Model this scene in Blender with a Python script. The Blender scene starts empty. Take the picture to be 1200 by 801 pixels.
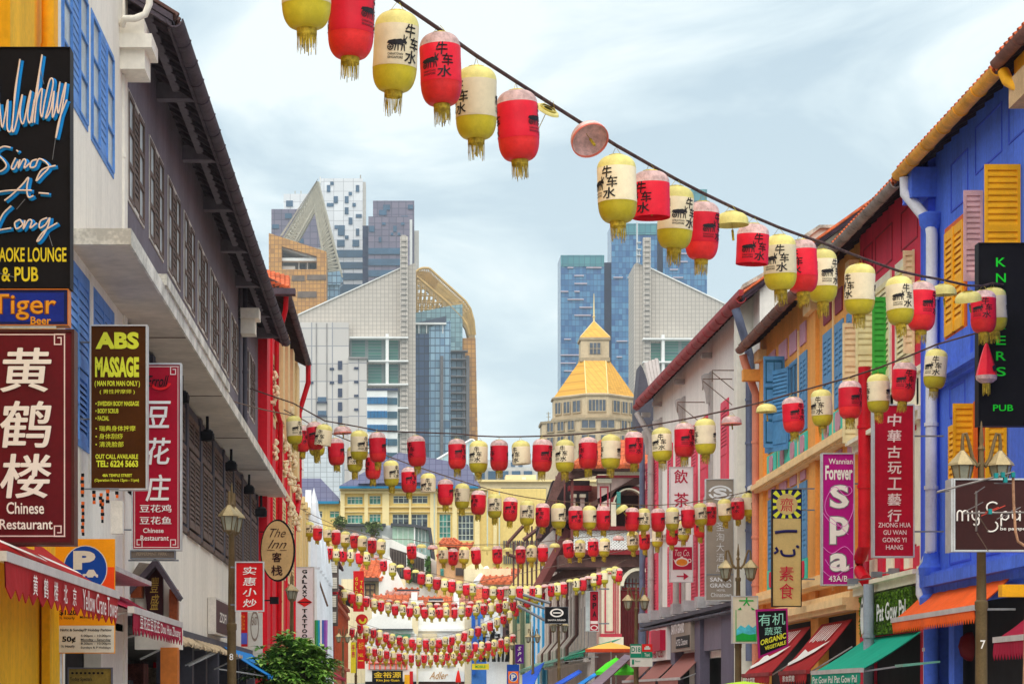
import bpy, bmesh, math, random
from mathutils import Vector, Matrix
random.seed(7)
sc = bpy.context.scene
COL = sc.collection
# ---------------------------------------------------------------- camera
U0, V0, FOC, EYE = 478.0, 815.0, 2833.0, 1.6
cam = bpy.data.cameras.new('camera'); camo = bpy.data.objects.new('camera', cam); COL.objects.link(camo)
camo.location = (0, 0, EYE); camo.rotation_euler = (math.radians(90), 0, 0)
cam.sensor_width = 36; cam.lens = FOC/1200*36
cam.shift_x = (600-U0)/1200; cam.shift_y = (V0-400.5)/1200
cam.clip_start = .5; cam.clip_end = 6000
sc.camera = camo
# ---------------------------------------------------------------- world (cloudy daylight)
SUN_EL, SUN_AZ = math.radians(60), math.radians(190)     # azimuth clockwise from +Y
w = bpy.data.worlds.new('World'); sc.world = w; w.use_nodes = True
nt = w.node_tree; N = nt.nodes; L = nt.links; N.clear()
sky = N.new('ShaderNodeTexSky'); sky.sky_type = 'NISHITA'; sky.sun_disc = False
sky.sun_elevation = SUN_EL; sky.sun_rotation = SUN_AZ; sky.altitude = 10; sky.dust_density = 2
bg1 = N.new('ShaderNodeBackground'); bg1.inputs[1].default_value = .12; L.new(sky.outputs[0], bg1.inputs[0])
tc = N.new('ShaderNodeTexCoord'); mp = N.new('ShaderNodeMapping'); mp.inputs['Scale'].default_value = (1, 1, 2.6); mp.inputs['Location'].default_value = (.35, 0, .1)
L.new(tc.outputs['Generated'], mp.inputs[0])
nz = N.new('ShaderNodeTexNoise'); nz.inputs['Scale'].default_value = 5.5; nz.inputs['Detail'].default_value = 7; nz.inputs['Roughness'].default_value = .55; nz.inputs['Distortion'].default_value = .5
L.new(mp.outputs[0], nz.inputs['Vector'])
cr = N.new('ShaderNodeValToRGB'); L.new(nz.outputs['Fac'], cr.inputs[0])
e = cr.color_ramp.elements; e[0].position = .40; e[0].color = (.50, .63, .715, 1); e[1].position = .57; e[1].color = (.87, .95, .96, 1)
x = cr.color_ramp.elements.new(.49); x.color = (.68, .80, .85, 1)
# paler towards the horizon
sx = N.new('ShaderNodeSeparateXYZ'); L.new(tc.outputs['Generated'], sx.inputs[0])
mr = N.new('ShaderNodeMapRange'); mr.inputs[1].default_value = .0; mr.inputs[2].default_value = .26; mr.inputs[3].default_value = .7; mr.inputs[4].default_value = .0
L.new(sx.outputs[2], mr.inputs[0])
mh = N.new('ShaderNodeMixRGB'); mh.inputs[2].default_value = (.75, .88, .90, 1); L.new(mr.outputs[0], mh.inputs[0]); L.new(cr.outputs[0], mh.inputs[1])
bg2 = N.new('ShaderNodeBackground'); bg2.inputs[1].default_value = .93; L.new(mh.outputs[0], bg2.inputs[0])
ms = N.new('ShaderNodeMixShader'); ms.inputs[0].default_value = .93
L.new(bg1.outputs[0], ms.inputs[1]); L.new(bg2.outputs[0], ms.inputs[2])
wo = N.new('ShaderNodeOutputWorld'); L.new(ms.outputs[0], wo.inputs[0])
sl = bpy.data.lights.new('sun', 'SUN'); sl.energy = 2.9; sl.angle = math.radians(85); sl.color = (1, .95, .87)
so = bpy.data.objects.new('sun', sl); COL.objects.link(so)
so.rotation_euler = Vector((-math.sin(SUN_AZ)*math.cos(SUN_EL), -math.cos(SUN_AZ)*math.cos(SUN_EL), -math.sin(SUN_EL))).to_track_quat('-Z', 'Y').to_euler()
sc.view_settings.view_transform = 'Standard'; sc.view_settings.look = 'None'; sc.view_settings.exposure = 0.38; sc.view_settings.gamma = 1
sc.render.engine = 'CYCLES'; sc.cycles.max_bounces = 7; sc.cycles.diffuse_bounces = 5; sc.cycles.use_denoising = True

# ---------------------------------------------------------------- helpers
def P(u, v, d): return Vector(((u-U0)*d/FOC, d, EYE+(V0-v)*d/FOC))
def DX(u, X): return X*FOC/(u-U0)                 # depth where the plane x = X is seen at column u
def ZV(v, d): return EYE+(V0-v)*d/FOC
_m = {}
def mat(name, c, rough=.75, var=.14, scale=1.2, bump=.15, metal=0, spec=.2, streak=0, obj=False, trans=0, fine=.4):
    if name in _m: return _m[name]
    m = bpy.data.materials.new(name); m.use_nodes = True; t = m.node_tree; n = t.nodes; l = t.links
    b = n['Principled BSDF']; b.inputs['Roughness'].default_value = rough; b.inputs['Metallic'].default_value = metal
    b.inputs['Specular IOR Level'].default_value = spec
    if obj: co = n.new('ShaderNodeTexCoord').outputs['Object']
    else: co = n.new('ShaderNodeNewGeometry').outputs['Position']
    mp = n.new('ShaderNodeMapping'); l.new(co, mp.inputs[0]); mp.inputs['Scale'].default_value = (1, 1, .22 if streak else 1)
    a = n.new('ShaderNodeTexNoise'); a.inputs['Scale'].default_value = scale; a.inputs['Detail'].default_value = 8; a.inputs['Roughness'].default_value = .65; l.new(mp.outputs[0], a.inputs[0])
    a2 = n.new('ShaderNodeTexNoise'); a2.inputs['Scale'].default_value = scale*14; a2.inputs['Detail'].default_value = 4; l.new(co, a2.inputs[0])
    mx = n.new('ShaderNodeMath'); mx.operation = 'MULTIPLY_ADD'; mx.inputs[1].default_value = fine; l.new(a2.outputs[0], mx.inputs[0]); l.new(a.outputs[0], mx.inputs[2])
    r = n.new('ShaderNodeMapRange'); r.inputs[1].default_value = .45+fine*.3; r.inputs[2].default_value = .55+fine*.7; r.inputs[3].default_value = 1-var*1.5; r.inputs[4].default_value = 1+var*.8; l.new(mx.outputs[0], r.inputs[0])
    if obj:      # every lantern has faded by its own amount
        oi = n.new('ShaderNodeObjectInfo'); rm = n.new('ShaderNodeMapRange'); rm.inputs[3].default_value = .80; rm.inputs[4].default_value = 1.08; l.new(oi.outputs['Random'], rm.inputs[0])
        ml = n.new('ShaderNodeMath'); ml.operation = 'MULTIPLY'; l.new(r.outputs[0], ml.inputs[0]); l.new(rm.outputs[0], ml.inputs[1]); r = ml
    h = n.new('ShaderNodeVectorMath'); h.operation = 'SCALE'; h.inputs[0].default_value = c; l.new(r.outputs[0], h.inputs['Scale'])
    out = h.outputs[0]
    if streak:   # rain streaks and grime with their own shape
        mp2 = n.new('ShaderNodeMapping'); l.new(co, mp2.inputs[0]); mp2.inputs['Scale'].default_value = (3.5, 3.5, .12)
        s = n.new('ShaderNodeTexNoise'); s.inputs['Scale'].default_value = 2; s.inputs['Detail'].default_value = 6; l.new(mp2.outputs[0], s.inputs[0])
        r2 = n.new('ShaderNodeMapRange'); r2.inputs[1].default_value = .5; r2.inputs[2].default_value = .78; r2.inputs[3].default_value = 0; r2.inputs[4].default_value = streak; l.new(s.outputs[0], r2.inputs[0])
        mm = n.new('ShaderNodeMixRGB'); mm.inputs[2].default_value = (c[0]*.42, c[1]*.4, c[2]*.38, 1); l.new(r2.outputs[0], mm.inputs[0]); l.new(out, mm.inputs[1]); out = mm.outputs[0]
    l.new(out, b.inputs['Base Color'])
    if trans: b.inputs['Subsurface Weight'].default_value = trans; b.inputs['Subsurface Radius'].default_value = (.05, .05, .05)
    if bump:
        bp = n.new('ShaderNodeBump'); bp.inputs['Strength'].default_value = bump; bp.inputs['Distance'].default_value = .03; l.new(mx.outputs[0], bp.inputs['Height']); l.new(bp.outputs[0], b.inputs['Normal'])
    _m[name] = m; return m
def hexc(r, g, b, k=1.0):
    f = lambda x: ((x/255+.055)/1.055)**2.4 if x > 10 else x/255/12.92
    return (f(r)*k, f(g)*k, f(b)*k)
def glass_tower(name, cols, cx, cz, rough=.25, line=(.05, .06, .07), lw=.1, seed=0, dens=.0):
    """curtain wall: panes cx wide and cz high, each with its own tint, thin mullions"""
    if name in _m: return _m[name]
    m = bpy.data.materials.new(name); m.use_nodes = True; t = m.node_tree; n = t.nodes; l = t.links
    b = n['Principled BSDF']; b.inputs['Roughness'].default_value = rough; b.inputs['Specular IOR Level'].default_value = .45
    g = n.new('ShaderNodeNewGeometry'); s = n.new('ShaderNodeSeparateXYZ'); l.new(g.outputs['Position'], s.inputs[0])
    ad = n.new('ShaderNodeMath'); ad.operation = 'ADD'; l.new(s.outputs[0], ad.inputs[0]); l.new(s.outputs[1], ad.inputs[1])
    def mth(op, a, bb=None):
        q = n.new('ShaderNodeMath'); q.operation = op
        for i, z in enumerate((a, bb)):
            if z is None: continue
            if isinstance(z, (int, float)): q.inputs[i].default_value = z
            else: l.new(z, q.inputs[i])
        return q.outputs[0]
    ux = mth('DIVIDE', ad.outputs[0], cx); uz = mth('DIVIDE', s.outputs[2], cz)
    fx = mth('FLOOR', ux); fz = mth('FLOOR', uz)
    cv = n.new('ShaderNodeCombineXYZ'); l.new(fx, cv.inputs[0]); l.new(fz, cv.inputs[1]); cv.inputs[2].default_value = seed
    wn = n.new('ShaderNodeTexWhiteNoise'); l.new(cv.outputs[0], wn.inputs[0])
    big = n.new('ShaderNodeTexNoise'); big.inputs['Scale'].default_value = .09; big.inputs['Detail'].default_value = 4; l.new(cv.outputs[0], big.inputs[0])
    mixv = mth('ADD', mth('MULTIPLY', wn.outputs[0], .45), mth('MULTIPLY', big.outputs[0], .6))
    r = n.new('ShaderNodeValToRGB'); r.color_ramp.interpolation = 'LINEAR'; l.new(mixv, r.inputs[0])
    el = r.color_ramp.elements
    for i, c in enumerate(cols):
        p = .22+.6*i/(len(cols)-1)
        x = el[i] if i < 2 else el.new(p)
        x.position = p; x.color = (*c, 1)
    lx = mth('LESS_THAN', mth('FRACT', ux), lw); lz = mth('LESS_THAN', mth('FRACT', uz), lw)
    ln = mth('MAXIMUM', lx, lz)
    mm = n.new('ShaderNodeMixRGB'); mm.inputs[2].default_value = (*line, 1); l.new(ln, mm.inputs[0]); l.new(r.outputs[0], mm.inputs[1])
    l.new(mm.outputs[0], b.inputs['Base Color'])
    _m[name] = m; return m

def tag(o, label=None, cat=None, group=None, kind=None):
    if label: o['label'] = label
    if cat: o['category'] = cat
    if group: o['group'] = group
    if kind: o['kind'] = kind
    return o
def thing(name, label, cat, loc=(0, 0, 0), group=None):
    o = bpy.data.objects.new(name, None); COL.objects.link(o); o.location = loc; o.empty_display_size = .2
    return tag(o, label, cat, group)
class Fr:
    """facade frame: s runs along (ax), n outward, z up"""
    def __init__(f, o, a, n): f.o = Vector(o); f.a = Vector(a).normalized(); f.n = Vector(n).normalized()
    def p(f, s, n, z): return f.o + f.a*s + f.n*n + Vector((0, 0, z))
LEFT = Fr((-4, 0, 0), (0, 1, 0), (1, 0, 0)); RIGHT = Fr((8.9, 0, 0), (0, 1, 0), (-1, 0, 0))
WORLD = Fr((0, 0, 0), (1, 0, 0), (0, 1, 0))
def front(d): return Fr((0, d, 0), (1, 0, 0), (0, -1, 0))
class MB:
    def __init__(s): s.v = []; s.f = []; s.mi = []; s.cur = 0
    def add(s, vs, fs):
        k = len(s.v); s.v += [Vector(q) for q in vs]; s.f += [tuple(i+k for i in f) for f in fs]; s.mi += [s.cur]*len(fs); return s
    def box(s, fr, s0, s1, n0, n1, z0, z1):
        vs = [fr.p(a, b, c) for a in (s0, s1) for b in (n0, n1) for c in (z0, z1)]
        return s.add(vs, [(0, 1, 3, 2), (4, 6, 7, 5), (0, 4, 5, 1), (2, 3, 7, 6), (0, 2, 6, 4), (1, 5, 7, 3)])
    def quad(s, *q): return s.add(q, [tuple(range(len(q)))])
    def prism(s, fr, pts, n0, n1):
        """outline pts (s,z) extruded from n0 to n1"""
        k = len(pts); vs = [fr.p(a, n0, z) for a, z in pts]+[fr.p(a, n1, z) for a, z in pts]
        return s.add(vs, [tuple(range(k)), tuple(range(2*k-1, k-1, -1))]+[(i, (i+1) % k, k+(i+1) % k, k+i) for i in range(k)])
    def prism_s(s, fr, pts, s0, s1):
        """outline pts (n,z) extruded along s"""
        k = len(pts); vs = [fr.p(s0, a, z) for a, z in pts]+[fr.p(s1, a, z) for a, z in pts]
        return s.add(vs, [tuple(range(k)), tuple(range(2*k-1, k-1, -1))]+[(i, (i+1) % k, k+(i+1) % k, k+i) for i in range(k)])
    def tube(s, pts, r, seg=8, caps=True):
        pts = [Vector(p) for p in pts]; rs = r if isinstance(r, (list, tuple)) else [r]*len(pts)
        t0 = (pts[1]-pts[0]).normalized(); up = Vector((0, 0, 1)) if abs(t0.z) < .9 else Vector((1, 0, 0))
        nn = t0.cross(up).normalized(); k = len(s.v)
        for i, p in enumerate(pts):
            t = ((pts[min(i+1, len(pts)-1)]-pts[max(i-1, 0)])).normalized()
            nn = (nn-t*nn.dot(t)).normalized(); bb = t.cross(nn)
            for j in range(seg):
                a = 2*math.pi*j/seg; s.v.append(p+(nn*math.cos(a)+bb*math.sin(a))*rs[i])
        for i in range(len(pts)-1):
            for j in range(seg):
                q = (j+1) % seg; s.f.append((k+i*seg+j, k+i*seg+q, k+(i+1)*seg+q, k+(i+1)*seg+j)); s.mi.append(s.cur)
        if caps:
            s.f.append(tuple(k+j for j in range(seg))[::-1]); s.f.append(tuple(k+(len(pts)-1)*seg+j for j in range(seg))); s.mi += [s.cur]*2
        return s
    def lathe(s, c, prof, seg=16):
        """prof (r,z) around the vertical axis through c"""
        c = Vector(c); k = len(s.v)
        for r, z in prof:
            for j in range(seg):
                a = 2*math.pi*j/seg; s.v.append(c+Vector((r*math.cos(a), r*math.sin(a), z)))
        for i in range(len(prof)-1):
            for j in range(seg):
                q = (j+1) % seg; s.f.append((k+i*seg+j, k+i*seg+q, k+(i+1)*seg+q, k+(i+1)*seg+j)); s.mi.append(s.cur)
        return s
    def wall(s, fr, s0, s1, z0, z1, holes, nf=0, nb=-.3, rev=.22):
        ss = sorted({s0, s1, *[h[0] for h in holes], *[h[1] for h in holes]}); zs = sorted({z0, z1, *[h[2] for h in holes], *[h[3] for h in holes]})
        ss = [q for q in ss if s0 <= q <= s1]; zs = [q for q in zs if z0 <= q <= z1]
        for i in range(len(ss)-1):
            for j in range(len(zs)-1):
                a = (ss[i]+ss[i+1])/2; b = (zs[j]+zs[j+1])/2
                if any(h[0] < a < h[1] and h[2] < b < h[3] for h in holes): continue
                s.quad(fr.p(ss[i], nf, zs[j]), fr.p(ss[i+1], nf, zs[j]), fr.p(ss[i+1], nf, zs[j+1]), fr.p(ss[i], nf, zs[j+1]))
        for h in holes:
            q = [(h[0], h[2]), (h[1], h[2]), (h[1], h[3]), (h[0], h[3])]
            for i in range(4):
                a, b = q[i], q[(i+1) % 4]
                s.quad(fr.p(a[0], nf, a[1]), fr.p(b[0], nf, b[1]), fr.p(b[0], nf-rev, b[1]), fr.p(a[0], nf-rev, a[1]))
        q = [(s0, z0), (s1, z0), (s1, z1), (s0, z1)]
        for i in range(4):
            a, b = q[i], q[(i+1) % 4]
            s.quad(fr.p(a[0], nf, a[1]), fr.p(b[0], nf, b[1]), fr.p(b[0], nb, b[1]), fr.p(a[0], nb, a[1]))
        s.quad(fr.p(s0, nb, z0), fr.p(s1, nb, z0), fr.p(s1, nb, z1), fr.p(s0, nb, z1))
        return s
    def build(s, name, m, parent=None, label=None, smooth=False, kind=None, recalc=True, loc=None):
        me = bpy.data.meshes.new(name)
        off = Vector(loc) if loc is not None else (parent_loc(parent) if parent else Vector((0, 0, 0)))
        me.from_pydata([v-off for v in s.v], [], s.f)
        for q in (m if isinstance(m, (list, tuple)) else [m]): me.materials.append(q)
        if isinstance(m, (list, tuple)): me.polygons.foreach_set('material_index', s.mi)
        if recalc:
            b = bmesh.new(); b.from_mesh(me); bmesh.ops.recalc_face_normals(b, faces=b.faces); b.to_mesh(me); b.free()
        if smooth:
            me.polygons.foreach_set('use_smooth', [True]*len(me.polygons)); me.set_sharp_from_angle(angle=math.radians(38))
        o = bpy.data.objects.new(name, me); COL.objects.link(o)
        if parent: o.parent = parent
        elif loc is not None: o.location = loc
        if label: o['label'] = label
        if kind: o['kind'] = kind
        return o
def parent_loc(p):
    q = Vector((0, 0, 0))
    while p: q += p.location; p = p.parent
    return q
def B(fr, *a): return MB().box(fr, *a)
# lettering -------------------------------------------------------
_tc = {}
def text_geo(s, bold=0., shear=0., line=1., align='CENTER', ext=.5, res=3):
    key = (s, bold, shear, line, align, res)
    if key in _tc: return _tc[key]
    c = bpy.data.curves.new('t', 'FONT'); c.body = s; c.offset = bold; c.shear = shear; c.space_line = line; c.align_x = align; c.resolution_u = res; c.fill_mode = 'FRONT'
    o = bpy.data.objects.new('t', c)
    me = bpy.data.meshes.new_from_object(o)
    vs = [v.co.copy() for v in me.vertices]; fs = [tuple(p.vertices) for p in me.polygons]
    bpy.data.objects.remove(o); bpy.data.curves.remove(c); bpy.data.meshes.remove(me)
    if not vs: vs = [Vector((0, 0, 0)), Vector((1, 0, 0)), Vector((0, 1, 0))]; fs = []
    x0 = min(v.x for v in vs); x1 = max(v.x for v in vs); y0 = min(v.y for v in vs); y1 = max(v.y for v in vs)
    vs = [((v.x-x0)/max(x1-x0, 1e-6), (v.y-y0)/max(y1-y0, 1e-6)) for v in vs]
    _tc[key] = (vs, fs); return _tc[key]
def put_text(mb, s, o, xv, yv, **k):
    """letters fitted into the parallelogram o + a*xv + b*yv"""
    o = Vector(o); xv = Vector(xv); yv = Vector(yv); b = k.get('bold', 0)
    if b > .004 and any(ord(c) > 0x3000 for c in s):    # heavy brush weight: several strokes laid over one another
        k['bold'] = .004; vs, fs = text_geo(s, **k); nn = xv.cross(yv).normalized()*.0003
        ch = max(len(q) for q in s.split('\n')); d = b-.004
        for i, (dx, dy) in enumerate(((-1, 0), (1, 0), (0, 1), (0, -1), (0, 0))[:5 if b > .015 else 3]):
            e = o+xv*(dx*d*.8/ch)+yv*(dy*d*.6)+nn*i; mb.add([e+xv*a+yv*c for a, c in vs], fs)
        return mb
    vs, fs = text_geo(s, **k)
    mb.add([o+xv*a+yv*b for a, b in vs], fs); return mb
def V(s): return '\n'.join(s)
# ================================================================ FAR SKYLINE
class FX:
    """builder on a street-facing plane at distance d; columns and rows are turned into metres once, here"""
    def __init__(f, d): f.d = d; f.fr = front(d); f.k = d/FOC
    def x(f, u): return (u-U0)*f.k
    def z(f, v): return EYE+(V0-v)*f.k
    def box(f, mb, u0, u1, v0, v1, n0=0, n1=1): return mb.box(f.fr, f.x(u0), f.x(u1), n0, n1, f.z(v1), f.z(v0))
    def poly(f, mb, pts, n0, n1): return mb.prism(f.fr, [(f.x(u), f.z(v)) for u, v in pts], n0, n1)
    def base(f, u): return (f.x(u), f.d, 0)
    def B(f, *a): return f.box(MB(), *a)
    def bar(f, mb, a, b, r, n=0, seg=5): return mb.tube([f.fr.p(f.x(a[0]), n, f.z(a[1])), f.fr.p(f.x(b[0]), n, f.z(b[1]))], r, seg)
def grid_mat(name, c, cx, cz, line, lw=.06, rough=.8, var=.1):
    return glass_tower(name, [tuple(q*(1-var) for q in c), c, tuple(min(1, q*(1+var)) for q in c)], cx, cz, rough, line, lw)
m_conc = grid_mat('ribbed concrete panels', hexc(192, 183, 172), 1.45, 1.45, hexc(150, 141, 133), .13, var=.06)
m_concl = grid_mat('pale concrete panels', hexc(196, 190, 184), 7.5, 6.4, hexc(138, 138, 145), .05)
m_concp = mat('pale concrete', hexc(205, 200, 192), .8, .1, .1, .1, streak=.15)
m_wht = mat('white cladding', hexc(232, 232, 228), .6, .05, .3, 0)
m_wpan = grid_mat('white cladding panels', hexc(222, 224, 226), 4.2, 4.2, hexc(170, 172, 176), .05)
m_win = mat('blue grey tower glass', hexc(58, 92, 120), .2, .15, .2, 0, spec=.6)
m_purp = glass_tower('mauve cladding', [hexc(96, 92, 112), hexc(120, 112, 130), hexc(100, 98, 118)], 3.0, 2.6, .5, hexc(80, 78, 98), .12, 3)
m_purpd = mat('dark link glass', hexc(46, 56, 84), .3, .1, .3, 0)
m_goldf = glass_tower('orange gold facade grid', [hexc(146, 98, 40), hexc(196, 142, 62), hexc(172, 118, 48)], 1.5, 1.7, .45, hexc(140, 92, 40), .16, 5)
m_golds = mat('gold steel', hexc(186, 152, 90), .5, .1, .5, 0)
m_blue = glass_tower('blue curtain wall', [hexc(36, 78, 130), hexc(54, 104, 150), hexc(84, 136, 172), hexc(44, 84, 138)], 1.5, 2.4, .22, hexc(48, 78, 118), .1, 1)
m_blued = glass_tower('navy curtain wall', [hexc(28, 48, 84), hexc(58, 84, 120), hexc(40, 62, 98)], 2.0, 2.8, .16, hexc(28, 40, 66), .12, 8)
m_bluel = glass_tower('pale curtain wall', [hexc(74, 112, 144), hexc(150, 184, 204), hexc(102, 136, 168)], 1.8, 2.8, .16, hexc(66, 86, 110), .14, 9)
m_teal = glass_tower('teal striped glass', [hexc(30, 92, 96), hexc(56, 130, 110), hexc(38, 88, 92)], 6, 1.1, .3, hexc(120, 130, 128), .2, 2)
m_tealb = mat('turquoise strip window', hexc(6, 104, 156), .3, .2, .3, 0, spec=.3)
m_steel = mat('grey truss steel', hexc(170, 165, 150), .6, .1, .5, 0)
m_stripe = mat('pale spandrel strip', hexc(190, 178, 190), .6, .05, .5, 0)

def bld(name, label, f, u, group=None): return thing(name, label, 'building', f.base(u), group)
# --- white tower with scattered square windows
f = FX(1040); t = bld('white_tower', 'white office tower with scattered square windows behind the triangular frame', f, 400)
f.B(376, 425, 209, 700, -18, 0).build('cladding', m_wpan, t)
f.B(374.5, 376, 207.5, 215, -18, .5).build('roof_edge', m_wht, t)
for (a, b, c, d_) in ((387, 391, 213, 217), (383, 387, 217, 225), (417, 421, 217, 225), (408.5, 412.5, 225, 229), (391, 396, 230, 238), (404, 408.5, 230, 238), (383, 391, 238, 242), (413, 417, 238, 242), (404, 408.5, 243, 251),
                    (417, 424, 251, 255), (408.5, 413, 255, 263), (396, 404, 264, 276), (392, 396, 264, 268), (417, 421, 268, 276), (404, 408.5, 276, 280), (413, 421, 281, 289), (395, 404, 281, 289)):
    f.B(a, b, c, d_, 0, .35).build('window', m_win, t)
for c, d_ in ((293, 301.5), (307, 315), (320, 328), (333, 360)): f.B(393, 425.2, c, d_, 0, .3).build('strip_window', m_win, t)
tag(f.B(425, 428.5, 212, 700, -12, -2).build('side_wall', m_concp, t))
q = MB(); [f.bar(q, (422.5, 209), (422.5, 205), .25)]; q.build('antenna', m_steel, t)
t = bld('white_tower', 'low white tower block with one square window left of the triangular frame', f, 350)
f.B(332, 376, 226, 700, -30, -2).build('cladding', m_wpan, t); f.B(335, 343, 234, 241, -2, -1.6).build('window', m_win, t)
q = MB()
for a in (344.5, 351.5): f.bar(q, (a, 226), (a, 218), .2, -10)
q.build('antenna', m_steel, t, kind='stuff')
f = FX(1010); t = bld('mauve_block', 'mauve grey stepped block under the triangular frame', f, 335)
f.B(318, 374, 245, 700, -20, 0).build('cladding', m_purp, t)
for a in ((334, 342, 250, 256), (319, 327, 263, 268), (343, 356, 280, 285)): f.B(*a, 0, .4).build('window', m_win, t)
# --- mauve towers right of the white tower
t = bld('mauve_tower', 'dark mauve twin tower with teal windows beside the white tower', f, 460)
f.B(437, 485.5, 234, 700, -24, -2).build('rear_tower', m_purp, t); f.B(432, 480, 257, 700, -2, 6).build('front_tower', m_purp, t)
for a in ((449, 457, 239, 245), (444, 453, 245, 251), (478, 484, 239, 244), (470, 478, 252, 256)): f.B(*a, -2, -1.5).build('window', m_win, t)
for a in ((432.5, 439, 268, 275), (448, 452, 264, 267), (461, 465, 268, 275), (470, 474, 264, 267), (458, 461, 276, 279), (466, 469, 276, 279), (444, 447, 281, 287)): f.B(*a, 6, 6.4).build('window', m_win, t)
for c, d_ in ((294, 301), (306.5, 314), (319.5, 327)): f.B(432, 470, c, d_, 6, 6.5).build('strip_window', m_win, t)
f.B(425, 432, 266, 700, -2, 3).build('dark_link', m_purpd, t); f.B(480, 483, 260, 700, -2, 5).build('white_fin', m_wht, t); f.B(485.5, 491, 268, 700, -20, -4).build('side_wall', m_concp, t)
# --- triangular truss frame
f = FX(960); t = thing('triangular_frame', 'tall grey triangular steel truss frame rising over the gold facade', 'frame', f.base(365))
q = MB()
f.poly(q, [(328, 277), (372, 211), (374, 213), (374, 222), (338, 277)], -9, 0)
f.poly(MB(), [(328, 277), (372, 211), (372.6, 210), (331, 277)], 0, 1).build('left_face', mat('grey cladding', hexc(160, 152, 140), .6, .1, .3, 0), t)
q = MB(); n_ = 22
def lerp(a, b, t_): return (a[0]+(b[0]-a[0])*t_, a[1]+(b[1]-a[1])*t_)
LA, LB, LC, LD = (333, 279), (372.5, 213), (346, 283), (370, 240)
RA, RB, RC, RD = (372.5, 213), (400, 321), (369, 243), (383, 321)
for A_, B_, C_, D_, n_ in ((LA, LB, LC, LD, 16), (RA, RB, RC, RD, 24)):
    for nn in (0, -8):
        f.bar(q, A_, B_, .55, nn); f.bar(q, C_, D_, .5, nn)
        for i in range(n_):
            a, b, c, d_ = lerp(A_, B_, i/n_), lerp(A_, B_, (i+1)/n_), lerp(C_, D_, i/n_), lerp(C_, D_, (i+1)/n_)
            f.bar(q, a, c, .35, nn, 4); f.bar(q, (a if i % 2 else c), (d_ if i % 2 else b), .3, nn, 4)
        f.bar(q, lerp(A_, C_, .5), lerp(B_, D_, .5), .3, nn, 4)
q.build('truss', m_steel, t, recalc=False, kind='stuff')
f.poly(MB(), [(330, 279), (372, 215), (372.6, 217), (346, 283)], -9.5, -8.8).build('rear_glazing', mat('smoky glazing', hexc(112, 110, 108), .3, .2, .2, 0), t)
f.poly(MB(), [(372, 215), (399, 321), (384, 321), (370, 243)], -9.5, -8.8).build('rear_glazing', mat('smoky glazing', hexc(112, 110, 108), .3, .2, .2, 0), t)
f.poly(MB(), [(382, 320), (398, 318), (402, 330), (398, 334), (382, 334)], -6, 1).build('glass_drum', m_bluel, t)
f.B(382.5, 398, 334, 420, -6, 0).build('glass_shaft', m_bluel, t)
f.B(366, 376, 284, 300, -14, -11).build('link_roof', m_wht, t)
# --- gold gridded building
f = FX(940); t = bld('gold_building', 'orange gold gridded building with a framed sky opening', f, 350)
op = (330, 289, 371, 316)
f.poly(MB(), [(315, 273), (330, 277.9), (330, 330), (315, 330)], -14, 0).build('facade_panel', m_goldf, t)
f.poly(MB(), [(330, 277.9), (371, 291), (371, 300), (358, 296.5), (330, 288.5)], -14, 0).build('facade_panel', m_goldf, t)
f.poly(MB(), [(371, 291), (382.5, 294.8), (382.5, 330), (371, 330)], -14, 0).build('facade_panel', m_goldf, t)
f.B(330, 371, 315.5, 330, -14, 0).build('facade_panel', m_goldf, t); f.B(315, 382.5, 330, 480, -14, 0).build('facade_panel', m_goldf, t)
f.poly(MB(), [(330, 290), (372, 303), (372, 301), (330, 287)], -13, -3).build('opening_soffit', m_concp, t)
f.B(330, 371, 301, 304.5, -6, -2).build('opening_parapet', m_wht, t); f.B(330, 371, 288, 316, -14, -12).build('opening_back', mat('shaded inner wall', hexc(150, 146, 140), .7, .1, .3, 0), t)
f.B(330, 345, 309, 315.5, -9, -5).build('inner_wall', m_wht, t)
for a in (350, 360): f.B(a-1, a, 304, 315.5, -9, -5).build('post', m_wht, t)
for a in (352, 364): f.B(a-2, a+4, 305, 314, -10, -9.5).build('window', m_purpd, t)
for (a, b, c, d_) in ((349, 371, 341.5, 348.5), (342, 357, 323, 329), (360, 382, 322, 328)): f.B(a, b, c, d_, 0, .4).build('louvre_panel', mat('grey brown louvre', hexc(112, 96, 84), .6, .2, .4, 0), t)
# --- big concrete slab, left
f = FX(880); t = bld('concrete_tower', 'sloping topped concrete slab tower with teal glazing on the left', f, 420)
f.poly(MB(), [(349, 369), (469, 314.5), (477, 311.5), (487, 308), (487, 700), (349, 700)], -22, 0).build('panel_wall', m_conc, t)
f.poly(MB(), [(349, 368.2), (469, 313.7), (469, 314.7), (349, 369.6)], -22, .6).build('roof_edge', m_wht, t)
q = f.B(469, 478, 279, 600, 0, 3.2); f.poly(q, [(469.5, 279), (471, 277.2), (475, 277.2), (477.5, 279)], 0.4, 3); q.build('vertical_fin', m_conc, t)
q = MB()
for i in range(40): f.box(q, 470.3, 476.7, 284+i*6.2, 285+i*6.2, 3.2, 3.7)
q.build('fin_ribs', mat('darker concrete', hexc(150, 144, 138), .8, .1, .3, 0), t, kind='stuff')
f.B(350, 409, 380, 700, 0, 5).build('pale_block', m_concl, t)
for a, b in ((370.8, 372), (383, 384.2)): f.B(a, b, 381, 600, 5, 5.3).build('recess_line', mat('joint grey', hexc(140, 136, 134), .8, .1, .3, 0), t)
f.B(409, 430, 422, 700, 0, 7).build('front_block', m_concl, t); f.B(409, 431, 421.3, 423.5, 0, 8).build('block_parapet', mat('joint grey', hexc(140, 136, 134), .8, .1, .3, 0), t)
for i in range(5): f.B(396.5, 401.5, 425+i*16, 435+i*16, 5, 5.4).build('window', m_purpd, t)
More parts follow.
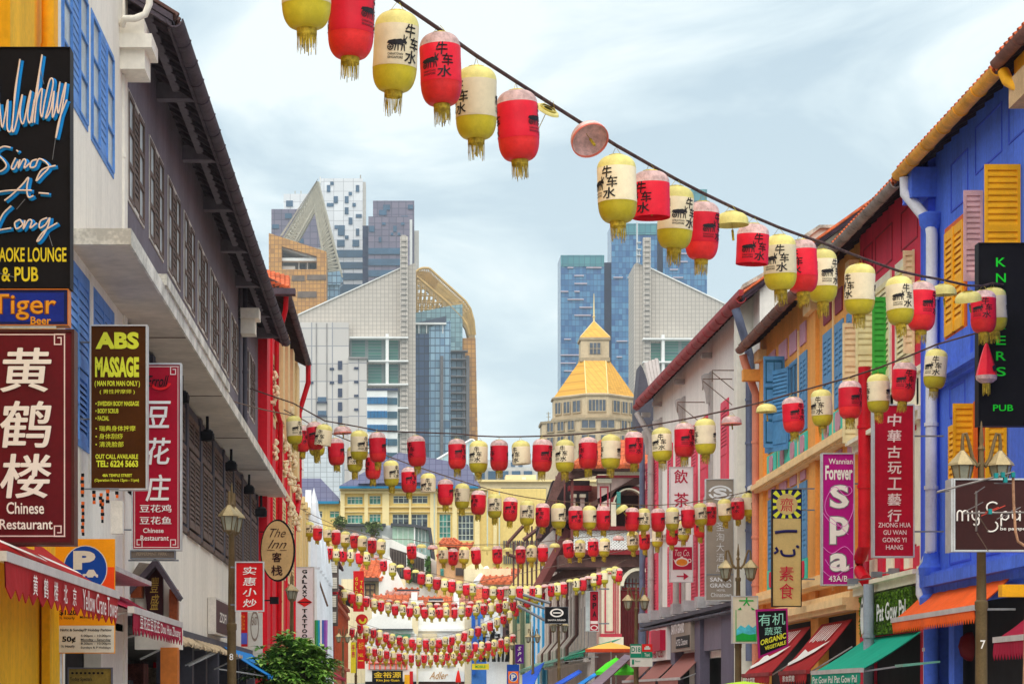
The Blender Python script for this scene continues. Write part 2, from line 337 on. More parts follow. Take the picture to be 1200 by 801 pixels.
for u_, vs in ((389.5, (433, 449)), (418, (433, 449, 465, 481)), (365.5, (449,))):
    for v_ in vs: f.B(u_-2.5, u_+2.5, v_, v_+2.6, 7 if u_ > 409 else 5, (7.4 if u_ > 409 else 5.4)).build('vent', m_purpd, t)
for v_ in (467, 483, 499):
    f.B(373, 383, v_, v_+5, 5, 5.4).build('window', m_win, t); f.B(372, 384, v_+5.6, v_+7.2, 5, 6).build('window_ledge', m_purpd, t)
for a in ((410, 452, 397, 423), (456, 468, 399, 423), (431.5, 452, 427, 451.5), (456, 468, 427, 451.5), (466, 468.5, 458, 540)): f.B(*a, 0, .4).build('glazing', m_teal, t)
for v_, a in ((397.5, 410), (424.8, 432), (452, 431), (479.5, 466), (507, 466)): f.B(a, 478.5, v_-.9, v_+.9, .4 if v_ != 479.5 else .4, 5).build('frame_beam', m_wht, t)
f.B(452, 455.6, 393, 452, .4, 4.4).build('frame_post', m_wht, t)
# striped little tower
f = FX(820); t = bld('striped_tower', 'small white office block with turquoise strip windows', f, 448)
f.B(430, 454, 457, 700, -6, 4).build('wall', m_wht, t); f.poly(MB(), [(454, 458), (466, 459.5), (466, 700), (454, 700)], -6, 2.5).build('side_wall', m_wht, t)
f.B(430, 466.5, 456.5, 459, -6, 4.3).build('roof_edge', m_purpd, t)
for i in range(6):
    v_ = 467+i*16; f.B(430.6, 454, v_, v_+7.8, 4, 4.5).build('strip_window', m_tealb, t); f.B(454.2, 465.6, v_, v_+7.8, 2.5, 3).build('strip_window', mat('deep teal strip window', hexc(14, 76, 98), .2, .2, .3, 0, spec=.6), t)
    for j in range(1, 6): f.B(430.6+j*4, 430.9+j*4, v_, v_+7.8, 4.5, 4.7).build('mullion', m_purpd, t)
# --- glass and gold lattice building
f = FX(900); t = bld('lattice_topped_tower', 'glass tower under an arched golden lattice roof', f, 522)
f.B(487, 503, 391, 700, -8, 0).build('dark_curtain_wall', m_blued, t)
f.poly(MB(), [(503, 384), (528, 376), (528, 700), (503, 700)], -8, 1).build('pale_curtain_wall', m_bluel, t)
f.poly(MB(), [(487, 366), (530, 357.5), (542, 356), (542, 412), (503, 412), (503, 391), (487, 391)], -9, -.5).build('upper_glazing', glass_tower('greenish glazing', [hexc(70, 100, 112), hexc(140, 172, 178), hexc(96, 130, 140)], 1.8, 1.8, .2, hexc(90, 110, 116), .14, 4), t)
f.poly(MB(), [(489, 378), (523, 370), (523, 379), (489, 379)], -.5, .2).build('dark_recess', mat('dark glazing', hexc(72, 80, 96), .3, .1, .4, 0), t)
f.B(487, 523, 379, 381, 0, 2.5).build('terrace_beam', m_wht, t)
for a in (491, 500, 519): f.B(a-.6, a+.4, 381, 391, 0, 1.5).build('terrace_post', m_wht, t)
f.B(528, 542, 412, 700, -8, 0).build('glazed_bay', m_bluel, t)
q = MB()
for i in range(11):
    v_ = 412+i*9.8; f.box(q, 528, 546 if i else 548, v_, v_+1.3, 0, 4.5)
q.build('balcony_slab', mat('grey balcony', hexc(112, 110, 112), .7, .1, .4, 0), t, kind='stuff')
f.B(542, 545, 414, 700, -4, 2).build('grey_pier', mat('grey balcony', hexc(112, 110, 112), .7, .1, .4, 0), t); f.B(546, 550, 417, 700, -5, 1.5).build('grey_pier', mat('grey balcony', hexc(112, 110, 112), .7, .1, .4, 0), t)
f.B(516, 519.5, 418, 700, 1, 3).build('grey_pier', mat('grey balcony', hexc(112, 110, 112), .7, .1, .4, 0), t)
f.poly(MB(), [(542, 395), (557.5, 395), (560, 510), (560, 700), (542, 700)], -10, -2).build('orange_curtain_wall', m_goldf, t)
q = MB(); arc = [(488, 318), (491, 315), (496, 313.5), (503, 313.8), (545, 352), (551, 361), (555, 375), (556.5, 392)]; inn = [(488, 324), (490.5, 325), (496, 330), (503, 336), (522, 352), (541, 371), (547, 380), (550, 392)]
for nn in (-1, -12):
    for i in range(len(arc)-1):
        f.bar(q, arc[i], arc[i+1], .5, nn); f.bar(q, inn[i], inn[i+1], .6, nn)
        m_ = max(2, int(math.dist(arc[i], arc[i+1])/2.2))
        for j in range(m_):
            a, b = lerp(arc[i], arc[i+1], j/m_), lerp(arc[i], arc[i+1], (j+1)/m_); c, d_ = lerp(inn[i], inn[i+1], j/m_), lerp(inn[i], inn[i+1], (j+1)/m_)
            f.bar(q, a, c, .22, nn, 3); f.bar(q, a, d_, .18, nn, 3); f.bar(q, b, c, .18, nn, 3)
    for k_ in (.25, .5, .75):
        for i in range(len(arc)-1): f.bar(q, lerp(arc[i], inn[i], k_), lerp(arc[i+1], inn[i+1], k_), .2, nn, 3)
    for i in range(9): f.bar(q, (488.5+i*5, 326+i*4.1), (488.5+i*5, 366-i*.7), .3, nn, 4)
    for i in range(5): f.bar(q, (488, 330+i*8), (488+(4+i*8)*1.1, 330+i*8), .3, nn, 4)
    for i in range(6): f.bar(q, (489+i*5, 366-i*1.2), (494+i*5, 331+i*4), .22, nn, 4)
q.build('golden_lattice', m_golds, t, recalc=False, kind='stuff')
f.poly(MB(), [(488, 319), (496, 314.5), (503, 315), (545, 353), (555, 376), (556, 392), (551, 392), (547, 381), (541, 372), (503, 337), (496, 331), (488, 325)], -11, -10.5).build('roof_skin', mat('tan roof skin', hexc(186, 160, 118), .6, .12, .3, 0), t)
# low pale glass shed in front
f = FX(600); t = bld('glass_canopy', 'pale sloping glass canopy left of the open sky', f, 530)
f.poly(MB(), [(508, 541), (552, 515), (560, 520), (560, 560), (508, 560)], -6, 0).build('glazing', mat('pale green glazing', hexc(176, 206, 208), .2, .1, .3, 0, spec=.6), t)
q = MB(); f.bar(q, (506, 542), (553, 514.5), .35); f.bar(q, (553, 514.5), (563, 521), .3)
for i in range(4): f.bar(q, (518+i*10, 536-i*5.5), (518+i*10, 560), .12)
q.build('frame', m_wht, t, kind='stuff')
t = bld('low_office_block', 'pale flat roofed office block with blue windows in the distance', f, 600)
f.B(500, 690, 545, 700, -22, -6).build('wall', m_concp, t); f.B(556, 690, 533, 546, -30, -12).build('rooftop_storey', mat('ash grey wall', hexc(188, 190, 192), .7, .1, .2, 0), t)
for i in range(9): f.B(503+i*14, 513+i*14, 549, 560, -6, -5.6).build('window', m_win, t)
for i in range(3): f.B(592+i*9, 597+i*9, 536, 541, -12, -11.6).build('window', m_win, t)
f.B(355, 400, 505, 700, -30, -6).build('glass_wing', grid_mat('grey white grid wall', hexc(196, 202, 206), 1.6, 1.2, hexc(150, 156, 160), .1), t)
# --- right blue towers
f = FX(1010); t = bld('blue_tower', 'lower blue glass tower behind the gold roofed turret', f, 682)
f.B(657, 708, 299, 700, -20, 0).build('curtain_wall', m_blue, t); f.B(657, 708, 299, 312, 0, .4).build('crown_glazing', glass_tower('teal crown glazing', [hexc(56, 116, 128), hexc(84, 144, 150), hexc(62, 122, 136)], 2.3, 3.3, .2, hexc(56, 100, 116), .1, 6), t)
rr = random.Random(5); q = MB()
for i in range(26):
    u_ = 657+rr.choice([0, 4, 8, 16, 22, 30, 36, 38]); l_ = rr.uniform(6, 20); v_ = 313+rr.randrange(14)*9.3; f.box(q, u_, min(708, u_+l_), v_, v_+1.3, 0, .5+.01*i)
q.build('spandrel_strips', m_stripe, t, kind='stuff')
f.B(708, 716.5, 306, 700, -20, -3).build('dark_link', m_purpd, t)
t = bld('blue_tower', 'tall blue glass tower half hidden by the right concrete slab', f, 780)
f.B(716.5, 770, 262, 700, -20, 0).build('curtain_wall', m_blue, t); f.B(770, 777, 268, 700, -20, -3).build('dark_link', m_purpd, t); f.B(777, 828.5, 222, 700, -20, 0).build('curtain_wall', m_blue, t)
f.B(777, 828.5, 222, 236, 0, .4).build('crown_glazing', _m['teal crown glazing'], t); f.B(716.5, 770, 262, 275, 0, .4).build('crown_glazing', _m['teal crown glazing'], t)
q = MB()
for i in range(30):
    l_ = rr.uniform(6, 14); u_ = rr.choice([rr.uniform(717, 758), rr.uniform(777, 815)]); v_ = 278+rr.randrange(16)*9.3; f.box(q, u_, u_+l_, v_, v_+1.3, 0, .5+.01*i)
q.build('spandrel_strips', m_stripe, t, kind='stuff')
# --- concrete slab, right
f = FX(880); t = bld('concrete_tower', 'sloping topped concrete slab tower with tall mast on the right', f, 800)
f.poly(MB(), [(743, 310), (746, 307.5), (761, 314), (843, 353), (900, 380), (900, 700), (743, 700)], -22, 0).build('panel_wall', m_conc, t)
f.poly(MB(), [(761, 313), (843, 352), (860, 360), (860, 361.5), (761, 314.5)], -22, .6).build('roof_edge', m_wht, t)
f.B(753, 761.5, 280, 700, 0, 3.2).build('vertical_fin', m_conc, t)
q = MB()
for i in range(40): f.box(q, 754.3, 760.2, 284+i*6.2, 285+i*6.2, 3.2, 3.7)
q.build('fin_ribs', _m['darker concrete'], t, kind='stuff')
for a in ((762, 774, 402, 424), (777.5, 812, 396, 424), (762, 774, 428, 470), (777.5, 812, 428, 470)): f.B(*a, 0, .4).build('glazing', m_teal, t)
for v_ in (399, 426): f.B(752, 815, v_-.9, v_+.9, .4, 5).build('frame_beam', m_wht, t)
f.B(774, 777.4, 394, 470, .4, 4.4).build('frame_post', m_wht, t)
q = MB(); f.bar(q, (746, 309), (746, 262), .35, 2); f.bar(q, (748.5, 309), (748.5, 295), .3, 2)
for v_ in (285, 293, 300): f.box(q, 745, 750.5, v_, v_+1.2, 1, 3)
q.build('mast', mat('mast grey', hexc(190, 195, 198), .6, .05, .5, 0), t, kind='stuff')
# --- octagonal gold roofed building
f = FX(350); k = f.k; cx, cy = f.x(696), 372.0; t = bld('gold_roofed_turret_building', 'octagonal sandstone building with stepped golden roof and spire', f, 696)
k = cy/FOC
cx = (696-U0)*k; kz = lambda v: EYE+(V0-v)*k
def octo(mb, prof):
    """prof rows: half width, half length of the street face, height"""
    n0 = len(mb.v)
    for w_, a_, z in prof:
        for x_, y_ in ((a_, -w_), (w_, -a_), (w_, a_), (a_, w_), (-a_, w_), (-w_, a_), (-w_, -a_), (-a_, -w_)): mb.v.append(Vector((cx+x_*k, cy+y_*k, z)))
    for i in range(len(prof)-1):
        for j in range(8):
            q = (j+1) % 8; mb.f.append((n0+i*8+j, n0+i*8+q, n0+(i+1)*8+q, n0+(i+1)*8+j)); mb.mi.append(0)
    return mb
m_sand = mat('sandstone', hexc(205, 184, 152), .85, .12, .25, .2, streak=.2); m_sandd = mat('sandstone trim', hexc(176, 158, 130), .85, .12, .3, .1)
m_groof = glass_tower('golden roof tiles', [hexc(214, 154, 46), hexc(228, 170, 60), hexc(204, 144, 42)], .9, .32, .5, hexc(190, 134, 40), .12, 3)
m_grib = mat('roof rib', hexc(240, 214, 150), .6, .05, .3, 0)
octo(MB(), [(48, 12.5, kz(467.5)), (18, 12.5, kz(425)), (1, 1, kz(424))]).build('main_roof', m_groof, t)
octo(MB(), [(17.5, 17.4, kz(397.5)), (.3, .3, kz(376)), (.1, .1, kz(376))]).build('spire_roof', m_groof, t)
octo(MB(), [(16.5, 16.4, kz(426)), (16.5, 16.4, kz(397)), (.1, .1, kz(396.9))]).build('lantern_drum', m_sand, t)
octo(MB(), [(17.6, 17.5, kz(401)), (18, 17.8, kz(400)), (18, 17.8, kz(397.6)), (1, 1, kz(397.5))]).build('drum_cornice', m_sandd, t)
octo(MB(), [(17.6, 17.5, kz(425.5)), (17.6, 17.5, kz(421)), (1, 1, kz(420.9))]).build('drum_base', m_sandd, t)
q = MB(); 
for x_ in (-12.5, 12.5): q.tube([(cx+x_*k, cy-48.3*k, kz(467.2)), (cx+x_*k, cy-18*k, kz(424.8))], .09, 5)
for sx in (-1, 1): q.tube([(cx+sx*17.5*k, cy-17.5*k, kz(397.3)), (cx, cy, kz(376))], .07, 5)
q.build('roof_ribs', m_grib, t, kind='stuff')
q = MB().tube([(cx, cy, kz(377)), (cx, cy, kz(344))], [.16, .05], 6); q.lathe((cx, cy, 0), [(.05, kz(372)), (.3, kz(371)), (.05, kz(370))], 8); q.build('spire', m_grib, t)
def octwall(wd, a, v0, v1, wins, nm):
    octo(MB(), [(wd, a, kz(v1)), (wd, a, kz(v0)), (1, 1, kz(v0)+.01)]).build(nm, m_sand, t)
    # windows on the street face and both diagonal faces
    fr0 = Fr((cx, cy-wd*k, 0), (1, 0, 0), (0, -1, 0))
    for fr_, lst in ((fr0, wins[0]), (Fr((cx+a*k, cy-wd*k, 0), (1, 1, 0), (1, -1, 0)), wins[1]), (Fr((cx-a*k, cy-wd*k, 0), (-1, 1, 0), (-1, -1, 0)), wins[1])):
        for s0, s1, va, vb, npn in lst:
            w_ = MB().box(fr_, s0*k, s1*k, .02, .12, kz(vb), kz(va)).build('window', m_win2, t)
            q = MB(); 
            for j in range(npn+1):
                xx = s0+(s1-s0)*j/npn; q.box(fr_, xx*k-.05, xx*k+.05, .1, .2, kz(vb), kz(va))
            q.box(fr_, s0*k-.1, s1*k+.1, 0, .26, kz(vb)-.16, kz(vb)); q.build('frame', m_sandd, w_)
m_win2 = mat('smoky window', hexc(84, 92, 104), .2, .25, .8, 0, spec=.6)
octwall(48, 12.5, 467, 496, [[(-10, 10, 474, 487, 5)], [(8, 20, 474, 487, 2), (24, 34, 474, 487, 2), (38, 47, 474, 487, 2)]], 'upper_storey')
octo(MB(), [(49.5, 13.5, kz(469.5)), (50, 13.5, kz(467.8)), (47, 12, kz(466))]).build('cornice', m_sandd, t)
octo(MB(), [(50, 13.5, kz(494.5)), (50, 13.5, kz(491.5)), (47, 12, kz(491))]).build('string_course', m_sandd, t)
octwall(62, 22, 497, 760, [[(-19, -3, 499, 508, 2), (3, 19, 499, 508, 2), (-19, -3, 516, 530, 2), (3, 19, 516, 530, 2)], [(6, 16, 499, 509, 2), (22, 32, 499, 509, 2), (38, 48, 499, 509, 2), (6, 16, 516, 528, 2), (22, 32, 516, 528, 2), (38, 48, 516, 528, 2)]], 'lower_storeys')
octo(MB(), [(63.5, 22.5, kz(499)), (64, 22.5, kz(496.5)), (60, 21, kz(496))]).build('parapet', m_sandd, t)
octo(MB(), [(62.8, 22.3, kz(513.5)), (62.8, 22.3, kz(511.5)), (60, 21, kz(511))]).build('string_course', m_sandd, t)
frw = Fr((cx, cy-16.5*k, 0), (1, 0, 0), (0, -1, 0)); wn = MB().box(frw, -6.5*k, 6.5*k, .02, .1, kz(417), kz(404)).build('window', m_win2, t)
q = MB()
for j in range(4): q.box(frw, (-6.5+j*4.33)*k-.05, (-6.5+j*4.33)*k+.05, .1, .16, kz(417), kz(404))
q.box(frw, -6.5*k, 6.5*k, .1, .17, kz(411), kz(410.4)); q.build('frame', m_sandd, wn)
tg = thing('rooftop_antenna', 'small antenna on the left shoulder of the sandstone building', 'antenna', (cx-55*k, cy-30*k, kz(497)))
q = MB(); q.tube([(cx-55*k, cy-30*k, kz(497)), (cx-55*k, cy-30*k, kz(486))], .08, 4)
for v_ in (492, 488): q.box(Fr((cx-55*k, cy-30*k, 0), (1, 0, 0), (0, -1, 0)), -2.5*k, 2.5*k, -.05, .05, kz(v_), kz(v_-.6))
q.build('rods', m_steel, tg)
# ---------------------------------------------------------------- yellow apartment building
f = FX(230); t = bld('yellow_building', 'long yellow building with grey blue hipped roof behind the lanterns', f, 480)
m_yel = mat('yellow render', hexc(234, 205, 128), .85, .08, .3, .15, streak=.25); m_yelt2 = mat('pale yellow trim', hexc(240, 218, 160), .8, .06, .4, .1)
m_slate = glass_tower('blue grey roof sheets', [hexc(112, 112, 142), hexc(128, 128, 158), hexc(120, 120, 150)], .6, .5, .6, hexc(96, 96, 126), .1, 2)
m_fascia = mat('blue fascia', hexc(40, 130, 170), .6, .08, .5, 0); m_curt = mat('green curtained glass', hexc(70, 150, 138), .25, .4, 1.2, 0, spec=.5); m_gwin = mat('grey curtained glass', hexc(74, 86, 96), .2, .6, 1.5, 0, spec=.6)
m_wfr = mat('pale window frame', hexc(206, 214, 200), .6, .05, 1, 0)
wins = [(407, 425, 581.5, 590.5, 4, m_curt), (433, 446, 580.5, 590.5, 3, m_curt), (461, 479, 580.5, 589.5, 3, m_gwin), (483, 501, 580.5, 589.5, 3, m_gwin), (407, 425, 603, 613, 4, m_curt), (433, 446, 602, 612, 3, m_curt), (460, 479, 602, 619, 3, m_gwin), (482, 501, 602, 619, 3, m_gwin), (515, 528, 602, 630, 3, m_curt), (537, 555, 603, 633, 4, m_gwin),
        (370, 377, 597, 605, 2, m_gwin), (386, 397, 597, 605, 2, m_curt)]
H = [(f.x(a), f.x(b), f.z(d_), f.z(c)) for a, b, c, d_, _, _ in wins]
MB().wall(f.fr, f.x(399), f.x(640), f.z(760), f.z(572), H[:10], 0, -9).build('wall', m_yel, t, recalc=False)
MB().wall(f.fr, f.x(335), f.x(399), f.z(760), f.z(588), H[10:], -1.5, -9).build('wing_wall', m_yel, t, recalc=False)
for (a, b, c, d_, n_, mm), i in zip(wins, range(20)):
    nn = -.2 if i < 10 else -1.7
    w_ = f.B(a, b, c, d_, nn-.1, nn).build('window', mm, t); q = MB()
    for j in range(n_+1): xx = a+(b-a)*j/n_; f.box(q, xx-.35, xx+.35, c, d_, nn+.01, nn+.08)
    for vv in ([c+.3, d_-.5]+([c+(d_-c)*.3] if d_-c < 20 else [c+(d_-c)*.3, c+(d_-c)*.52, c+(d_-c)*.78])): f.box(q, a, b, vv-.35, vv+.35, nn+.02, nn+.1)
    q.build('frame', m_wfr, w_)
for a in ((399, 560, 593, 594.2, .3), (399, 560, 599, 600, .2), (399, 570, 575.5, 578, .5), (398, 572, 571.5, 574.5, .9)): f.B(a[0], a[1], a[2], a[3], 0, a[4]).build('cornice', m_yelt2, t)
for a, b in ((399, 404), (427, 431.5), (448, 456), (479.3, 481.8), (504, 512), (530, 535.5), (556, 562), (578, 582)): f.B(a, b, 578, 660, .01, .35).build('pilaster', m_yelt2, t)
for a, b in ((400, 404), (427, 431), (450, 457)): pass
f.poly(MB(), [(398, 570), (468, 531), (548, 545), (563, 571), (563, 572.5), (398, 572.5)], -7, 1.0).build('hipped_roof', m_slate, t)
f.poly(MB(), [(420, 568), (466, 545), (509, 566)], 1, 1.6).build('front_gable_roof', m_slate, t)
f.B(398, 560, 570.6, 573, 1.0, 1.3).build('fascia', m_fascia, t)
f.poly(MB(), [(330, 559), (375, 559), (397, 582), (397, 587), (330, 587)], -8, -1).build('wing_roof', m_slate, t); f.B(335, 397, 586, 589, -1.2, -.8).build('fascia', m_fascia, t)
q = MB()
for i in range(16): f.box(q, 590+i*2.6, 591.2+i*2.6, 633, 645, 0, .25); f.box(q, 590+i*2.6, 591.2+i*2.6, 650, 660, 0, .25)
q.build('louvres', mat('grey louvre bars', hexc(90, 92, 96), .6, .1, 1, 0), t, kind='stuff')
q = MB()
for u_ in (509, 571, 585): q.tube([f.fr.p(f.x(u_), .4, f.z(575)), f.fr.p(f.x(u_), .4, f.z(640))], .06, 5)
q.build('downpipe', m_wfr, t, kind='stuff')
f2 = FX(262); t = bld('beige_block', 'beige flat roofed block with dark strip window right of the yellow building', f2, 610)
f2.B(556, 700, 563, 760, -10, 0).build('wall', mat('beige render', hexc(230, 210, 170), .85, .06, .3, .1), t); f2.B(587, 640, 571.5, 582, 0, .3).build('strip_window', m_win2, t); f2.B(594, 630, 553, 563.5, -6, -3).build('rooftop_hut', mat('beige render', hexc(230, 210, 170)), t)
f2.B(556, 700, 562, 564.5, -9, .5).build('parapet', m_yelt2, t)
for a, b in ((613, 618),): f2.B(a, b, 556, 561, -3, -2.8).build('window', m_wfr, t)
# ---------------------------------------------------------------- roofs and houses beyond the street end
m_otile = mat('orange clay tiles', hexc(198, 98, 58), .85, .35, 2.5, .3); m_ptile = mat('weathered pink tiles', hexc(190, 128, 112), .85, .25, 2.5, .3)
m_white = mat('white lime wash', hexc(236, 232, 224), .85, .06, .6, .15, streak=.2); m_cream = mat('cream wall', hexc(236, 218, 178), .85, .08, .5, .15, streak=.3); m_dkw = mat('dark window', (.03, .035, .045), .25, .2, 2, 0, spec=.6)
m_dlou = mat('dark brown louvre', hexc(86, 74, 70), .7, .15, 1, .1); m_gglass = mat('pale green glass', hexc(168, 198, 178), .2, .1, .4, 0, spec=.5); m_dgrey = mat('dark grey metal', hexc(76, 78, 84), .5, .15, 1, .1)
def tiled(f, name, pts, slope_n, t, m, rows=0, cols=0, u0=0, u1=0, v0=0, v1=0, n0=0):
    """roof pitch: lower edge nearer than the upper, with raised tile courses"""
    (ua, ub, vb), (uc, ud, vt) = pts
    fr = f.fr; q = MB(); nb, ntp = n0, n0-slope_n
    A_, B_, C_, D_ = fr.p(f.x(ua), nb, f.z(vb)), fr.p(f.x(ub), nb, f.z(vb)), fr.p(f.x(ud), ntp, f.z(vt)), fr.p(f.x(uc), ntp, f.z(vt))
    dn = Vector((0, 0, -.25)); q.add([A_, B_, C_, D_, A_+dn, B_+dn, C_+dn, D_+dn], [(0, 1, 2, 3), (4, 7, 6, 5), (0, 4, 5, 1), (1, 5, 6, 2), (2, 6, 7, 3), (3, 7, 4, 0)])
    o = q.build(name, m, t)
    q = MB(); n_ = max(4, int((B_-A_).length/.42))
    for i in range(n_+1):
        k_ = i/n_; q.tube([A_.lerp(B_, k_)+Vector((0, 0, .03)), D_.lerp(C_, k_)+Vector((0, 0, .03))], .1, 5)
    q.build('tile_rows', m, t, kind='stuff', smooth=True)
    return o
f = FX(205); t = bld('penthouse', 'pale green glazed penthouse with dark roof below the yellow building', f, 470)
f.B(395, 460, 614, 720, -6, -1).build('grey_wall', mat('ash grey wall', hexc(196, 196, 194)), t); f.B(394, 452, 613, 615.5, -6.2, 0).build('roof_slab', m_dgrey, t)
f.poly(MB(), [(460, 616), (485, 616), (485, 650), (460, 640)], -5, .5).build('glass_wall', m_gglass, t); f.poly(MB(), [(486, 617), (502, 620), (505, 655), (486, 652)], -5, 0).build('glass_side', mat('pale aqua glass', hexc(176, 208, 200), .2, .1, .4, 0, spec=.5), t)
f.B(485, 486.5, 616, 653, -4, .9).build('corner_post', m_wht, t); f.poly(MB(), [(458, 613.5), (486, 615), (505, 619), (510, 655), (506, 655), (502, 622), (486, 618), (458, 616.5)], -5.5, 1.1).build('roof_edge', m_dgrey, t)
q = MB()
for u_ in (466, 472, 478, 490, 494, 498): f.box(q, u_, u_+.5, 619, 648, .5, .7)
q.build('mullions', m_wht, t, kind='stuff')
f.poly(MB(), [(448, 628), (505, 655), (520, 664), (520, 720), (448, 720)], -2, 2).build('sloping_parapet', m_white, t)
q = MB(); f.poly(q, [(457, 643), (479, 650), (505, 659), (505, 690), (457, 674)], 2.05, 2.2); q.build('dark_screen', m_dlou, t)
q = MB()
for i in range(15): f.box(q, 458+i*3.1, 459+i*3.1, 645+i*1, 673+i*1, 2.2, 2.4)
q.build('screen_slats', mat('screen slat', hexc(110, 98, 92), .7, .1, 1, 0), t, kind='stuff')
for a in (476, 497): f.B(a, a+3, 652, 685, 2.2, 2.8).build('white_post', m_wht, t)
for u_ in (480, 501):
    rr = random.Random(int(u_)); q = MB()
    for i in range(90):
        c_ = f.fr.p(f.x(u_+rr.uniform(-2, 2.5)), 2.9+rr.uniform(-.1, .2), f.z(rr.uniform(654, 684))); a = Vector((rr.gauss(0, 1), rr.gauss(0, 1), rr.gauss(0, 1))).normalized()*.22; b = Vector((rr.gauss(0, 1), rr.gauss(0, 1), rr.gauss(0, 1))).normalized()*.16
        q.quad(c_-a, c_-b, c_+a, c_+b)
    tag(q.build('climbing_plant', mat('far leaf green', (.07, .16, .03), .7, .4, 3, 0), None, kind='stuff'))
def far_tree(u, v0, v1, wpx, d, label, seed):
    rr = random.Random(seed); f = FX(d); t = thing('rooftop_tree', label, 'tree', f.fr.p(f.x(u), 0, f.z(v1)), 'small trees on the far rooftop')
    q = MB(); 
    for i in range(7):
        q.tube([f.fr.p(f.x(u), 0, f.z(v1)), f.fr.p(f.x(u+rr.uniform(-.3, .3)*wpx), rr.uniform(-.5, .5), f.z(v1-(v1-v0)*.5)), f.fr.p(f.x(u+rr.uniform(-.6, .6)*wpx), rr.uniform(-1, 1), f.z(rr.uniform(v0, v0+(v1-v0)*.5)))], [.08, .05, .02], 4)
    q.build('trunk', mat('twig brown', (.12, .09, .06)), t); q = MB()
    for i in range(240):
        c_ = f.fr.p(f.x(u+rr.gauss(0, .36)*wpx), rr.gauss(0, .8), f.z(v0+abs(rr.gauss(0, .42))*(v1-v0))); a = Vector([rr.gauss(0, 1) for _ in range(3)]).normalized()*.17; b = Vector([rr.gauss(0, 1) for _ in range(3)]).normalized()*.12
        q.quad(c_-a, c_-b, c_+a, c_+b)
    q.build('crown', mat('rooftop leaf', (.10, .14, .04), .7, .5, 3, 0), t)
far_tree(398, 606, 624, 9, 203, 'thin tree on the rooftop below the yellow building, left of the pair', 1); far_tree(437, 612, 632, 13, 203, 'wider thin tree on the rooftop beside the green glass penthouse', 2)
f = FX(188); t = bld('gabled_house', 'cream house with orange gable roof and brown window left of the street end', f, 440)
f.B(400, 475, 678, 800, -6, 0).build('wall', m_cream, t); tiled(f, 'roof', ((420, 448, 677), (426, 454, 652)), 5, t, m_otile, n0=.6)
f.poly(MB(), [(444, 678), (456, 650), (475, 690), (475, 720), (444, 720)], -4, .5).build('gable_wall', m_white, t); f.B(420, 444, 677, 681, 0, .9).build('eave_board', m_dlou, t)
w_ = f.B(428, 439, 684.5, 697, 0, .15).build('window', mat('warm pane', hexc(226, 190, 140), .4, .1, 1, 0), t); q = MB()
for a in ((428, 439, 683.5, 685), (428, 439, 697, 698.5), (427.5, 429, 683.5, 698.5), (438.5, 440, 683.5, 698.5), (433, 434.5, 685, 697), (428, 439, 690, 691)): f.box(q, *a, .15, .4)
q.build('frame', m_dlou, w_)
f = FX(178); t = bld('tiled_roof_house', 'low white house with long orange tiled roof at the left street end', f, 470)
tiled(f, 'roof', ((438, 478, 704), (438, 479, 695)), 3, t, m_otile, n0=.5); tiled(f, 'upper_roof', ((452, 490, 694), (453, 490, 688)), 3, t, m_ptile, n0=-3.4); tiled(f, 'top_roof', ((462, 490, 685), (463, 490, 682.5)), 3, t, m_otile, n0=-6.5)
f.B(465, 492, 688, 690, -3, -2.8).build('clerestory', m_dkw, t); f.B(436, 496, 703, 800, -5, .2).build('wall', m_white, t); f.B(482, 489, 694, 720, -3, 1).build('party_wall', m_white, t)
t = bld('tiled_roof_house', 'pale house with orange tiled roof and dark ridge vent above the white shop', f, 510)
tiled(f, 'roof', ((489, 532, 722), (489, 532, 694)), 7, t, m_otile, n0=-.5); f.B(503, 520, 698, 701, -5.5, -4).build('ridge_vent', m_dkw, t); f.B(502, 521, 701, 702.2, -5, -3.5).build('vent_sill', m_wht, t); f.B(488, 560, 722, 800, -6, -1).build('wall', m_white, t)
f.B(532, 538, 694, 722, -6, .5).build('party_wall', m_white, t); tiled(f, 'side_roof', ((538, 556, 732), (538, 556, 694)), 7, t, m_ptile, n0=-.5); tiled(f, 'side_roof', ((556, 582, 704), (550, 590, 684)), 6, t, m_otile, n0=-1.5)
f = FX(195); t = bld('gabled_house', 'house with broad orange roof and white verge between the lanterns', f, 600)
tiled(f, 'roof', ((563, 598, 682), (575, 614, 661)), 7, t, m_otile, n0=1); q = MB(); q.tube([f.fr.p(f.x(557), 1.1, f.z(683)), f.fr.p(f.x(573), -5.5, f.z(661))], .22, 5); q.build('verge', m_wht, t)
f.B(545, 600, 664, 800, -8, -2).build('wall', m_cream, t)
f = FX(200); t = bld('peach_house', 'small peach house with red roofs and grey shutter above the rooftops', f, 525)
f.B(512, 546, 655, 800, -6, 0).build('wall', mat('peach wall', hexc(228, 176, 130), .85, .1, .5, .1), t); f.B(534, 544, 665, 674, 0, .2).build('shutter', m_dlou, t); f.B(516, 520, 666, 674, 0, .2).build('window', m_curt, t)
tiled(f, 'roof', ((512, 540, 652), (528, 556, 632)), 5, t, m_otile, n0=.8); tiled(f, 'small_roof', ((515, 541, 636), (521, 533, 627)), 3, t, m_otile, n0=-1); f.poly(MB(), [(545, 665), (560, 656), (572, 672), (572, 700), (545, 700)], -5, .3).build('gable_wall', m_cream, t)
for u_ in (548, 553, 558): f.B(u_, u_+2, 668, 681, .3, .45).build('window', m_win2, t)
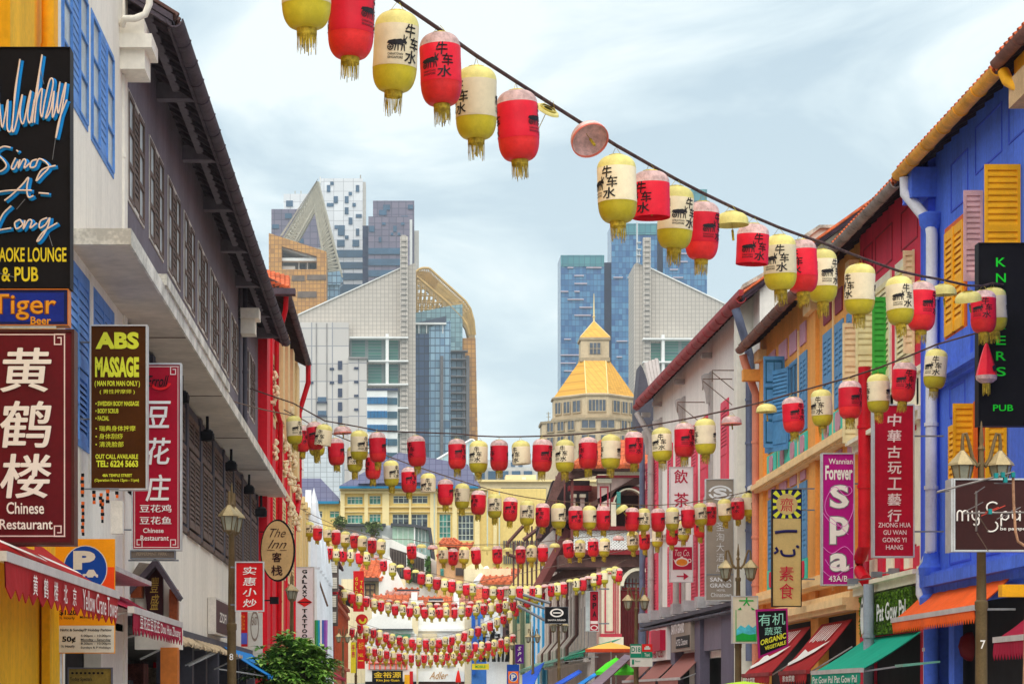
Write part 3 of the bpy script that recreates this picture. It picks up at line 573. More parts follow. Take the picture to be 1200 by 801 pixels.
# ================================================================ LANTERNS
RL = .17; UN = RL/90
m_redp = mat('red lantern paper', (.74, .014, .035), .45, .06, 9, .12, obj=True, trans=.12)
m_creamp = mat('cream lantern paper', (.85, .71, .48), .5, .05, 9, .12, obj=True, trans=.12)
m_fade = mat('faded pink lantern cap', (.68, .44, .41), .55, .22, 14, .12, obj=True, trans=.1)
m_redc = mat('red lantern base cap', (.76, .03, .03), .38, .1, 8, .1, obj=True, trans=.1)
m_yelt = mat('yellow lantern cap', (.77, .66, .22), .45, .10, 12, .1, obj=True, trans=.12)
m_yelb = mat('olive yellow lantern base', (.58, .46, .03), .38, .08, 10, .1, obj=True, trans=.1)
m_gold = mat('gold tassel', (.52, .36, .03), .6, .35, 20, .2, obj=True)
m_ring = mat('gilt ring', (.55, .42, .06), .35, .2, 20, .1, metal=.5, obj=True)
m_ink = mat('black ink', (.018, .016, .02), .6, .1, 5, 0, obj=True)
m_wire = mat('rusty wire', (.16, .10, .07), .6, .3, 20, 0)
m_inner = mat('lantern inner rim', (.85, .22, .16), .5, .1, 10, 0, obj=True)
def dome(r0, r1, z0, z1, n=7, up=True):
    """quarter ellipse; up: from the neck r0 at z0 out to r1 at z1"""
    out = []
    for i in range(n+1):
        a = math.pi/2*i/n
        r = r0+(r1-r0)*(math.sin(a) if up else math.cos(a)); z = (z1+(z0-z1)*math.cos(a)) if up else (z0+(z1-z0)*math.sin(a))
        out.append((r, z))
    return out
def sc_prof(p): return [(r*UN, z*UN) for r, z in p]
def wrap(mb0, r, zoff=0):
    """x = arc length in units (90 = one radius), y = height in units -> on the cylinder, centred on -Y"""
    out = []
    for v in mb0.v:
        a = v.x/90.0-math.pi/2
        out.append(Vector((math.cos(a)*r*UN, math.sin(a)*r*UN, (v.z+zoff)*UN)))
    return out
def print_mb(full=True):
    q = MB(); X = Vector((1, 0, 0)); Z = Vector((0, 0, 1))
    def ch(s, x, z, w, h, sh=.0, b=.012): put_text(q, s, (x-w/2, 0, z-h/2), X*w, Z*h, bold=b, shear=sh)
    ch('牛', 25, -92, 50, 54, .12, .022); ch('车', 49, -139, 50, 52, .06, .022); ch('水', 33, -190, 62, 50, .06, .024)
    # ox cart: wheel, cart, ox
    def poly(pts): q.quad(*[(a, 0, b) for a, b in pts])
    cx, cz = -57, -158
    for i in range(12):
        a0, a1 = i*math.pi/6, (i+1)*math.pi/6
        poly([(cx+13*math.cos(a0), cz+13*math.sin(a0)), (cx+13*math.cos(a1), cz+13*math.sin(a1)), (cx+9*math.cos(a1), cz+9*math.sin(a1)), (cx+9*math.cos(a0), cz+9*math.sin(a0))])
    for i in range(3):
        a = i*math.pi/3; c, s = math.cos(a), math.sin(a); poly([(cx+10*c-1.3*s, cz+10*s+1.3*c), (cx+10*c+1.3*s, cz+10*s-1.3*c), (cx-10*c+1.3*s, cz-10*s-1.3*c), (cx-10*c-1.3*s, cz-10*s+1.3*c)])
    poly([(-72, -143), (-38, -150), (-30, -138), (-38, -128), (-66, -133)])
    poly([(-40, -146), (-14, -150), (-4, -142), (-4, -132), (-16, -126), (-40, -130)])
    poly([(-8, -140), (6, -146), (10, -138), (2, -128), (-8, -126)]); poly([(2, -132), (12, -116), (9, -114), (-2, -128)]); poly([(-6, -128), (-6, -110), (-2, -110), (-1, -128)])
    for x0, dx in ((-38, -4), (-30, 2), (-12, -3), (-6, 5)): poly([(x0, -146), (x0+6, -146), (x0+4+dx, -172), (x0+dx, -172)])
    poly([(-44, -140), (-41, -140), (-44, -160), (-46, -160)])
    if full:
        ch('CHINATOWN', -36, -184, 62, 9, 0, .02); ch('SINGAPORE', -36, -197, 62, 9, 0, .02)
    else:
        poly([(-67, -180), (-5, -180), (-5, -188), (-67, -188)]); poly([(-67, -193), (-5, -193), (-5, -201), (-67, -201)])
    return q
_pr = {}
def lantern_parts(kind, detail):
    seg = 28 if detail == 2 else (16 if detail == 1 else 10)
    red = kind in 'Rrt'
    P_ = []
    nd = 8 if detail == 2 else 4
    top = dome(34, 90, -5, -62, nd)
    if kind in 'RYrytk':
        P_.append(('upper_cap', MB().lathe((0, 0, 0), sc_prof(top+[(91, -64)]), seg), m_fade if red else m_yelt, True))
        z1 = -222 if kind in 'RYk' else (-226)
        body = [(90, -62), (91, -66), (90, -100), (90.5, -140), (90, -180), (91, z1+4), (90, z1)]
        if kind in 'ry': body += [(88, z1), (87, z1+20)]
        P_.append(('paper_cylinder', MB().lathe((0, 0, 0), sc_prof(body), seg), m_redp if red else m_creamp, True))
        if kind in 'RY':
            P_.append(('base_cap', MB().lathe((0, 0, 0), sc_prof([(91, -222)]+dome(40, 90, -224, -308, nd, False)[0:0]+[(40+50*math.cos(math.pi/2*i/nd)**.9 if i < nd else 40, -224-84*math.sin(math.pi/2*i/nd)) for i in range(nd+1)]+[(20, -309)]), seg), m_redc if red else m_yelb, True))
        elif kind in 'ry':
            P_.append(('inner_rod', MB().tube([(0, 0, -60*UN), (6*UN, 0, -215*UN)], 5*UN, 5), m_gold, False))
    if kind in 'dpc':
        if kind == 'c': pr = [(20, -4), (50, -8), (56, -16), (48, -20), (20, -16)]
        else: pr = [(0, -6)]+dome(34, 90, -5, -55, nd)+[(92, -66), (92, -76 if kind == 'p' else -72), (89, -70), (86, -54), (70, -32), (45, -18), (0, -14)]
        P_.append(('upper_cap', MB().lathe((0, 0, 0), sc_prof(pr), seg), m_yelt if kind != 'p' else m_fade, True))
        if kind == 'p': P_.append(('red_rim', MB().lathe((0, 0, 0), sc_prof([(92.6, -66), (93, -77), (88, -77), (87.5, -66)]), seg), m_inner, True))
        z2 = -150 if kind == 'd' else (-120 if kind == 'p' else -230)
        q = MB().tube([(0, 0, -10*UN), (4*UN, 0, (z2+55)*UN)], 1.6*UN, 4); q.tube([(4*UN, 0, (z2+55)*UN), (8*UN, 0, z2*UN)], 7*UN, 6)
        P_.append(('lamp_holder', q, m_gold, False))
    if kind == 'k': pass
    # ring + hook wires
    q = MB().lathe((0, 0, 0), sc_prof([(30, 0), (36, 0), (38, -4), (34, -8), (28, -8)]), max(seg//2, 8))
    if detail: 
        for sx in (-1, 1): q.tube([(sx*30*UN, 0, 0), (sx*4*UN, 0, 34*UN)], 1.3*UN, 3)
    else: q.tube([(0, 0, 0), (0, 0, 34*UN)], 1.5*UN, 3)
    P_.append(('hanging_ring', q, m_ring, False))
    if kind in 'RYt':
        q = MB().lathe((0, 0, 0), sc_prof([(38, -300), (37, -330 if detail == 2 else -345)]), max(12, seg//2)); rr = random.Random(3 if red else 5)
        n = 40 if detail == 2 else 14
        for i in range(n):
            a = 2*math.pi*i/n; wd = .05 if detail == 2 else .2; z0 = -328 if detail == 2 else -340; zl = -392-rr.uniform(-26, 8); r1 = 36+rr.uniform(-4, 3); a2 = a+rr.uniform(-.06, .06)
            q.quad(*[(r*UN*math.cos(b), r*UN*math.sin(b), z*UN) for r, b, z in ((37, a-wd, z0), (37, a+wd, z0), (r1, a2+wd*.9, zl), (r1, a2-wd*.9, zl))])
        P_.append(('tassel', q, m_gold, False))
    if kind in 'RYrytk':
        pm = print_mb(detail == 2) if detail else None
        q = MB()
        if detail:
            for turn in (0, math.pi):
                vs = wrap(pm, 92.6); R = Matrix.Rotation(turn, 3, 'Z'); q = MB(); q.add([R @ v for v in vs], pm.f); P_.append(('printed_characters', q, m_ink, False))
            return P_
        else:
            s = MB(); s.quad((-70, 0, -130), (-4, 0, -128), (-6, 0, -168), (-66, 0, -168)); s.quad((14, 0, -70), (40, 0, -66), (46, 0, -118), (20, 0, -112)); s.quad((32, 0, -118), (64, 0, -114), (58, 0, -156), (34, 0, -158)); s.quad((20, 0, -168), (56, 0, -166), (60, 0, -200), (14, 0, -202))
            for turn in (0, math.pi):
                vs = wrap(s, 93.5); R = Matrix.Rotation(turn, 3, 'Z'); q.add([R @ v for v in vs], s.f)
        P_.append(('printed_characters', q, m_ink, False))
    return P_
def make_lantern(kind, detail):
    """returns a prototype object list; detail 0 is a single mesh"""
    parts = lantern_parts(kind, detail)
    if kind == 'k':
        pass
    if detail == 0:
        mb = MB(); ms = []
        for nm, q, m, sm in parts:
            if m not in ms: ms.append(m)
            mb.cur = ms.index(m); mb.add(q.v, q.f)
        o = mb.build('paper_lantern', ms, recalc=False, smooth=True); return o
    r = bpy.data.objects.new('paper_lantern', None); COL.objects.link(r); r.empty_display_size = .1
    for nm, q, m, sm in parts: q.build(nm, m, r, recalc=False, smooth=sm)
    return r
_proto = {}
def lantern(kind, detail, loc, rz, label, group, tilt=(0, 0), scale=1):
    key = (kind, detail)
    if key not in _proto:
        o = make_lantern(kind, detail); _proto[key] = o
    else:
        p = _proto[key]; o = p.copy(); COL.objects.link(o)
        for c in list(p.children):
            d = c.copy(); COL.objects.link(d); d.parent = o
    o.location = loc; o.rotation_euler = (tilt[0], tilt[1], rz); o.scale = (scale*rng.uniform(.955, 1.035), scale*rng.uniform(.955, 1.035), scale*rng.uniform(.98, 1.02))
    for k in ('label', 'group', 'category'):
        if k in o: del o[k]
    tag(o, label, 'lantern', group); return o
rng = random.Random(11)
KN = {'R': 'red paper lantern with gold tassel', 'Y': 'cream paper lantern with yellow caps', 'r': 'red lantern that has lost its base and tassel', 'y': 'cream lantern that has lost its base and tassel',
      'd': 'lone yellow cap left of a broken lantern', 'p': 'lone pink cap left of a broken lantern', 'c': 'small yellow cap with a dangling lamp holder'}
ORD = ['first', 'second', 'third', 'fourth', 'fifth', 'sixth', 'seventh', 'eighth', 'ninth', 'tenth', 'eleventh', 'twelfth', 'thirteenth', 'fourteenth', 'fifteenth', 'sixteenth', 'seventeenth', 'eighteenth', 'nineteenth', 'twentieth']
KS = {'R': 'red', 'Y': 'cream', 'r': 'baseless red', 'y': 'baseless cream', 'd': 'lone yellow cap', 'p': 'lone pink cap', 'c': 'small yellow cap'}
def string(items, a, b, detail, where, group, ends, cable_r=.012, gap=0, sameg=False):
    """items (u, v, kind, rot[, tiltx, tilty]); world line Y = a + b*X; ends: cable end pixels"""
    pts = []; cnt = {}
    tot = {}
    for it in items: tot[it[2]] = tot.get(it[2], 0)+1
    for it in items:
        u, v, k = it[:3]; rot = it[3] if len(it) > 3 else rng.uniform(-170, 180)
        q = (u-U0)/FOC; Y = a/(1-b*q); X = q*Y; Z = ZV(v, Y)
        cnt[k] = cnt.get(k, 0)+1
        n = cnt[k]; f = {'R': 'with gold tassel', 'Y': 'with yellow caps', 'r': 'open at the bottom', 'y': 'open at the bottom', 'd': 'of a broken lantern', 'p': 'of a broken lantern', 'c': 'with dangling lamp holder'}[k]
        noun = KS[k]+('' if 'cap' in KS[k] else ' lantern')
        if sameg: lab = 'tiny '+noun+' '+where
        elif tot[k] == 1: lab = 'only '+noun+' '+f+' on '+where
        elif n == tot[k]: lab = 'last '+noun+' '+f+' at the right end of '+where
        else: lab = (ORD[n-1] if n <= 20 else 'late')+' '+noun+' '+f+' from the left along '+where
        tl = it[4:6] if len(it) > 5 else (rng.gauss(0, .035), rng.gauss(0, .035))
        lantern(k, detail, (X, Y, Z), math.radians(rot), lab, group, tl, rng.uniform(.97, 1.03))
        pts.append((u, Vector((X, Y, Z+32*UN))))
    # cable through the hanging points, ends given as pixels on the same line
    for (u, v) in ends:
        q = (u-U0)/FOC; Y = a/(1-b*q); pts.append((u, Vector((q*Y, Y, ZV(v, Y)))))
    pts.sort(key=lambda t: t[0]); P0 = [p for _, p in pts]
    # smooth
    for it_ in range(3): P0 = [P0[0]]+[Vector((P0[i].x, P0[i].y, P0[i].z*.6+.2*(P0[i-1].z+P0[i+1].z))) for i in range(1, len(P0)-1)]+[P0[-1]]
    o = MB().tube(P0, cable_r, 6).build('lantern_cable', m_wire if detail < 2 else mat('wrapped brown cable', (.10, .055, .05), .8, .35, 12, .4), None, recalc=False, smooth=True)
    tag(o, 'sagging '+('brown' if detail == 2 else 'thin')+' cable carrying '+where, 'cable', 'lantern cables')
    return P0
S1 = [(358, -67, 'Y', 180), (413, -25, 'R', 72), (466, 13, 'Y', 22), (515, 39, 'R', -12), (558, 78, 'Y', -72), (605, 106, 'R', 72), (643, 126, 'c', 0, .5, .5), (686, 155, 'p', 0, -.75, -.35),
      (722, 182, 'Y', -50), (762, 200, 'r', -50), (793, 218, 'Y', 28), (824, 236, 'R', 40), (857, 248, 'd', 0), (883, 262, 'r', -2), (913, 275, 'Y', -25), (938, 281, 'R', -55), (963, 292, 'Y', 32),
      (1008, 309, 'Y', -78), (1053, 324, 'Y', 2), (1080, 330, 'R', 40), (1105, 333, 'd', 0), (1134, 341, 'd', 0, .25, -.15), (1152, 340, 'R', -20), (1163, 337, 'Y', 100), (1184, 340, 'R', 95), (1203, 340, 'Y', -70)]
string(S1, 18.3, 1.81, 2, 'the nearest string', 'lanterns on the nearest string', [(300, -125), (1218, 340)], .016)
S2 = [(344, 487, 'Y', 32), (368, 494, 'R', 0), (381, 497, 'y', -40), (401, 499, 'p', 0), (421, 504, 'Y', 35), (442, 506, 'R', 75), (487, 510, 'R', -60), (535.5, 514, 'R', 30), (561, 516, 'Y', -30),
      (585, 515, 'R', -80), (610, 516, 'y', -62), (636, 514, 'R', 35), (662, 515, 'Y', -35), (689, 512, 'R', -75), (716, 509, 'Y', 80), (743, 505, 'R', 5), (775, 501, 'Y', -30), (802, 495, 'R', 20), (826, 490, 'Y', 85),
      (857, 487, 'p', 0), (898, 473, 'd', 0), (928.5, 465, 'R', 20), (962, 456, 'Y', -45), (996, 446, 'R', 40), (1029, 438, 'Y', 75), (1061, 424, 'R', -5), (1098, 409, 'Y', -30)]
string(S2, 46.5, -1.24, 2, 'the second string', 'lanterns on the second string', [(293, 455), (1180, 380)], .014)
S3 = [(355, 498, 'R', 180), (371, 503, 'Y', 0), (393, 513, 'R', 75), (415.5, 522, 'Y', -20), (437.5, 530, 'R', -70), (458, 539, 'Y', 30), (479, 547, 'R', 20), (501.5, 554, 'y', -20), (522, 561, 'R', 70),
      (542, 566, 'Y', -60), (561, 574, 'R', -50), (579.5, 578, 'Y', -5), (598.5, 582, 'R', 0), (618, 586, 'Y', 0), (636, 589, 'R', -40), (654.5, 589, 'Y', 40), (674.5, 592, 'R', 5), (691, 592, 'Y', 70),
      (707, 592, 'R', 50), (726, 593, 'd', 0, .1, -.6), (741, 594, 'R', 85), (754.5, 595, 'Y', -5), (771, 595, 'R', 60), (788, 594, 'Y', 50), (806, 592, 'R', 85), (820, 589, 'Y', 20), (832.5, 588, 'R', 0),
      (848.5, 584, 'Y', 50), (864, 582, 'R', -40), (877, 577, 'Y', 60), (887.5, 576, 'R', 0)]
string(S3, 54, .9, 1, 'the third string', 'lanterns on the third string', [(333, 480), (893, 570)], .012)
S4 = [(353, 607, 'R', 0), (363, 611, 'Y', 180), (372.5, 615, 'R', 60), (383, 617, 'Y', 50), (394, 620, 'R', -60), (405, 622, 'Y', 40), (415.5, 624, 'R', 0), (425, 627, 'Y', 50), (436, 629, 'R', 170), (447, 631, 'Y', 40),
      (482, 636, 'R', 170), (494, 637, 'd', 0), (507, 638, 'p', 0), (519, 640, 'Y', -30), (531, 642, 'R', 0), (544, 640, 'Y', -40), (557, 640, 'R', -60), (570, 640, 'd', 0), (582.5, 639, 'R', 0), (595, 641, 'd', 0),
      (610, 639, 'R', 0), (623, 638, 'Y', -30), (636, 637, 'R', 80), (650, 636, 'd', 0), (665, 632, 'R', 20), (680, 632, 'Y', -20), (695, 630, 'R', 0), (709, 630, 'Y', 30), (725, 627, 'p', 0), (741, 622, 'Y', 10), (755, 621, 'R', 10),
      (771, 618, 'Y', 20), (788, 615, 'R', 60), (802, 609, 'Y', -30), (820, 606, 'R', 0), (838, 602, 'Y', 30), (856, 597, 'R', 0)]
string(S4, 84.8, -1.78, 1, 'the fourth string', 'lanterns on the fourth string', [(344, 600), (870, 590)], .012)
S5 = [(366, 634), (378, 636), (386, 639), (394, 642), (402, 642), (412, 643), (421, 645), (430, 646), (440, 650, 'p'), (449, 654), (460, 659), (469, 661, 'd'), (477, 664, 'R'), (487, 667, 'd'), (494, 669, 'R'), (503, 672, 'Y'), (512.5, 675), (521, 677),
      (529.5, 678), (538, 680), (546, 682), (554, 683), (562, 684, 'p'), (569, 686), (578, 686), (587, 687), (593, 686, 'p'), (600.5, 686), (609, 686), (617, 686), (624, 686), (631, 685), (638, 684, 'p'), (646.5, 683), (653, 682), (660, 681),
      (668, 678, 'd'), (675.5, 677), (683, 676), (689, 674, 'p'), (696, 671), (702, 670), (708, 668), (714, 665, 'd'), (721, 663, 'Y'), (725, 665, 'R')]
def alt(lst):
    out = []; nx = 'R'
    for i, it in enumerate(lst):
        k = it[2] if len(it) > 2 else nx
        if k in 'RY': nx = 'Y' if k == 'R' else 'R'
        out.append((it[0], it[1], k, rng.uniform(-80, 60)))
    return out
string(alt(S5), 105, 0, 0, 'the fifth string', 'lanterns on the fifth string', [(357, 628), (734, 655)], .012)
def curve(pts, step, jit=.4):
    out = []; u = pts[0][0]
    while u <= pts[-1][0]:
        for i in range(len(pts)-1):
            if pts[i][0] <= u <= pts[i+1][0]:
                # smooth through neighbours
                t = (u-pts[i][0])/(pts[i+1][0]-pts[i][0]); v = pts[i][1]+(pts[i+1][1]-pts[i][1])*t; break
        out.append((u, v+rng.uniform(-jit, jit))); u += step*rng.uniform(.93, 1.07)
    return out
far = [([(394, 688), (402, 690), (430, 698), (453, 705), (477, 709), (500, 711), (530, 711), (556, 708), (577, 706), (600, 702), (620, 697), (640, 690)], 8.6, 122, 'the sixth string'),
       ([(437, 700), (465, 703), (500, 706), (540, 705), (590, 699), (622, 693)], 9.6, 129, 'the seventh string'),
       ([(422, 730), (433, 734), (455, 741), (480, 746), (510, 748), (535, 743), (560, 733), (577, 726), (592, 718), (612, 704)], 7.6, 136, 'the eighth string'),
       ([(413, 735), (440, 744), (470, 750), (500, 752), (540, 753), (570, 751), (592, 746), (604, 741)], 7.2, 141, 'the ninth string'),
       ([(426, 755), (470, 764), (500, 765), (540, 762), (570, 755), (600, 744)], 7.0, 146, 'the tenth string'),
       ([(430, 763), (480, 769), (530, 768), (562, 762), (600, 751)], 7.4, 150, 'the lowest string')]
for pts, st, d, nm in far:
    its = alt(curve(pts, st))
    string(its, d, 0, 0, 'on '+nm+' near the street end', 'lanterns on '+nm, [(pts[0][0]-6, pts[0][1]-4), (pts[-1][0]+6, pts[-1][1]-4)], .012, sameg=True)
# odd ones that hang below the near cable on the right
def hang(u, v, d, kind, rot, lab, top, tl=(0, 0)):
    p = P(u, v, d); lantern(kind, 2, p, math.radians(rot), lab, 'lanterns below the nearest string', tl)
    q = P(u, top, d); tag(MB().tube([p+Vector((0, 0, .03)), q], .005, 5).build('hanging_wire', m_wire, None), 'thin wire holding the '+lab.split(',')[0], 'wire')
hang(1189, 376, 33.6, 'Y', 100, 'low cream lantern with olive base beside the green lettered black sign', 341)
hang(1160, 366, 33.6, 'r', 150, 'low faded red lantern half hidden behind its brighter neighbour', 340)
# collapsed, drop shaped red lantern
p = P(1156, 402, 32.8)
pear = thing('paper_lantern', 'collapsed pear shaped red lantern in front of the black pub sign', 'lantern', p, 'lanterns below the nearest string')
MB().lathe((0, 0, 0), [(.012, 0), (.03, -.04), (.075, -.18), (.13, -.36), (.15, -.44)], 7).lathe((0, 0, 0), [(.0, .0), (.012, 0)], 7)
q = MB().lathe(p, [(.012, 0), (.035, -.04), (.08, -.18), (.13, -.36), (.148, -.44)], 7); q.build('paper_body', m_redp, pear, recalc=False)
MB().lathe(p, [(.148, -.44), (.14, -.49), (.09, -.53), (.05, -.545)], 14).build('base_cap', m_fade, pear, recalc=False, smooth=True)
q = MB(); 
for i in range(14):
    a = i*math.pi/7; q.quad(*[p+Vector((.055*math.cos(b), .055*math.sin(b), z)) for b, z in ((a-.2, -.54), (a+.2, -.54), (a+.15, -.67-.02*(i % 3)), (a-.15, -.67-.02*(i % 3)))])
q.build('tassel', m_gold, pear, recalc=False); MB().tube([p, p+Vector((0, 0, .62))], .004, 5).build('hanging_wire', m_wire, pear)
q = MB(); q.quad(p+Vector((.045, -.135, -.33)), p+Vector((.1, -.11, -.30)), p+Vector((.108, -.115, -.39)), p+Vector((.06, -.145, -.40))); q.build('printed_characters', m_ink, pear, recalc=False)
# ================================================================ STREET AND SHARED BUILDERS
m_bounce = mat('street paving paled for light bounce', (.40, .375, .35), .9, .2, 2, .4); m_pave = mat('grey paving', (.42, .40, .37), .85, .15, 2, .3); m_kerb = mat('kerb stone', (.42, .41, .39), .85, .12, 3, .3); m_paint = mat('road paint', (.75, .74, .70), .7, .1, 4, .1)  # unseen street paving, made pale to bounce light up onto the facades
G = B(WORLD, -2500, 2500, -500, 2600, -.9, -.02); tag(G.build('ground', mat('city ground', (.16, .16, .15), .9, .2, .02, .1)), kind='structure')
tag(B(WORLD, -2.0, 5.9, -20, 165, -.016, .0).build('road', m_bounce), kind='structure')
for x0, x1, nm in ((-4.3, -2.15, 'pavement_left'), (6.05, 9.3, 'pavement_right')): tag(B(WORLD, x0, x1, -20, 165, -.016, .13).build(nm, m_pave), kind='structure')
for x0, x1, nm in ((-2.15, -2.0, 'kerb_left'), (5.9, 6.05, 'kerb_right')): tag(B(WORLD, x0, x1, -20, 165, -.016, .14).build(nm, m_kerb), kind='structure')
q = MB()
for i in range(30): q.box(WORLD, 1.9, 2.02, i*5.5, i*5.5+2.4, .004, .008)
tag(q.build('road_markings', m_paint), kind='structure')

m_black = mat('near black interior', (.012, .011, .013), .8, .2, 3, 0); m_glass = mat('dusky window glass', (.10, .13, .16), .12, .3, 1.5, 0, spec=.6)
m_cwin = mat('curtained pane', hexc(170, 175, 176), .3, .25, 3, 0, spec=.5)
def leaf(fr, s0, s1, z0, z1, n, m, parent, name='shutter', pitch=.075, rails=(0, .42, 1), st=.055, backing=None, slatparts=False, th=.035, tilt=.03, panel=None):
    """louvred leaf; slats joined unless slatparts"""
    q = MB(); q.box(fr, s0, s0+st, n, n+th, z0, z1).box(fr, s1-st, s1, n, n+th, z0, z1)
    H = z1-z0; rz = [z0+r*H for r in rails]; rw = st*.9
    for i, r in enumerate(rz):
        a = r if i == 0 else (r-2*rw if i == len(rz)-1 else r-rw); q.box(fr, s0+st, s1-st, n, n+th, a, a+2*rw)
    sl = MB(); pan = []
    for i in range(len(rz)-1):
        a = rz[i]+(2*rw if i == 0 else rw); b = rz[i+1]-(2*rw if i == len(rz)-2 else rw)
        if panel is not None and i in panel:
            q.box(fr, s0+st, s1-st, n+.004, n+th*.5, a, b); q.box(fr, s0+st*1.7, s1-st*1.7, n+th*.5, n+th*.9, a+.06, b-.06); continue
        k = max(2, int((b-a)/pitch)); p = (b-a)/k
        for j in range(k):
            z = a+j*p; A_, B_ = s0+st, s1-st
            S = MB(); S.add([fr.p(A_, n+th*.9, z), fr.p(B_, n+th*.9, z), fr.p(B_, n+.002, z+p*.95), fr.p(A_, n+.002, z+p*.95), fr.p(A_, n+th*.9, z+p*.22), fr.p(B_, n+th*.9, z+p*.22), fr.p(B_, n+.002, z+p*1.1), fr.p(A_, n+.002, z+p*1.1)],
                 [(0, 1, 2, 3), (4, 7, 6, 5), (0, 4, 5, 1), (2, 6, 7, 3)])
            if slatparts: pan.append(S)
            else: q.add(S.v, S.f)
    o = q.build(name, m, parent)
    for S in pan: S.build('slat', m, o)
    if backing: q2 = B(fr, s0+.01, s1-.01, n-.012, n-.003, z0+.01, z1-.01); q2.build('shutter_backing', backing, parent)
    return o
def frame(fr, s0, s1, z0, z1, n0, n1, w, m, parent, name='frame'):
    q = MB(); q.box(fr, s0-w, s0, n0, n1, z0-w, z1+w).box(fr, s1, s1+w, n0, n1, z0-w, z1+w).box(fr, s0, s1, n0, n1, z1, z1+w).box(fr, s0, s1, n0, n1, z0-w, z0); return q.build(name, m, parent)
def molding(fr, s0, s1, z0, z1, m, parent, w=.03, n=.012, name='panel_moulding', cut=0):
    q = MB(); q.box(fr, s0, s1, 0, n, z0, z0+w).box(fr, s0, s1, 0, n, z1-w, z1).box(fr, s0, s0+w, 0, n, z0+w, z1-w).box(fr, s1-w, s1, 0, n, z0+w, z1-w); return q.build(name, m, parent)
def panes(fr, s0, s1, z0, z1, n, nx, nz, mg, mf, parent, bw=.03, name='window'):
    w = B(fr, s0, s1, n-.02, n, z0, z1).build(name, mg, parent); q = MB()
    for i in range(nx+1): x = s0+(s1-s0)*i/nx; q.box(fr, x-bw/2, x+bw/2, n+.001, n+.03, z0, z1)
    for i in range(nz+1): z = z0+(z1-z0)*i/nz; q.box(fr, s0, s1, n+.002, n+.026, z-bw/2, z+bw/2)
    q.build('glazing_bars', mf, w); return w
def facade(name, label, fr, s0, s1, z1, m, holes, depth=8, cat='building', z0=0, group=None):
    t = thing(name, label, cat, fr.p((s0+s1)/2, 0, 0), group)
    MB().wall(fr, s0, s1, z0, z1, holes, 0, -depth).build('wall', m, t, recalc=False)
    for h in holes: B(fr, h[0]-.02, h[1]+.02, -.27, -.23, h[2]-.02, h[3]+.02).build('opening_back', m_black, t)
    return t
def eave(fr, s0, s1, ne, ze, rise, m_tile, m_gut, m_soff, t, nw=-.1, run=4.5, gut=.075, tile_pitch=.24, rafters=True, gutter=True):
    """sloping tiled roof edge: ne = outward reach, ze = underside height at the edge; rise per metre"""
    q = MB().prism_s(fr, [(ne, ze), (ne, ze+.09), (-run, ze+.09+rise*(run+ne)), (-run, ze+rise*(run+ne))], s0, s1); q.build('roof_boards', m_soff, t)
    q = MB(); k = int((s1-s0)/tile_pitch)
    for i in range(k):
        s = s0+(i+.5)*(s1-s0)/k
        q.tube([fr.p(s, ne+.05, ze+.11-.05*rise), fr.p(s, ne-1.2, ze+.12+rise*1.2), fr.p(s, -run, ze+.12+rise*(run+ne))], [.075, .07, .06], 6)
    q.prism_s(fr, [(ne+.04, ze+.095), (ne+.04, ze+.12), (-run, ze+.12+rise*(run+ne)), (-run, ze+.095+rise*(run+ne))], s0, s1)
    q.build('roof_tiles', m_tile, t, kind='stuff')
    if rafters:
        q = MB(); k = int((s1-s0)/.55)
        for i in range(k+1):
            s = s0+.05+i*(s1-s0-.1)/k; q.prism_s(fr, [(ne-.02, ze-.07), (ne-.02, ze-.001), (nw, ze-.001+rise*(ne-nw)), (nw, ze-.07+rise*(ne-nw))], s-.03, s+.03)
        q.build('rafters', m_soff, t, kind='stuff')
    if gutter:
        q = MB(); pr = [(ne+.03+gut*math.cos(a), ze+.03+gut*math.sin(a)) for a in [math.pi*(1+i/8) for i in range(9)]]; pr2 = [(ne+.03+gut*.82*math.cos(a), ze+.03+gut*.82*math.sin(a)) for a in [math.pi*(2-i/8) for i in range(9)]]
        q.prism_s(fr, pr+pr2, s0, s1); o = q.build('gutter', m_gut, t, smooth=True)
        k = int((s1-s0)/1.1); q = MB()
        for i in range(1, k): s = s0+i*(s1-s0)/k; q.prism_s(fr, [(a+(a-ne-.03)*.12, b+(b-ze-.03)*.12) for a, b in pr]+pr2, s-.02, s+.02)
        if k > 1: q.build('gutter_joints', m_gut, o, kind='stuff')
def pipe(pts, r, m, t, name='downpipe', clips=True, label=None):
    o = MB().tube(pts, r, 10).build(name, m, t, smooth=True, label=label)
    if clips:
        q = MB()
        for i in range(len(pts)-1):
            a, b = Vector(pts[i]), Vector(pts[i+1]); n_ = int((b-a).length/1.3)
            for j in range(1, n_+1): c_ = a.lerp(b, j/(n_+1)); d_ = (b-a).normalized()*.03; q.tube([c_-d_, c_+d_], r*1.18, 10)
        if q.v: q.build('pipe_clips', m, o, kind='stuff')
    return o
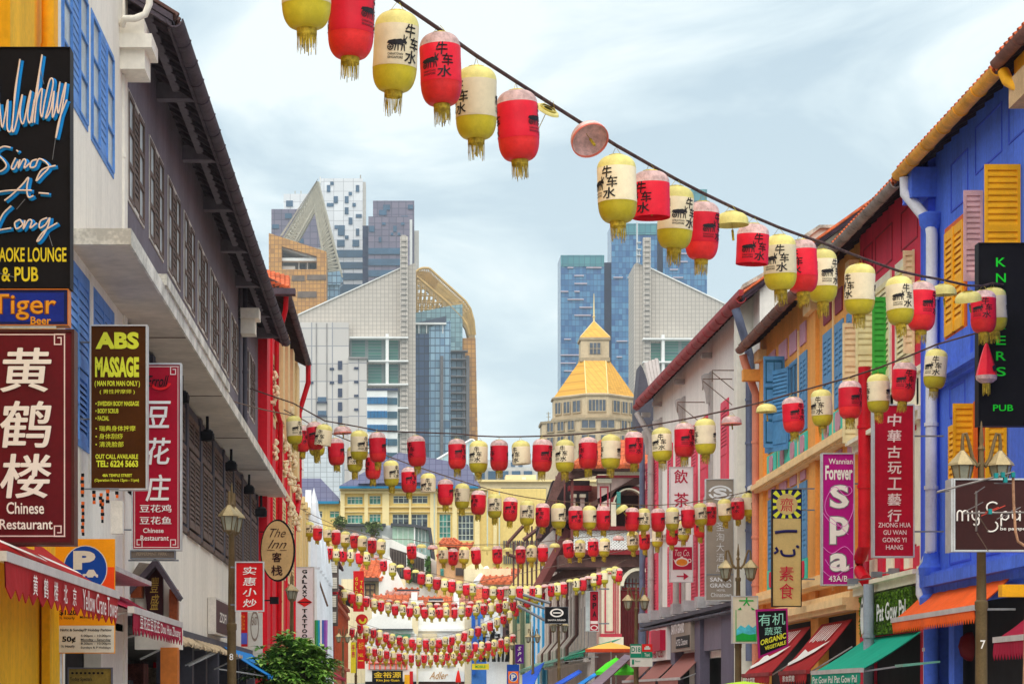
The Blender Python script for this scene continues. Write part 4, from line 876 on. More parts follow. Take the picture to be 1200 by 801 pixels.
def awning(name, label, fr, s0, s1, zw, zo, D, m, mbar, val=.3, scal=.16, text=None, n0=.02, mv=None, group=None, arms=True):
    t = thing(name, label, 'awning', fr.p((s0+s1)/2, 0, zo-val), group); q = MB(); K = 24; J = 6
    def S(i, j, off): a = s0+(s1-s0)*i/K; k = j/J; return fr.p(a, n0+(D-n0)*k, zw+(zo-zw)*k-.03*math.sin(math.pi*k)+.012*math.sin(i*2.1)*math.sin(math.pi*k)+off)
    for off in (0, -.02):
        k0 = len(q.v); q.v += [S(i, j, off) for i in range(K+1) for j in range(J+1)]
        for i in range(K):
            for j in range(J): q.f.append((k0+i*(J+1)+j, k0+(i+1)*(J+1)+j, k0+(i+1)*(J+1)+j+1, k0+i*(J+1)+j+1)); q.mi.append(0)
    q.build('canopy_cloth', m, t, recalc=False, smooth=True)
    if mbar: B(fr, s0-.02, s1+.02, D-.03, D+.05, zo-.05, zo+.03).build('front_bar', mbar, t)
    if val:
        n_ = max(3, int(abs(s1-s0)/scal)); pts = [(s0, zo-.04)]+[(s1, zo-.04)]
        low = []
        for i in range(n_*2+1): low.append((s1-(s1-s0)*i/(n_*2), zo-val+(.0 if i % 2 else .09)))
        q = MB(); k0 = 0
        for i in range(len(low)-1):
            a, b = low[i], low[i+1]; w1 = .015*math.sin(a[0]*3); w2 = .015*math.sin(b[0]*3)
            q.add([fr.p(a[0], D+.035+w1, a[1]), fr.p(b[0], D+.035+w2, b[1]), fr.p(b[0], D+.035, zo-.04), fr.p(a[0], D+.035, zo-.04), fr.p(a[0], D+.025+w1, a[1]), fr.p(b[0], D+.025+w2, b[1]), fr.p(b[0], D+.025, zo-.04), fr.p(a[0], D+.025, zo-.04)], [(0, 1, 2, 3), (4, 7, 6, 5), (0, 4, 5, 1)])
        q.build('valance', mv or m, t, recalc=False)
    if arms:
        q = MB()
        for s in (s0+.12, s1-.12): q.tube([fr.p(s, 0.0, zw-.55), fr.p(s, D-.05, zo-.03)], .018, 6)
        q.build('support_arms', mat('awning arm', (.5, .5, .5), .5, .1, 3, 0), t, kind='stuff')
    return t
# ================================================================ LEFT ROW
fr = LEFT
m_yw = mat('saffron yellow wall', hexc(250, 186, 22), .7, .13, .9, .2, streak=.3); m_yw2 = mat('orange wall', hexc(248, 172, 24), .7, .1, .9, .2)
t = facade('yellow_shophouse', 'saffron yellow shophouse wall at the near left edge', fr, 12, 27.55, 12, m_yw, [(13, 18, 5, 6.5)])
B(fr, 23.1, 24.6, .01, .2, 2.9, 12).build('pilaster', m_yw, t); B(fr, 12, 27.5, .005, .02, 6.9, 11.9).build('upper_wall', m_yw2, t)
B(fr, 26.2, 27.2, .03, .12, 0, 3.0).build('pilaster', m_yw, t)
pipe([fr.p(26.0, .13, 12), fr.p(26.0, .13, 4)], .07, m_yw2, t)
# white shophouse
m_wall = mat('warm white wall', hexc(240, 232, 218), .85, .07, .8, .25, streak=.22); m_blues = mat('cornflower blue paint', hexc(98, 146, 212), .6, .12, 3, .1); m_slab = mat('slab soffit', hexc(206, 194, 180), .9, .12, .5, .2, streak=0)
m_slabe = mat('slab edge', hexc(222, 216, 204), .9, .25, 1.6, .3)
H = [(27.95, 30.1, 8.7, 10.2), (30.55, 32.75, 8.68, 10.2), (28.3, 30.2, 4.7, 6.72), (30.7, 32.75, 4.7, 6.72)]
t = facade('white_shophouse', 'white shophouse with blue framed windows beside the neon sign', fr, 27.56, 34.2, 12.2, m_wall, H+[(28.2, 31.5, 0.0, 2.5)])
for a, b, c, d_ in H[:2]:
    k = (b-a)/3; w_ = panes(fr, a, a+k, c, d_, .0, 1, 3, m_cwin, m_blues, t); w2 = panes(fr, b-k, b, c, d_, .0, 1, 3, m_cwin, m_blues, t)
    frame(fr, a, b, c, d_, -.05, .012, .07, m_blues, t, 'window_frame'); leaf(fr, a+k, b-k, c, d_, .0, m_blues, t, backing=m_black, pitch=.1, th=.012, rails=(0, 1))
    frame(fr, a+k, b-k, c+.04, d_-.04, -.03, .016, .04, m_blues, t, 'mullion_frame')
for a, b, c, d_ in H[2:]:
    frame(fr, a, b, c, d_, -.05, .016, .07, m_blues, t, 'window_frame'); k = (b-a)/2
    leaf(fr, a, a+k, c+.9, d_, .0, m_blues, t, backing=m_black, pitch=.1, th=.02, rails=(0, 1)); leaf(fr, a+k, b, c+.9, d_, .0, m_blues, t, backing=m_black, pitch=.1, th=.02, rails=(0, 1))
    panes(fr, a, a+k, c, c+.88, .0, 1, 2, m_glass, m_blues, t); leaf(fr, a+k, b, c, c+.88, -.03, m_blues, t, backing=m_black, pitch=.07, rails=(0, 1))
B(fr, 30.2+.1, 30.6, .0, .02, 4.3, 6.88).build('pilaster', m_wall, t)
B(fr, 33.9, 34.25, 0, .03, 0, 12.2).build('end_pilaster', m_wall, t)
tag(pipe([P(143, 277, 33.9), P(143, 88, 33.9)], .05, m_wall, t))
# corbel with pipe on top
c_ = P(158, 60, 33.6)
q = MB(); fr0 = front(33.75); fx = FX(33.75)
cb = fx.B(133, 180, 45, 61, -.6, .25).build('corbel_slab', m_wall, t); fx.B(133, 171, 61, 84, -.6, .15).build('corbel_block', m_wall, t); fx.B(135, 170, 25, 45, -.6, .15).build('corbel_cap', m_wall, t)
pipe([P(176, -60, 33.4), P(175, 5, 33.4), P(170, 17, 33.4), P(158, 22, 33.4), P(146, 22, 33.4), P(143, 30, 33.5)], .05, m_wall, t, clips=False)
# cantilevered concrete canopy slab
sl_ = thing('canopy_slab', 'long cantilevered concrete canopy slab along the grey shophouse', 'canopy', fr.p(47, 0, 6.9))
B(fr, 28.62, 65.0, -.1, .7, 6.94, 7.1).build('slab', m_slab, sl_)
B(fr, 28.60, 65.02, .7, .73, 6.92, 7.12).build('slab_edge', m_slabe, sl_); B(fr, 28.56, 28.6, -.1, .73, 6.93, 7.12).build('slab_end', m_slabe, sl_)
B(fr, 32.5, 44, .5, .76, 7.121, 7.27).build('upstand', m_slabe, sl_)
q = MB()
for s in (36, 43, 50, 57): q.box(fr, s, s+.03, 0.02, .69, 6.925, 6.938)
q.build('slab_joints', mat('soffit joint', hexc(150, 138, 126), .9, .1, 1, 0), sl_, kind='stuff')
# grey shophouse block
m_gry = mat('plum grey wall', hexc(118, 110, 118), .85, .12, .7, .25, streak=.35); m_gryd = mat('dark slate paint', hexc(84, 82, 92), .7, .12, 1, .15); m_brs = mat('umber louvre paint', hexc(110, 92, 84), .7, .12, 3, .1); m_wtr = mat('off white window trim', hexc(214, 206, 196), .8, .1, 3, .15)
m_eav = mat('dark plum timber', hexc(84, 74, 82), .75, .2, 2, .2); m_rtile = mat('dark brown roof tile', hexc(92, 66, 60), .85, .25, 3, .3)
W = [(34.5+i*2.88, 34.5+i*2.88+2.0) for i in range(8)]+[(58.6, 60.3), (61, 62.9)]
lowW = [(35.1+i*2.9, 37.3+i*2.9) for i in range(10)]
t = facade('grey_shophouse', 'plum grey shophouse block with a row of white framed louvred windows', fr, 34.26, 64.5, 11.75, m_gry, [(a, b, 8.72, 10.2) for a, b in W], z0=7.1)
for a, b in W:
    frame(fr, a, b, 8.72, 10.2, -.02, .018, .06, m_wtr, t, 'window_surround'); k = (b-a)/3
    panes(fr, a, a+k, 8.72, 10.2, .0, 1, 3, m_cwin, m_brs, t, .06); panes(fr, b-k, b, 8.72, 10.2, .0, 1, 3, m_cwin, m_brs, t, .06)
    leaf(fr, a+k, b-k, 8.75, 10.17, .0, m_brs, t, backing=m_black, pitch=.09, rails=(0, 1), th=.022)
B(fr, 57.0, 57.5, 0, .05, 7.1, 11.7).build('pilaster', m_gryd, t); pipe([fr.p(57.9, .1, 11.6), fr.p(57.9, .1, 7.1)], .06, m_gryd, t)
fx = FX(57.2); fx.B(276, 304, 362, 374, -.5, .2).build('corbel_slab', m_wall, t); fx.B(279, 299, 374, 391, -.5, .1).build('corbel_block', m_wall, t)
B(fr, 34.26, 64.5, .0, .12, 11.45, 11.7).build('wall_plate', m_eav, t)
for s in (38.6, 43.0, 47.4, 51.8, 56.2, 60.6, 64.2):
    B(fr, s-.13, s+.13, 0, .62, 11.1, 11.36).build('outrigger_beam', m_gry, t)
B(fr, 34.3, 64.5, .26, .38, 11.2, 11.4).build('purlin', m_gry, t)
q = MB().prism_s(fr, [(.62, 10.98), (.66, 10.98), (.66, 11.2), (.62, 11.2)], 34, 64.9); q.build('fascia', m_eav, t)
eave(fr, 33.9, 64.9, .7, 11.06, .62, m_rtile, m_eav, m_eav, t, gut=.12)
# middle storey under the slab
t = facade('grey_middle_storey', 'dark shuttered middle storey under the concrete canopy slab', fr, 34.26, 64.5, 6.9, m_gryd, [(a, b, 4.62, 6.75) for a, b in lowW], z0=4.56)
for a, b in lowW:
    k = (b-a)/2
    for s in (a, a+k):
        leaf(fr, s+.02, s+k-.02, 4.66, 6.05, .02, m_brs, t, backing=m_black, pitch=.08, rails=(0, 1)); leaf(fr, s+.02, s+k-.02, 6.12, 6.72, .0, m_brs, t, backing=m_black, pitch=.08, rails=(0, 1))
    B(fr, a-.12, b+.12, .0, .06, 4.5, 4.6).build('sill', m_brs, t)
for i in range(11): B(fr, 34.6+i*2.9, 34.95+i*2.9, .001, .05, 4.56, 6.9).build('pilaster', m_gryd, t)
t = facade('white_spandrel_wall', 'plain white spandrel wall above the dark left shopfronts', fr, 34.25, 66.0, 4.5, m_wall, [], z0=2.72)
B(fr, 34.3, 66, 0, .12, 2.6, 2.74).build('dark_ledge', m_gryd, t)
# ground floor shopfronts
t = thing('left_shopfronts', 'dark open shopfronts between grey columns under the white wall', 'shopfront', fr.p(48, 0, 0))
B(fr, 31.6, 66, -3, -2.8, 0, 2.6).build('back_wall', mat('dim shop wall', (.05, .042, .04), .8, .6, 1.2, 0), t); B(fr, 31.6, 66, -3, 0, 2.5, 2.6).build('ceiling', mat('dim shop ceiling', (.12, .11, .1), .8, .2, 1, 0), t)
for i, s in enumerate((41.8, 44.6, 47.6, 50.6, 53.6, 56.6, 59.6, 62.6)): B(fr, s, s+.4, -.35, .02, 0, 2.6).build('column', m_gryd, t)
rr = random.Random(4); cols_ = [(.25, .18, .12), (.4, .3, .2), (.1, .12, .16), (.3, .08, .06)]
for i in range(9): s = 35+i*3.1; B(fr, s, s+rr.uniform(.8, 2), -2.6, -2.2, 1.2, 1.9+rr.random()*.5).build('display_shelf', mat('shop display %d' % (i % 4), cols_[i % 4], .6, .5, 3, 0), t)
# red ornate building
m_redw = mat('signal red wall', hexc(222, 18, 40), .65, .1, .8, .15, streak=.2); m_redp2 = mat('red gloss pipe', hexc(196, 18, 34), .4, .12, 3, .05); m_stuc = mat('cream stucco', hexc(232, 216, 176), .85, .12, 3, .4); m_creamw = mat('butter cream wall', hexc(230, 204, 150), .85, .08, .8, .2, streak=.3)
f3 = Fr((-3.76, 0, 0), (0, 1, 0), (1, 0, 0))
H = [(66.8+i*2.8, 68.2+i*2.8, 9.2, 11) for i in range(5)]+[(66.8+i*2.8, 68.2+i*2.8, 5.2, 7.4) for i in range(5)]
t = facade('red_ornate_shophouse', 'bright red shophouse with cream stucco ornaments and red downpipes', f3, 64.6, 80.2, 12.7, m_redw, H, z0=0)
for a, b, c, d_ in H: leaf(f3, a, b, c, d_, .0, m_creamw, t, backing=m_black, pitch=.1, rails=(0, .5, 1)); frame(f3, a, b, c, d_, -.02, .03, .08, m_stuc, t, 'window_surround')
def ornament(c, h, seed, t, m):
    """carved stucco capital: scrolls, leaves and a figure, all one carved mass"""
    rr = random.Random(seed); q = MB()
    for i in range(7):
        z = c.z+h*(i/7-.45); r = .04+.06*math.sin(i*1.4+seed)**2
        q.lathe(c+Vector((.04*math.sin(i*2.3), .05*math.cos(i*1.7), z-c.z)), [(.0, -h*.09), (r*.8, -h*.06), (r, 0), (r*.7, h*.05), (0, h*.08)], 8)
    for i in range(9):
        a = rr.uniform(-1.6, 1.6); z = rr.uniform(-.5, .5)*h; r = rr.uniform(.05, .1); p = c+Vector((math.cos(a)*r, math.sin(a)*r*1.5, z)); q.lathe(p, [(0, -.07), (.05, -.04), (.06, .01), (.03, .06), (0, .08)], 6)
    q.build('stucco_ornament', m, t, recalc=False, smooth=True)
for i in range(6):
    s = 66.4+i*2.7
    B(f3, s-.22, s+.22, .001, .05, 3, 12.4).build('pilaster', m_creamw if i in (2, 4) else m_redw, t)
    for z, h in ((10.1, .8), (9.1, .55), (8.35, .5), (7.3, .45)):
        if (i+int(z)) % 5 != 4: ornament(f3.p(s, .1, z), h, i*5+int(z), t, m_stuc)
    B(f3, s-.3, s+.3, .0, .14, 7.58, 7.68).build('impost', m_stuc, t); B(f3, s-.25, s+.25, 0, .12, 9.6, 9.68).build('impost', m_stuc, t)
for a, b, z0, z1 in ((68.6, 69.6, 9.4, 12.3), (71.6, 72.6, 9.2, 12.3), (74.6, 75.6, 9, 12.3), (77.5, 79, 8.6, 12.3)): B(f3, a, b, .0, .22, z0, z1).build('cream_pier', m_creamw, t)
B(f3, 64.6, 80.2, 0, .06, 7.72, 7.84).build('string_course', m_stuc, t)
pipe([f3.p(66.4, .42, 12.6), f3.p(66.4, .4, 12.2), f3.p(67.2, .12, 11.4), f3.p(67.2, .1, 9.6), f3.p(67.6, .2, 9.2), f3.p(67.6, .16, 3)], .07, m_redp2, t)
pipe([f3.p(80.3, .45, 12.6), f3.p(80.3, .45, 12.0), f3.p(80.3, .15, 11.0), f3.p(80.3, .15, 8.2), f3.p(79.6, .1, 7.6)], .09, m_redp2, t)
eave(f3, 66.0, 80.6, .42, 12.62, .5, m_rtile, m_eav, mat('dark brown soffit', (.05, .03, .025), .8, .3, 3, .2), t, gut=.1)
fx = FX(66.0); q = MB()
for i in range(6): q.tube([P(309+i*5.5, 330+i*1.6, 66), P(309+i*5.5, 330+i*1.6, 68.5)+Vector((0, 0, .3))], .09, 6)
q.build('orange_ridge_tiles', m_otile, t, kind='stuff')
fx.B(316, 346, 338, 345, -.3, .1).build('roof_end_board', m_eav, t)
# cream pilastered house
t = facade('cream_shophouse', 'cream shophouse with tall fluted pilasters beyond the red one', fr, 80.25, 93.2, 9.0, m_creamw, [(82+i*3, 83.4+i*3, 5, 7.2) for i in range(4)])
for i in range(6):
    s = 80.7+i*2.5; B(fr, s-.25, s+.25, 0, .16, 2, 8.6).build('pilaster', m_creamw, t); B(fr, s-.33, s+.33, 0, .24, 8.6, 8.85).build('capital', m_creamw, t)
for i in range(4): leaf(fr, 82+i*3, 83.4+i*3, 5, 7.2, -.05, m_creamw, t, backing=m_black, pitch=.1)
# white pointed building
m_bwht = mat('cool white facade', hexc(226, 230, 236), .7, .06, .5, .1, streak=.15)
t = facade('white_gothic_house', 'cool white house front with tall pointed gables and finials', fr, 93.4, 110, 7.2, m_bwht, [(95+i*2.6, 96.2+i*2.6, 3.4, 5.6) for i in range(6)])
for i, (s, h) in enumerate(((93.9, 9.6), (96.5, 8.2), (99.1, 9.1), (101.7, 8.0), (104.3, 8.6), (106.9, 7.9), (109.4, 8.3))):
    q = MB().prism(fr, [(s-.9, 6.2), (s+.9, 6.2), (s+.35, h-1.1), (s, h), (s-.35, h-1.1)], .02, .25); q.build('pointed_gable', m_bwht, t)
    fq = FX(s); q = MB(); q.lathe(fr.p(s, .35, 0), [(.3, 2), (.22, 6.5), (.26, 6.6), (.24, h-1.4), (.16, h-.5), (0, h+.1)], 6); q.build('finial_shaft', m_bwht, t)
for i in range(6): panes(fr, 95+i*2.6, 96.2+i*2.6, 3.4, 5.6, -.1, 2, 3, m_glass, m_bwht, t)
pipe([P(360, 640, 96), P(384, 710, 96)], .04, m_wire, t, name='stay_cable', clips=False)
# further left row
fr4 = Fr((-4.05, 0, 0), (0, 1, 0), (1, 0, 0))
def shop(name, label, fr, s0, s1, z, mw, ms, seed, top=None, trim=None, side_to=-4, group=None):
    n_ = max(2, int((s1-s0)/2.2)); k = (s1-s0)/n_; H = []
    for i in range(n_):
        for c, d_ in ((3.9, 5.9), (7.2, 9.0)):
            if d_ < z-.5: H.append((s0+(i+.24)*k, s0+(i+.76)*k, c, d_))
    t = facade(name, label, fr, s0, s1, z, mw, H, 6, group=group)
    for h in H: leaf(fr, *h, -.03, ms, t, backing=m_black, pitch=.12)
    for i in range(n_+1): B(fr, max(s0, s0+i*k-.14), min(s1, s0+i*k+.14), 0, .1, 3.3, z-.3).build('pilaster', trim or mw, t)
    for zz in (3.2, 6.6, z-.3): B(fr, s0, s1, 0, .22, zz, zz+.18).build('string_course', trim or mw, t)
    if top: eave(fr, s0, s1, .5, z-.05, .5, top, m_eav, m_eav, t, tile_pitch=.35, rafters=False, gut=.08)
    return t
shop('cream_brown_shophouse', 'cream end wall and dark brown shutters beyond the white pointed front', fr4, 111.5, 118, 7.6, m_cream, m_dlou, 1)
shop('red_shophouse', 'deep red shophouse behind the vertical red gold shop sign', fr4, 118, 130, 8.4, mat('deep red wall', hexc(150, 22, 34), .7, .12, 1, .1), m_dlou, 2, m_otile)
shop('orange_trim_shophouse', 'rust orange shophouse at the far left of the street end', fr4, 130, 160, 7.4, mat('rust wall', hexc(196, 96, 60), .8, .12, 1, .1), m_brs, 3, m_otile)
f = FX(112); t = thing('open_shutters', 'pair of brown framed shutters swung out from the cream wall', 'shutter', f.base(388))
for (a, b, c, d_) in ((386, 397, 656, 693), (386, 396, 696, 733)):
    f.box(MB(), a, b, c, d_, 0, .08).build('shutter_frame', m_dlou, t)
    for k_ in range(2):
        q = MB(); h_ = (d_-c)/2
        for i in range(5): f.box(q, a+1.8, b-2, c+2+k_*h_+i*2.6, c+4.2+k_*h_+i*2.6, .08, .14)
        q.build('louvre_slats', mat('pale slats', hexc(196, 188, 176), .7, .1, 3, 0), t, kind='stuff')
# ================================================================ RIGHT ROW
fr = RIGHT
m_blu = mat('ultramarine wall', hexc(82, 118, 228), .75, .13, .9, .25, streak=.32); m_bluD = mat('deep blue trim', hexc(60, 86, 210), .7, .1, 1, .1); m_ysh = mat('egg yolk shutter', hexc(248, 176, 22), .6, .08, 4, .1); m_psh = mat('faded pink shutter', hexc(222, 176, 176), .7, .12, 4, .1); m_orf = mat('orange window frame', hexc(226, 104, 40), .65, .1, 4, .1)
m_ogut = mat('orange painted gutter', hexc(240, 166, 48), .5, .18, 3, .1); m_ggut = mat('weathered grey gutter', hexc(150, 136, 128), .6, .25, 2, .1); m_bgut = mat('brown gutter', hexc(128, 84, 70), .6, .25, 2, .1); m_wpipe = mat('white upvc pipe', hexc(214, 212, 218), .45, .08, 2, .05); m_soff = mat('dark timber soffit', hexc(62, 46, 56), .85, .3, 3, .3)
HB = [(35.2, 37.2, 7.75, 9.35), (36.1, 37.75, 4.6, 6.1)]
t = facade('blue_shophouse', 'ultramarine blue shophouse with yellow and pink shutters under an orange gutter', fr, 28, 41.4, 10.95, m_blu, HB+[(33.0, 40.7, .1, 3.1)])
def yleaf(hinge, width, z0, z1, m, t, ang=90, name='shutter', slatparts=True, pitch=.095, st=.045, rails=(0, .38, 1), away=False, flip=1):
    """leaf standing open: hinged on the facade, turned ang degrees from the wall, seen from the street"""
    a = math.radians(ang); o = fr.p(hinge, .02, 0)
    f_ = Fr(o, Vector((-math.sin(a), math.cos(a)*(-1 if not away else 1), 0)), Vector((-math.cos(a)*(1 if not away else -1)*1, -math.sin(a), 0)))
    return leaf(f_, 0, width, z0, z1, 0, m, t, name=name, slatparts=slatparts, pitch=pitch, st=st, rails=rails)
leaf(fr, 38.55, 39.85, 7.5, 9.2, .03, m_ysh, t, backing=m_black, slatparts=True, pitch=.1, rails=(0, .45, 1), st=.08); B(fr, 38.45, 39.95, .001, .03, 7.4, 9.3).build('shutter_backing', m_orf, t)
B(fr, 39.15, 39.25, .03, .08, 7.5, 9.2).build('shutter_mullion', m_ysh, t)
yleaf(37.35, .30, 8.0, 9.4, m_psh, t, pitch=.08); yleaf(35.07, .52, 7.6, 9.3, m_ysh, t, pitch=.085, rails=(0, .45, 1))
panes(fr, 35.2, 37.2, 7.75, 9.35, -.12, 3, 3, m_cwin, m_orf, t, .06)
leaf(fr, 38.0, 39.55, 4.62, 6.0, .03, m_ysh, t, slatparts=True, pitch=.095, rails=(0, 1), st=.06, backing=m_orf); yleaf(37.9, .34, 4.4, 6.18, m_ysh, t, pitch=.09, rails=(0, .5, 1))
yleaf(35.9, .3, 4.4, 5.85, m_ysh, t, ang=100, pitch=.09, rails=(0, 1)); panes(fr, 36.1, 37.75, 4.6, 6.1, -.1, 2, 2, m_cwin, m_orf, t, .1); frame(fr, 36.1, 37.75, 4.6, 6.1, -.1, .05, .1, m_orf, t, 'window_frame')
for a, b, c, d_ in ((38.3, 39.2, 7.0, 7.42), (39.3, 39.9, 7.0, 7.42), (38.4, 39.6, 9.5, 10.3), (36.2, 37.9, 9.75, 10.5), (34.2, 35.8, 9.75, 10.6), (38.6, 39.7, 6.15, 6.65), (38.2, 39.7, 3.75, 4.35), (36.3, 37.8, 3.75, 4.35)): molding(fr, a, b, c, d_, m_bluD, t)
B(fr, 38.1, 40.4, .0, .035, 6.95, 7.46).build('raised_panel', m_blu, t)
for z0, z1, n in ((6.72, 6.8, .1), (6.8, 6.9, .2), (3.3, 3.42, .12), (3.42, 3.6, .28), (3.6, 3.66, .18)): B(fr, 28, 40.75, 0, n, z0, z1).build('cornice', m_blu, t)
q = MB().lathe(fr.p(40.55, .12, 0), [(.13, 0), (.13, 3.0), (.2, 3.1), (.2, 3.25), (.14, 3.3), (.19, 3.5), (.22, 3.75), (.15, 3.85), (.13, 4), (.13, 9.4), (.2, 9.5), (.22, 9.66), (.14, 9.7)], 14); q.build('corner_column', m_blu, t, smooth=True)
B(fr, 40.8, 41.4, .0, .12, 3.3, 10.9).build('party_pilaster', m_bluD, t); B(fr, 40.7, 41.45, 0, .42, 10.0, 10.5).build('corbel', m_blu, t)
eave(fr, 28, 34.4, .49, 10.58, .55, m_otile, m_bgut, m_soff, t, gut=.1); eave(fr, 34.4, 41.4, .47, 10.5, .55, m_otile, m_ogut, m_soff, t, gut=.12)
pipe([fr.p(34.3, .45, 10.45), fr.p(34.2, .42, 10.3), fr.p(33.2, .12, 9.7), fr.p(33.2, .12, 4)], .085, m_ysh, t)
fxx = FX(34.1); B(fr, 33.3, 34.2, .0, .4, 9.9, 10.3).build('corbel', mat('tan corbel', hexc(214, 176, 130), .8, .15, 3, .2), t); B(fr, 33.0, 34.3, .0, .3, 10.3, 10.6).build('corbel_cap', m_ysh, t)
PX = lambda u, v, X: P(u, v, DX(u, X))
pipe([PX(1061, 208, 8.45), PX(1061, 226, 8.45), PX(1090, 262, 8.76), PX(1092, 275, 8.76), PX(1091, 645, 8.76), PX(1080, 672, 8.7), PX(1080, 695, 8.66), PX(1089, 715, 8.75), PX(1089, 806, 8.75)], .1, m_wpipe, t, label='white downpipe bent outward above the shop awning')
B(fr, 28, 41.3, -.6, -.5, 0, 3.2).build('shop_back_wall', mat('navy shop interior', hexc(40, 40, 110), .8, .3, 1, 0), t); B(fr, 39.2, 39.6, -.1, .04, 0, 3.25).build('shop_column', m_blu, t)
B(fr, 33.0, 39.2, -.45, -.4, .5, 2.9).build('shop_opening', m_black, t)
# red / cream shophouse with green shutter
m_crim = mat('crimson wall', hexc(216, 44, 72), .75, .1, .9, .2, streak=.2); m_green = mat('leaf green shutter', hexc(66, 170, 62), .6, .1, 4, .1); m_crs = mat('cream shutter', hexc(236, 220, 170), .65, .08, 4, .1); m_cst = mat('pale cream trim', hexc(238, 226, 200), .8, .08, 2, .2)
HR = [(42.6, 43.9, 7.5, 9.3), (44.6, 46.2, 7.5, 9.3), (42.3, 43.6, 4.4, 6.1), (44.2, 45.6, 4.4, 6.1)]
t = facade('red_shophouse', 'crimson shophouse with cream trim and one green shutter beside the blue one', fr, 41.42, 47.6, 10.75, m_crim, HR+[(42, 47, .1, 2.7)])
for h in HR: frame(fr, *h, -.03, .03, .14, m_cst, t, 'window_surround'); leaf(fr, *h, .0, m_crs, t, backing=m_black, pitch=.09)
yleaf(45.8, .40, 6.55, 8.9, m_crs, t, slatparts=False, pitch=.1, rails=(0, .33, .66, 1)); yleaf(44.9, .26, 6.9, 9.0, m_green, t, slatparts=False, pitch=.1, rails=(0, .55, 1)); yleaf(42.4, .2, 7.6, 9.4, m_crs, t, slatparts=False)
yleaf(47.4, .36, 6.55, 8.9, m_crs, t, slatparts=False, pitch=.1, rails=(0, .33, .66, 1))
for a, b, c, d_ in ((42.2, 43.6, 9.6, 10.3), (44.4, 46, 9.6, 10.3), (46.3, 47.2, 9.6, 10.3)): molding(fr, a, b, c, d_, mat('dark crimson trim', hexc(150, 24, 46), .7, .1, 1, .1), t)
for z0, z1, n in ((6.35, 6.5, .16), (6.5, 6.58, .3), (3.55, 3.7, .15), (3.7, 3.78, .25), (7.2, 7.3, .1)): B(fr, 41.45, 47.55, 0, n, z0, z1).build('cornice', m_cst, t)
for s in (41.9, 44.25, 46.9): B(fr, s-.16, s+.16, 0, .05, 3.8, 7.2).build('pilaster', m_cst, t)
for i in range(7): B(fr, 41.8+i*.8, 42.3+i*.8, .001, .06, 3.86, 4.2).build('balustrade_panel', m_cst if i % 2 else m_crim, t)
for i in range(4): B(fr, 41.9+i*1.45, 42.9+i*1.45, .001, .05, 6.66, 7.12).build('raised_panel', m_cst, t)
pipe([PX(1013, 430, 8.6), PX(1013, 640, 8.6), PX(1007, 655, 8.6), PX(1007, 668, 8.6), PX(1015, 680, 8.6)], .12, m_redp2, t, label='thick red downpipe')
pipe([PX(1018, 684, 8.6), PX(1018, 806, 8.6)], .1, mat('grey pipe', hexc(150, 156, 168), .5, .1, 2, .05), t)
eave(fr, 41.45, 47.6, .5, 10.38, .6, m_otile, m_ggut, m_soff, t, gut=.11)
t2 = thing('hedge_signboard', 'green artificial hedge signboard with white cartoon lettering over the teal awning', 'signboard', fr.p(44.4, 0, 2.76))
B(fr, 42.0, 46.85, .02, .14, 2.74, 3.52).build('hedge_board', mat('artificial grass green', hexc(74, 104, 24), .9, .45, 14, 1), t2)
q = MB(); rr = random.Random(9)
for i in range(1500):
    c_ = fr.p(rr.uniform(42, 46.85), .15, rr.uniform(2.76, 3.5)); a = Vector((rr.gauss(0, .4), rr.gauss(0, 1), rr.gauss(0, 1))).normalized()*.035; b = Vector((rr.gauss(0, 1), rr.gauss(0, 1), rr.gauss(0, 1))).normalized()*.025; q.quad(c_-a, c_-b, c_+a, c_+b)
q.build('leaf_tufts', mat('artificial grass tuft', hexc(96, 134, 34), .8, .5, 9, 0), t2, kind='stuff', recalc=False)
m_wlet = mat('white lettering', hexc(238, 236, 230), .5, .03, 3, 0)
q = MB(); put_text(q, 'Pat Gow Pal', fr.p(45.0, .175, 2.98), fr.a*-2.6, Vector((0, 0, .33)), bold=.02); q.build('lettering', m_wlet, t2, recalc=False)
q = MB(); q.prism(fr, [(46.4+.36*math.cos(a)*.6, 3.02+.3*math.sin(a)) for a in [i*math.pi/8 for i in range(16)]], .16, .175); q.build('round_emblem', m_orf, t2)
q = MB(); q.prism(fr, [(46.4+.28*math.cos(a)*.6, 3.08+.3*math.sin(a)) for a in [i*math.pi/8 for i in range(16)]], .176, .185); q.prism(fr, [(46.25, 3.3), (46.55, 3.3), (46.4, 3.5)], .176, .185); q.build('emblem_figure', m_wlet, t2)
# orange shophouses
m_or = mat('apricot orange wall', hexc(236, 160, 76), .75, .1, .9, .2, streak=.2); m_bls = mat('steel blue shutter', hexc(88, 142, 186), .6, .1, 4, .1); m_bld = mat('petrol blue panel', hexc(20, 84, 112), .6, .12, 3, .1); m_tealp = mat('turquoise panel', hexc(60, 200, 176), .6, .08, 3, .05); m_mauv = mat('mauve panel', hexc(200, 142, 160), .65, .08, 3, .05); m_wine = mat('wine red panel', hexc(140, 34, 56), .65, .1, 3, .05); m_lc = mat('light apricot trim', hexc(244, 206, 150), .8, .08, 2, .15)
bays = [(48.0, 48.9), (49.4, 50.3), (50.7, 51.7), (53.9, 54.8), (55.2, 56.3), (56.6, 57.9), (58.4, 59.6)]
HO = [(a, b, 7.62, 9.25) for a, b in bays]+[(a, b, 4.75, 6.35) for a, b in bays]
t = facade('orange_shophouse', 'apricot orange shophouse pair with steel blue louvred windows and turquoise panels', fr, 47.62, 61, 10.7, m_or, HO+[(48, 52.4, .1, 3.3), (53.4, 60.6, .1, 3.3)])
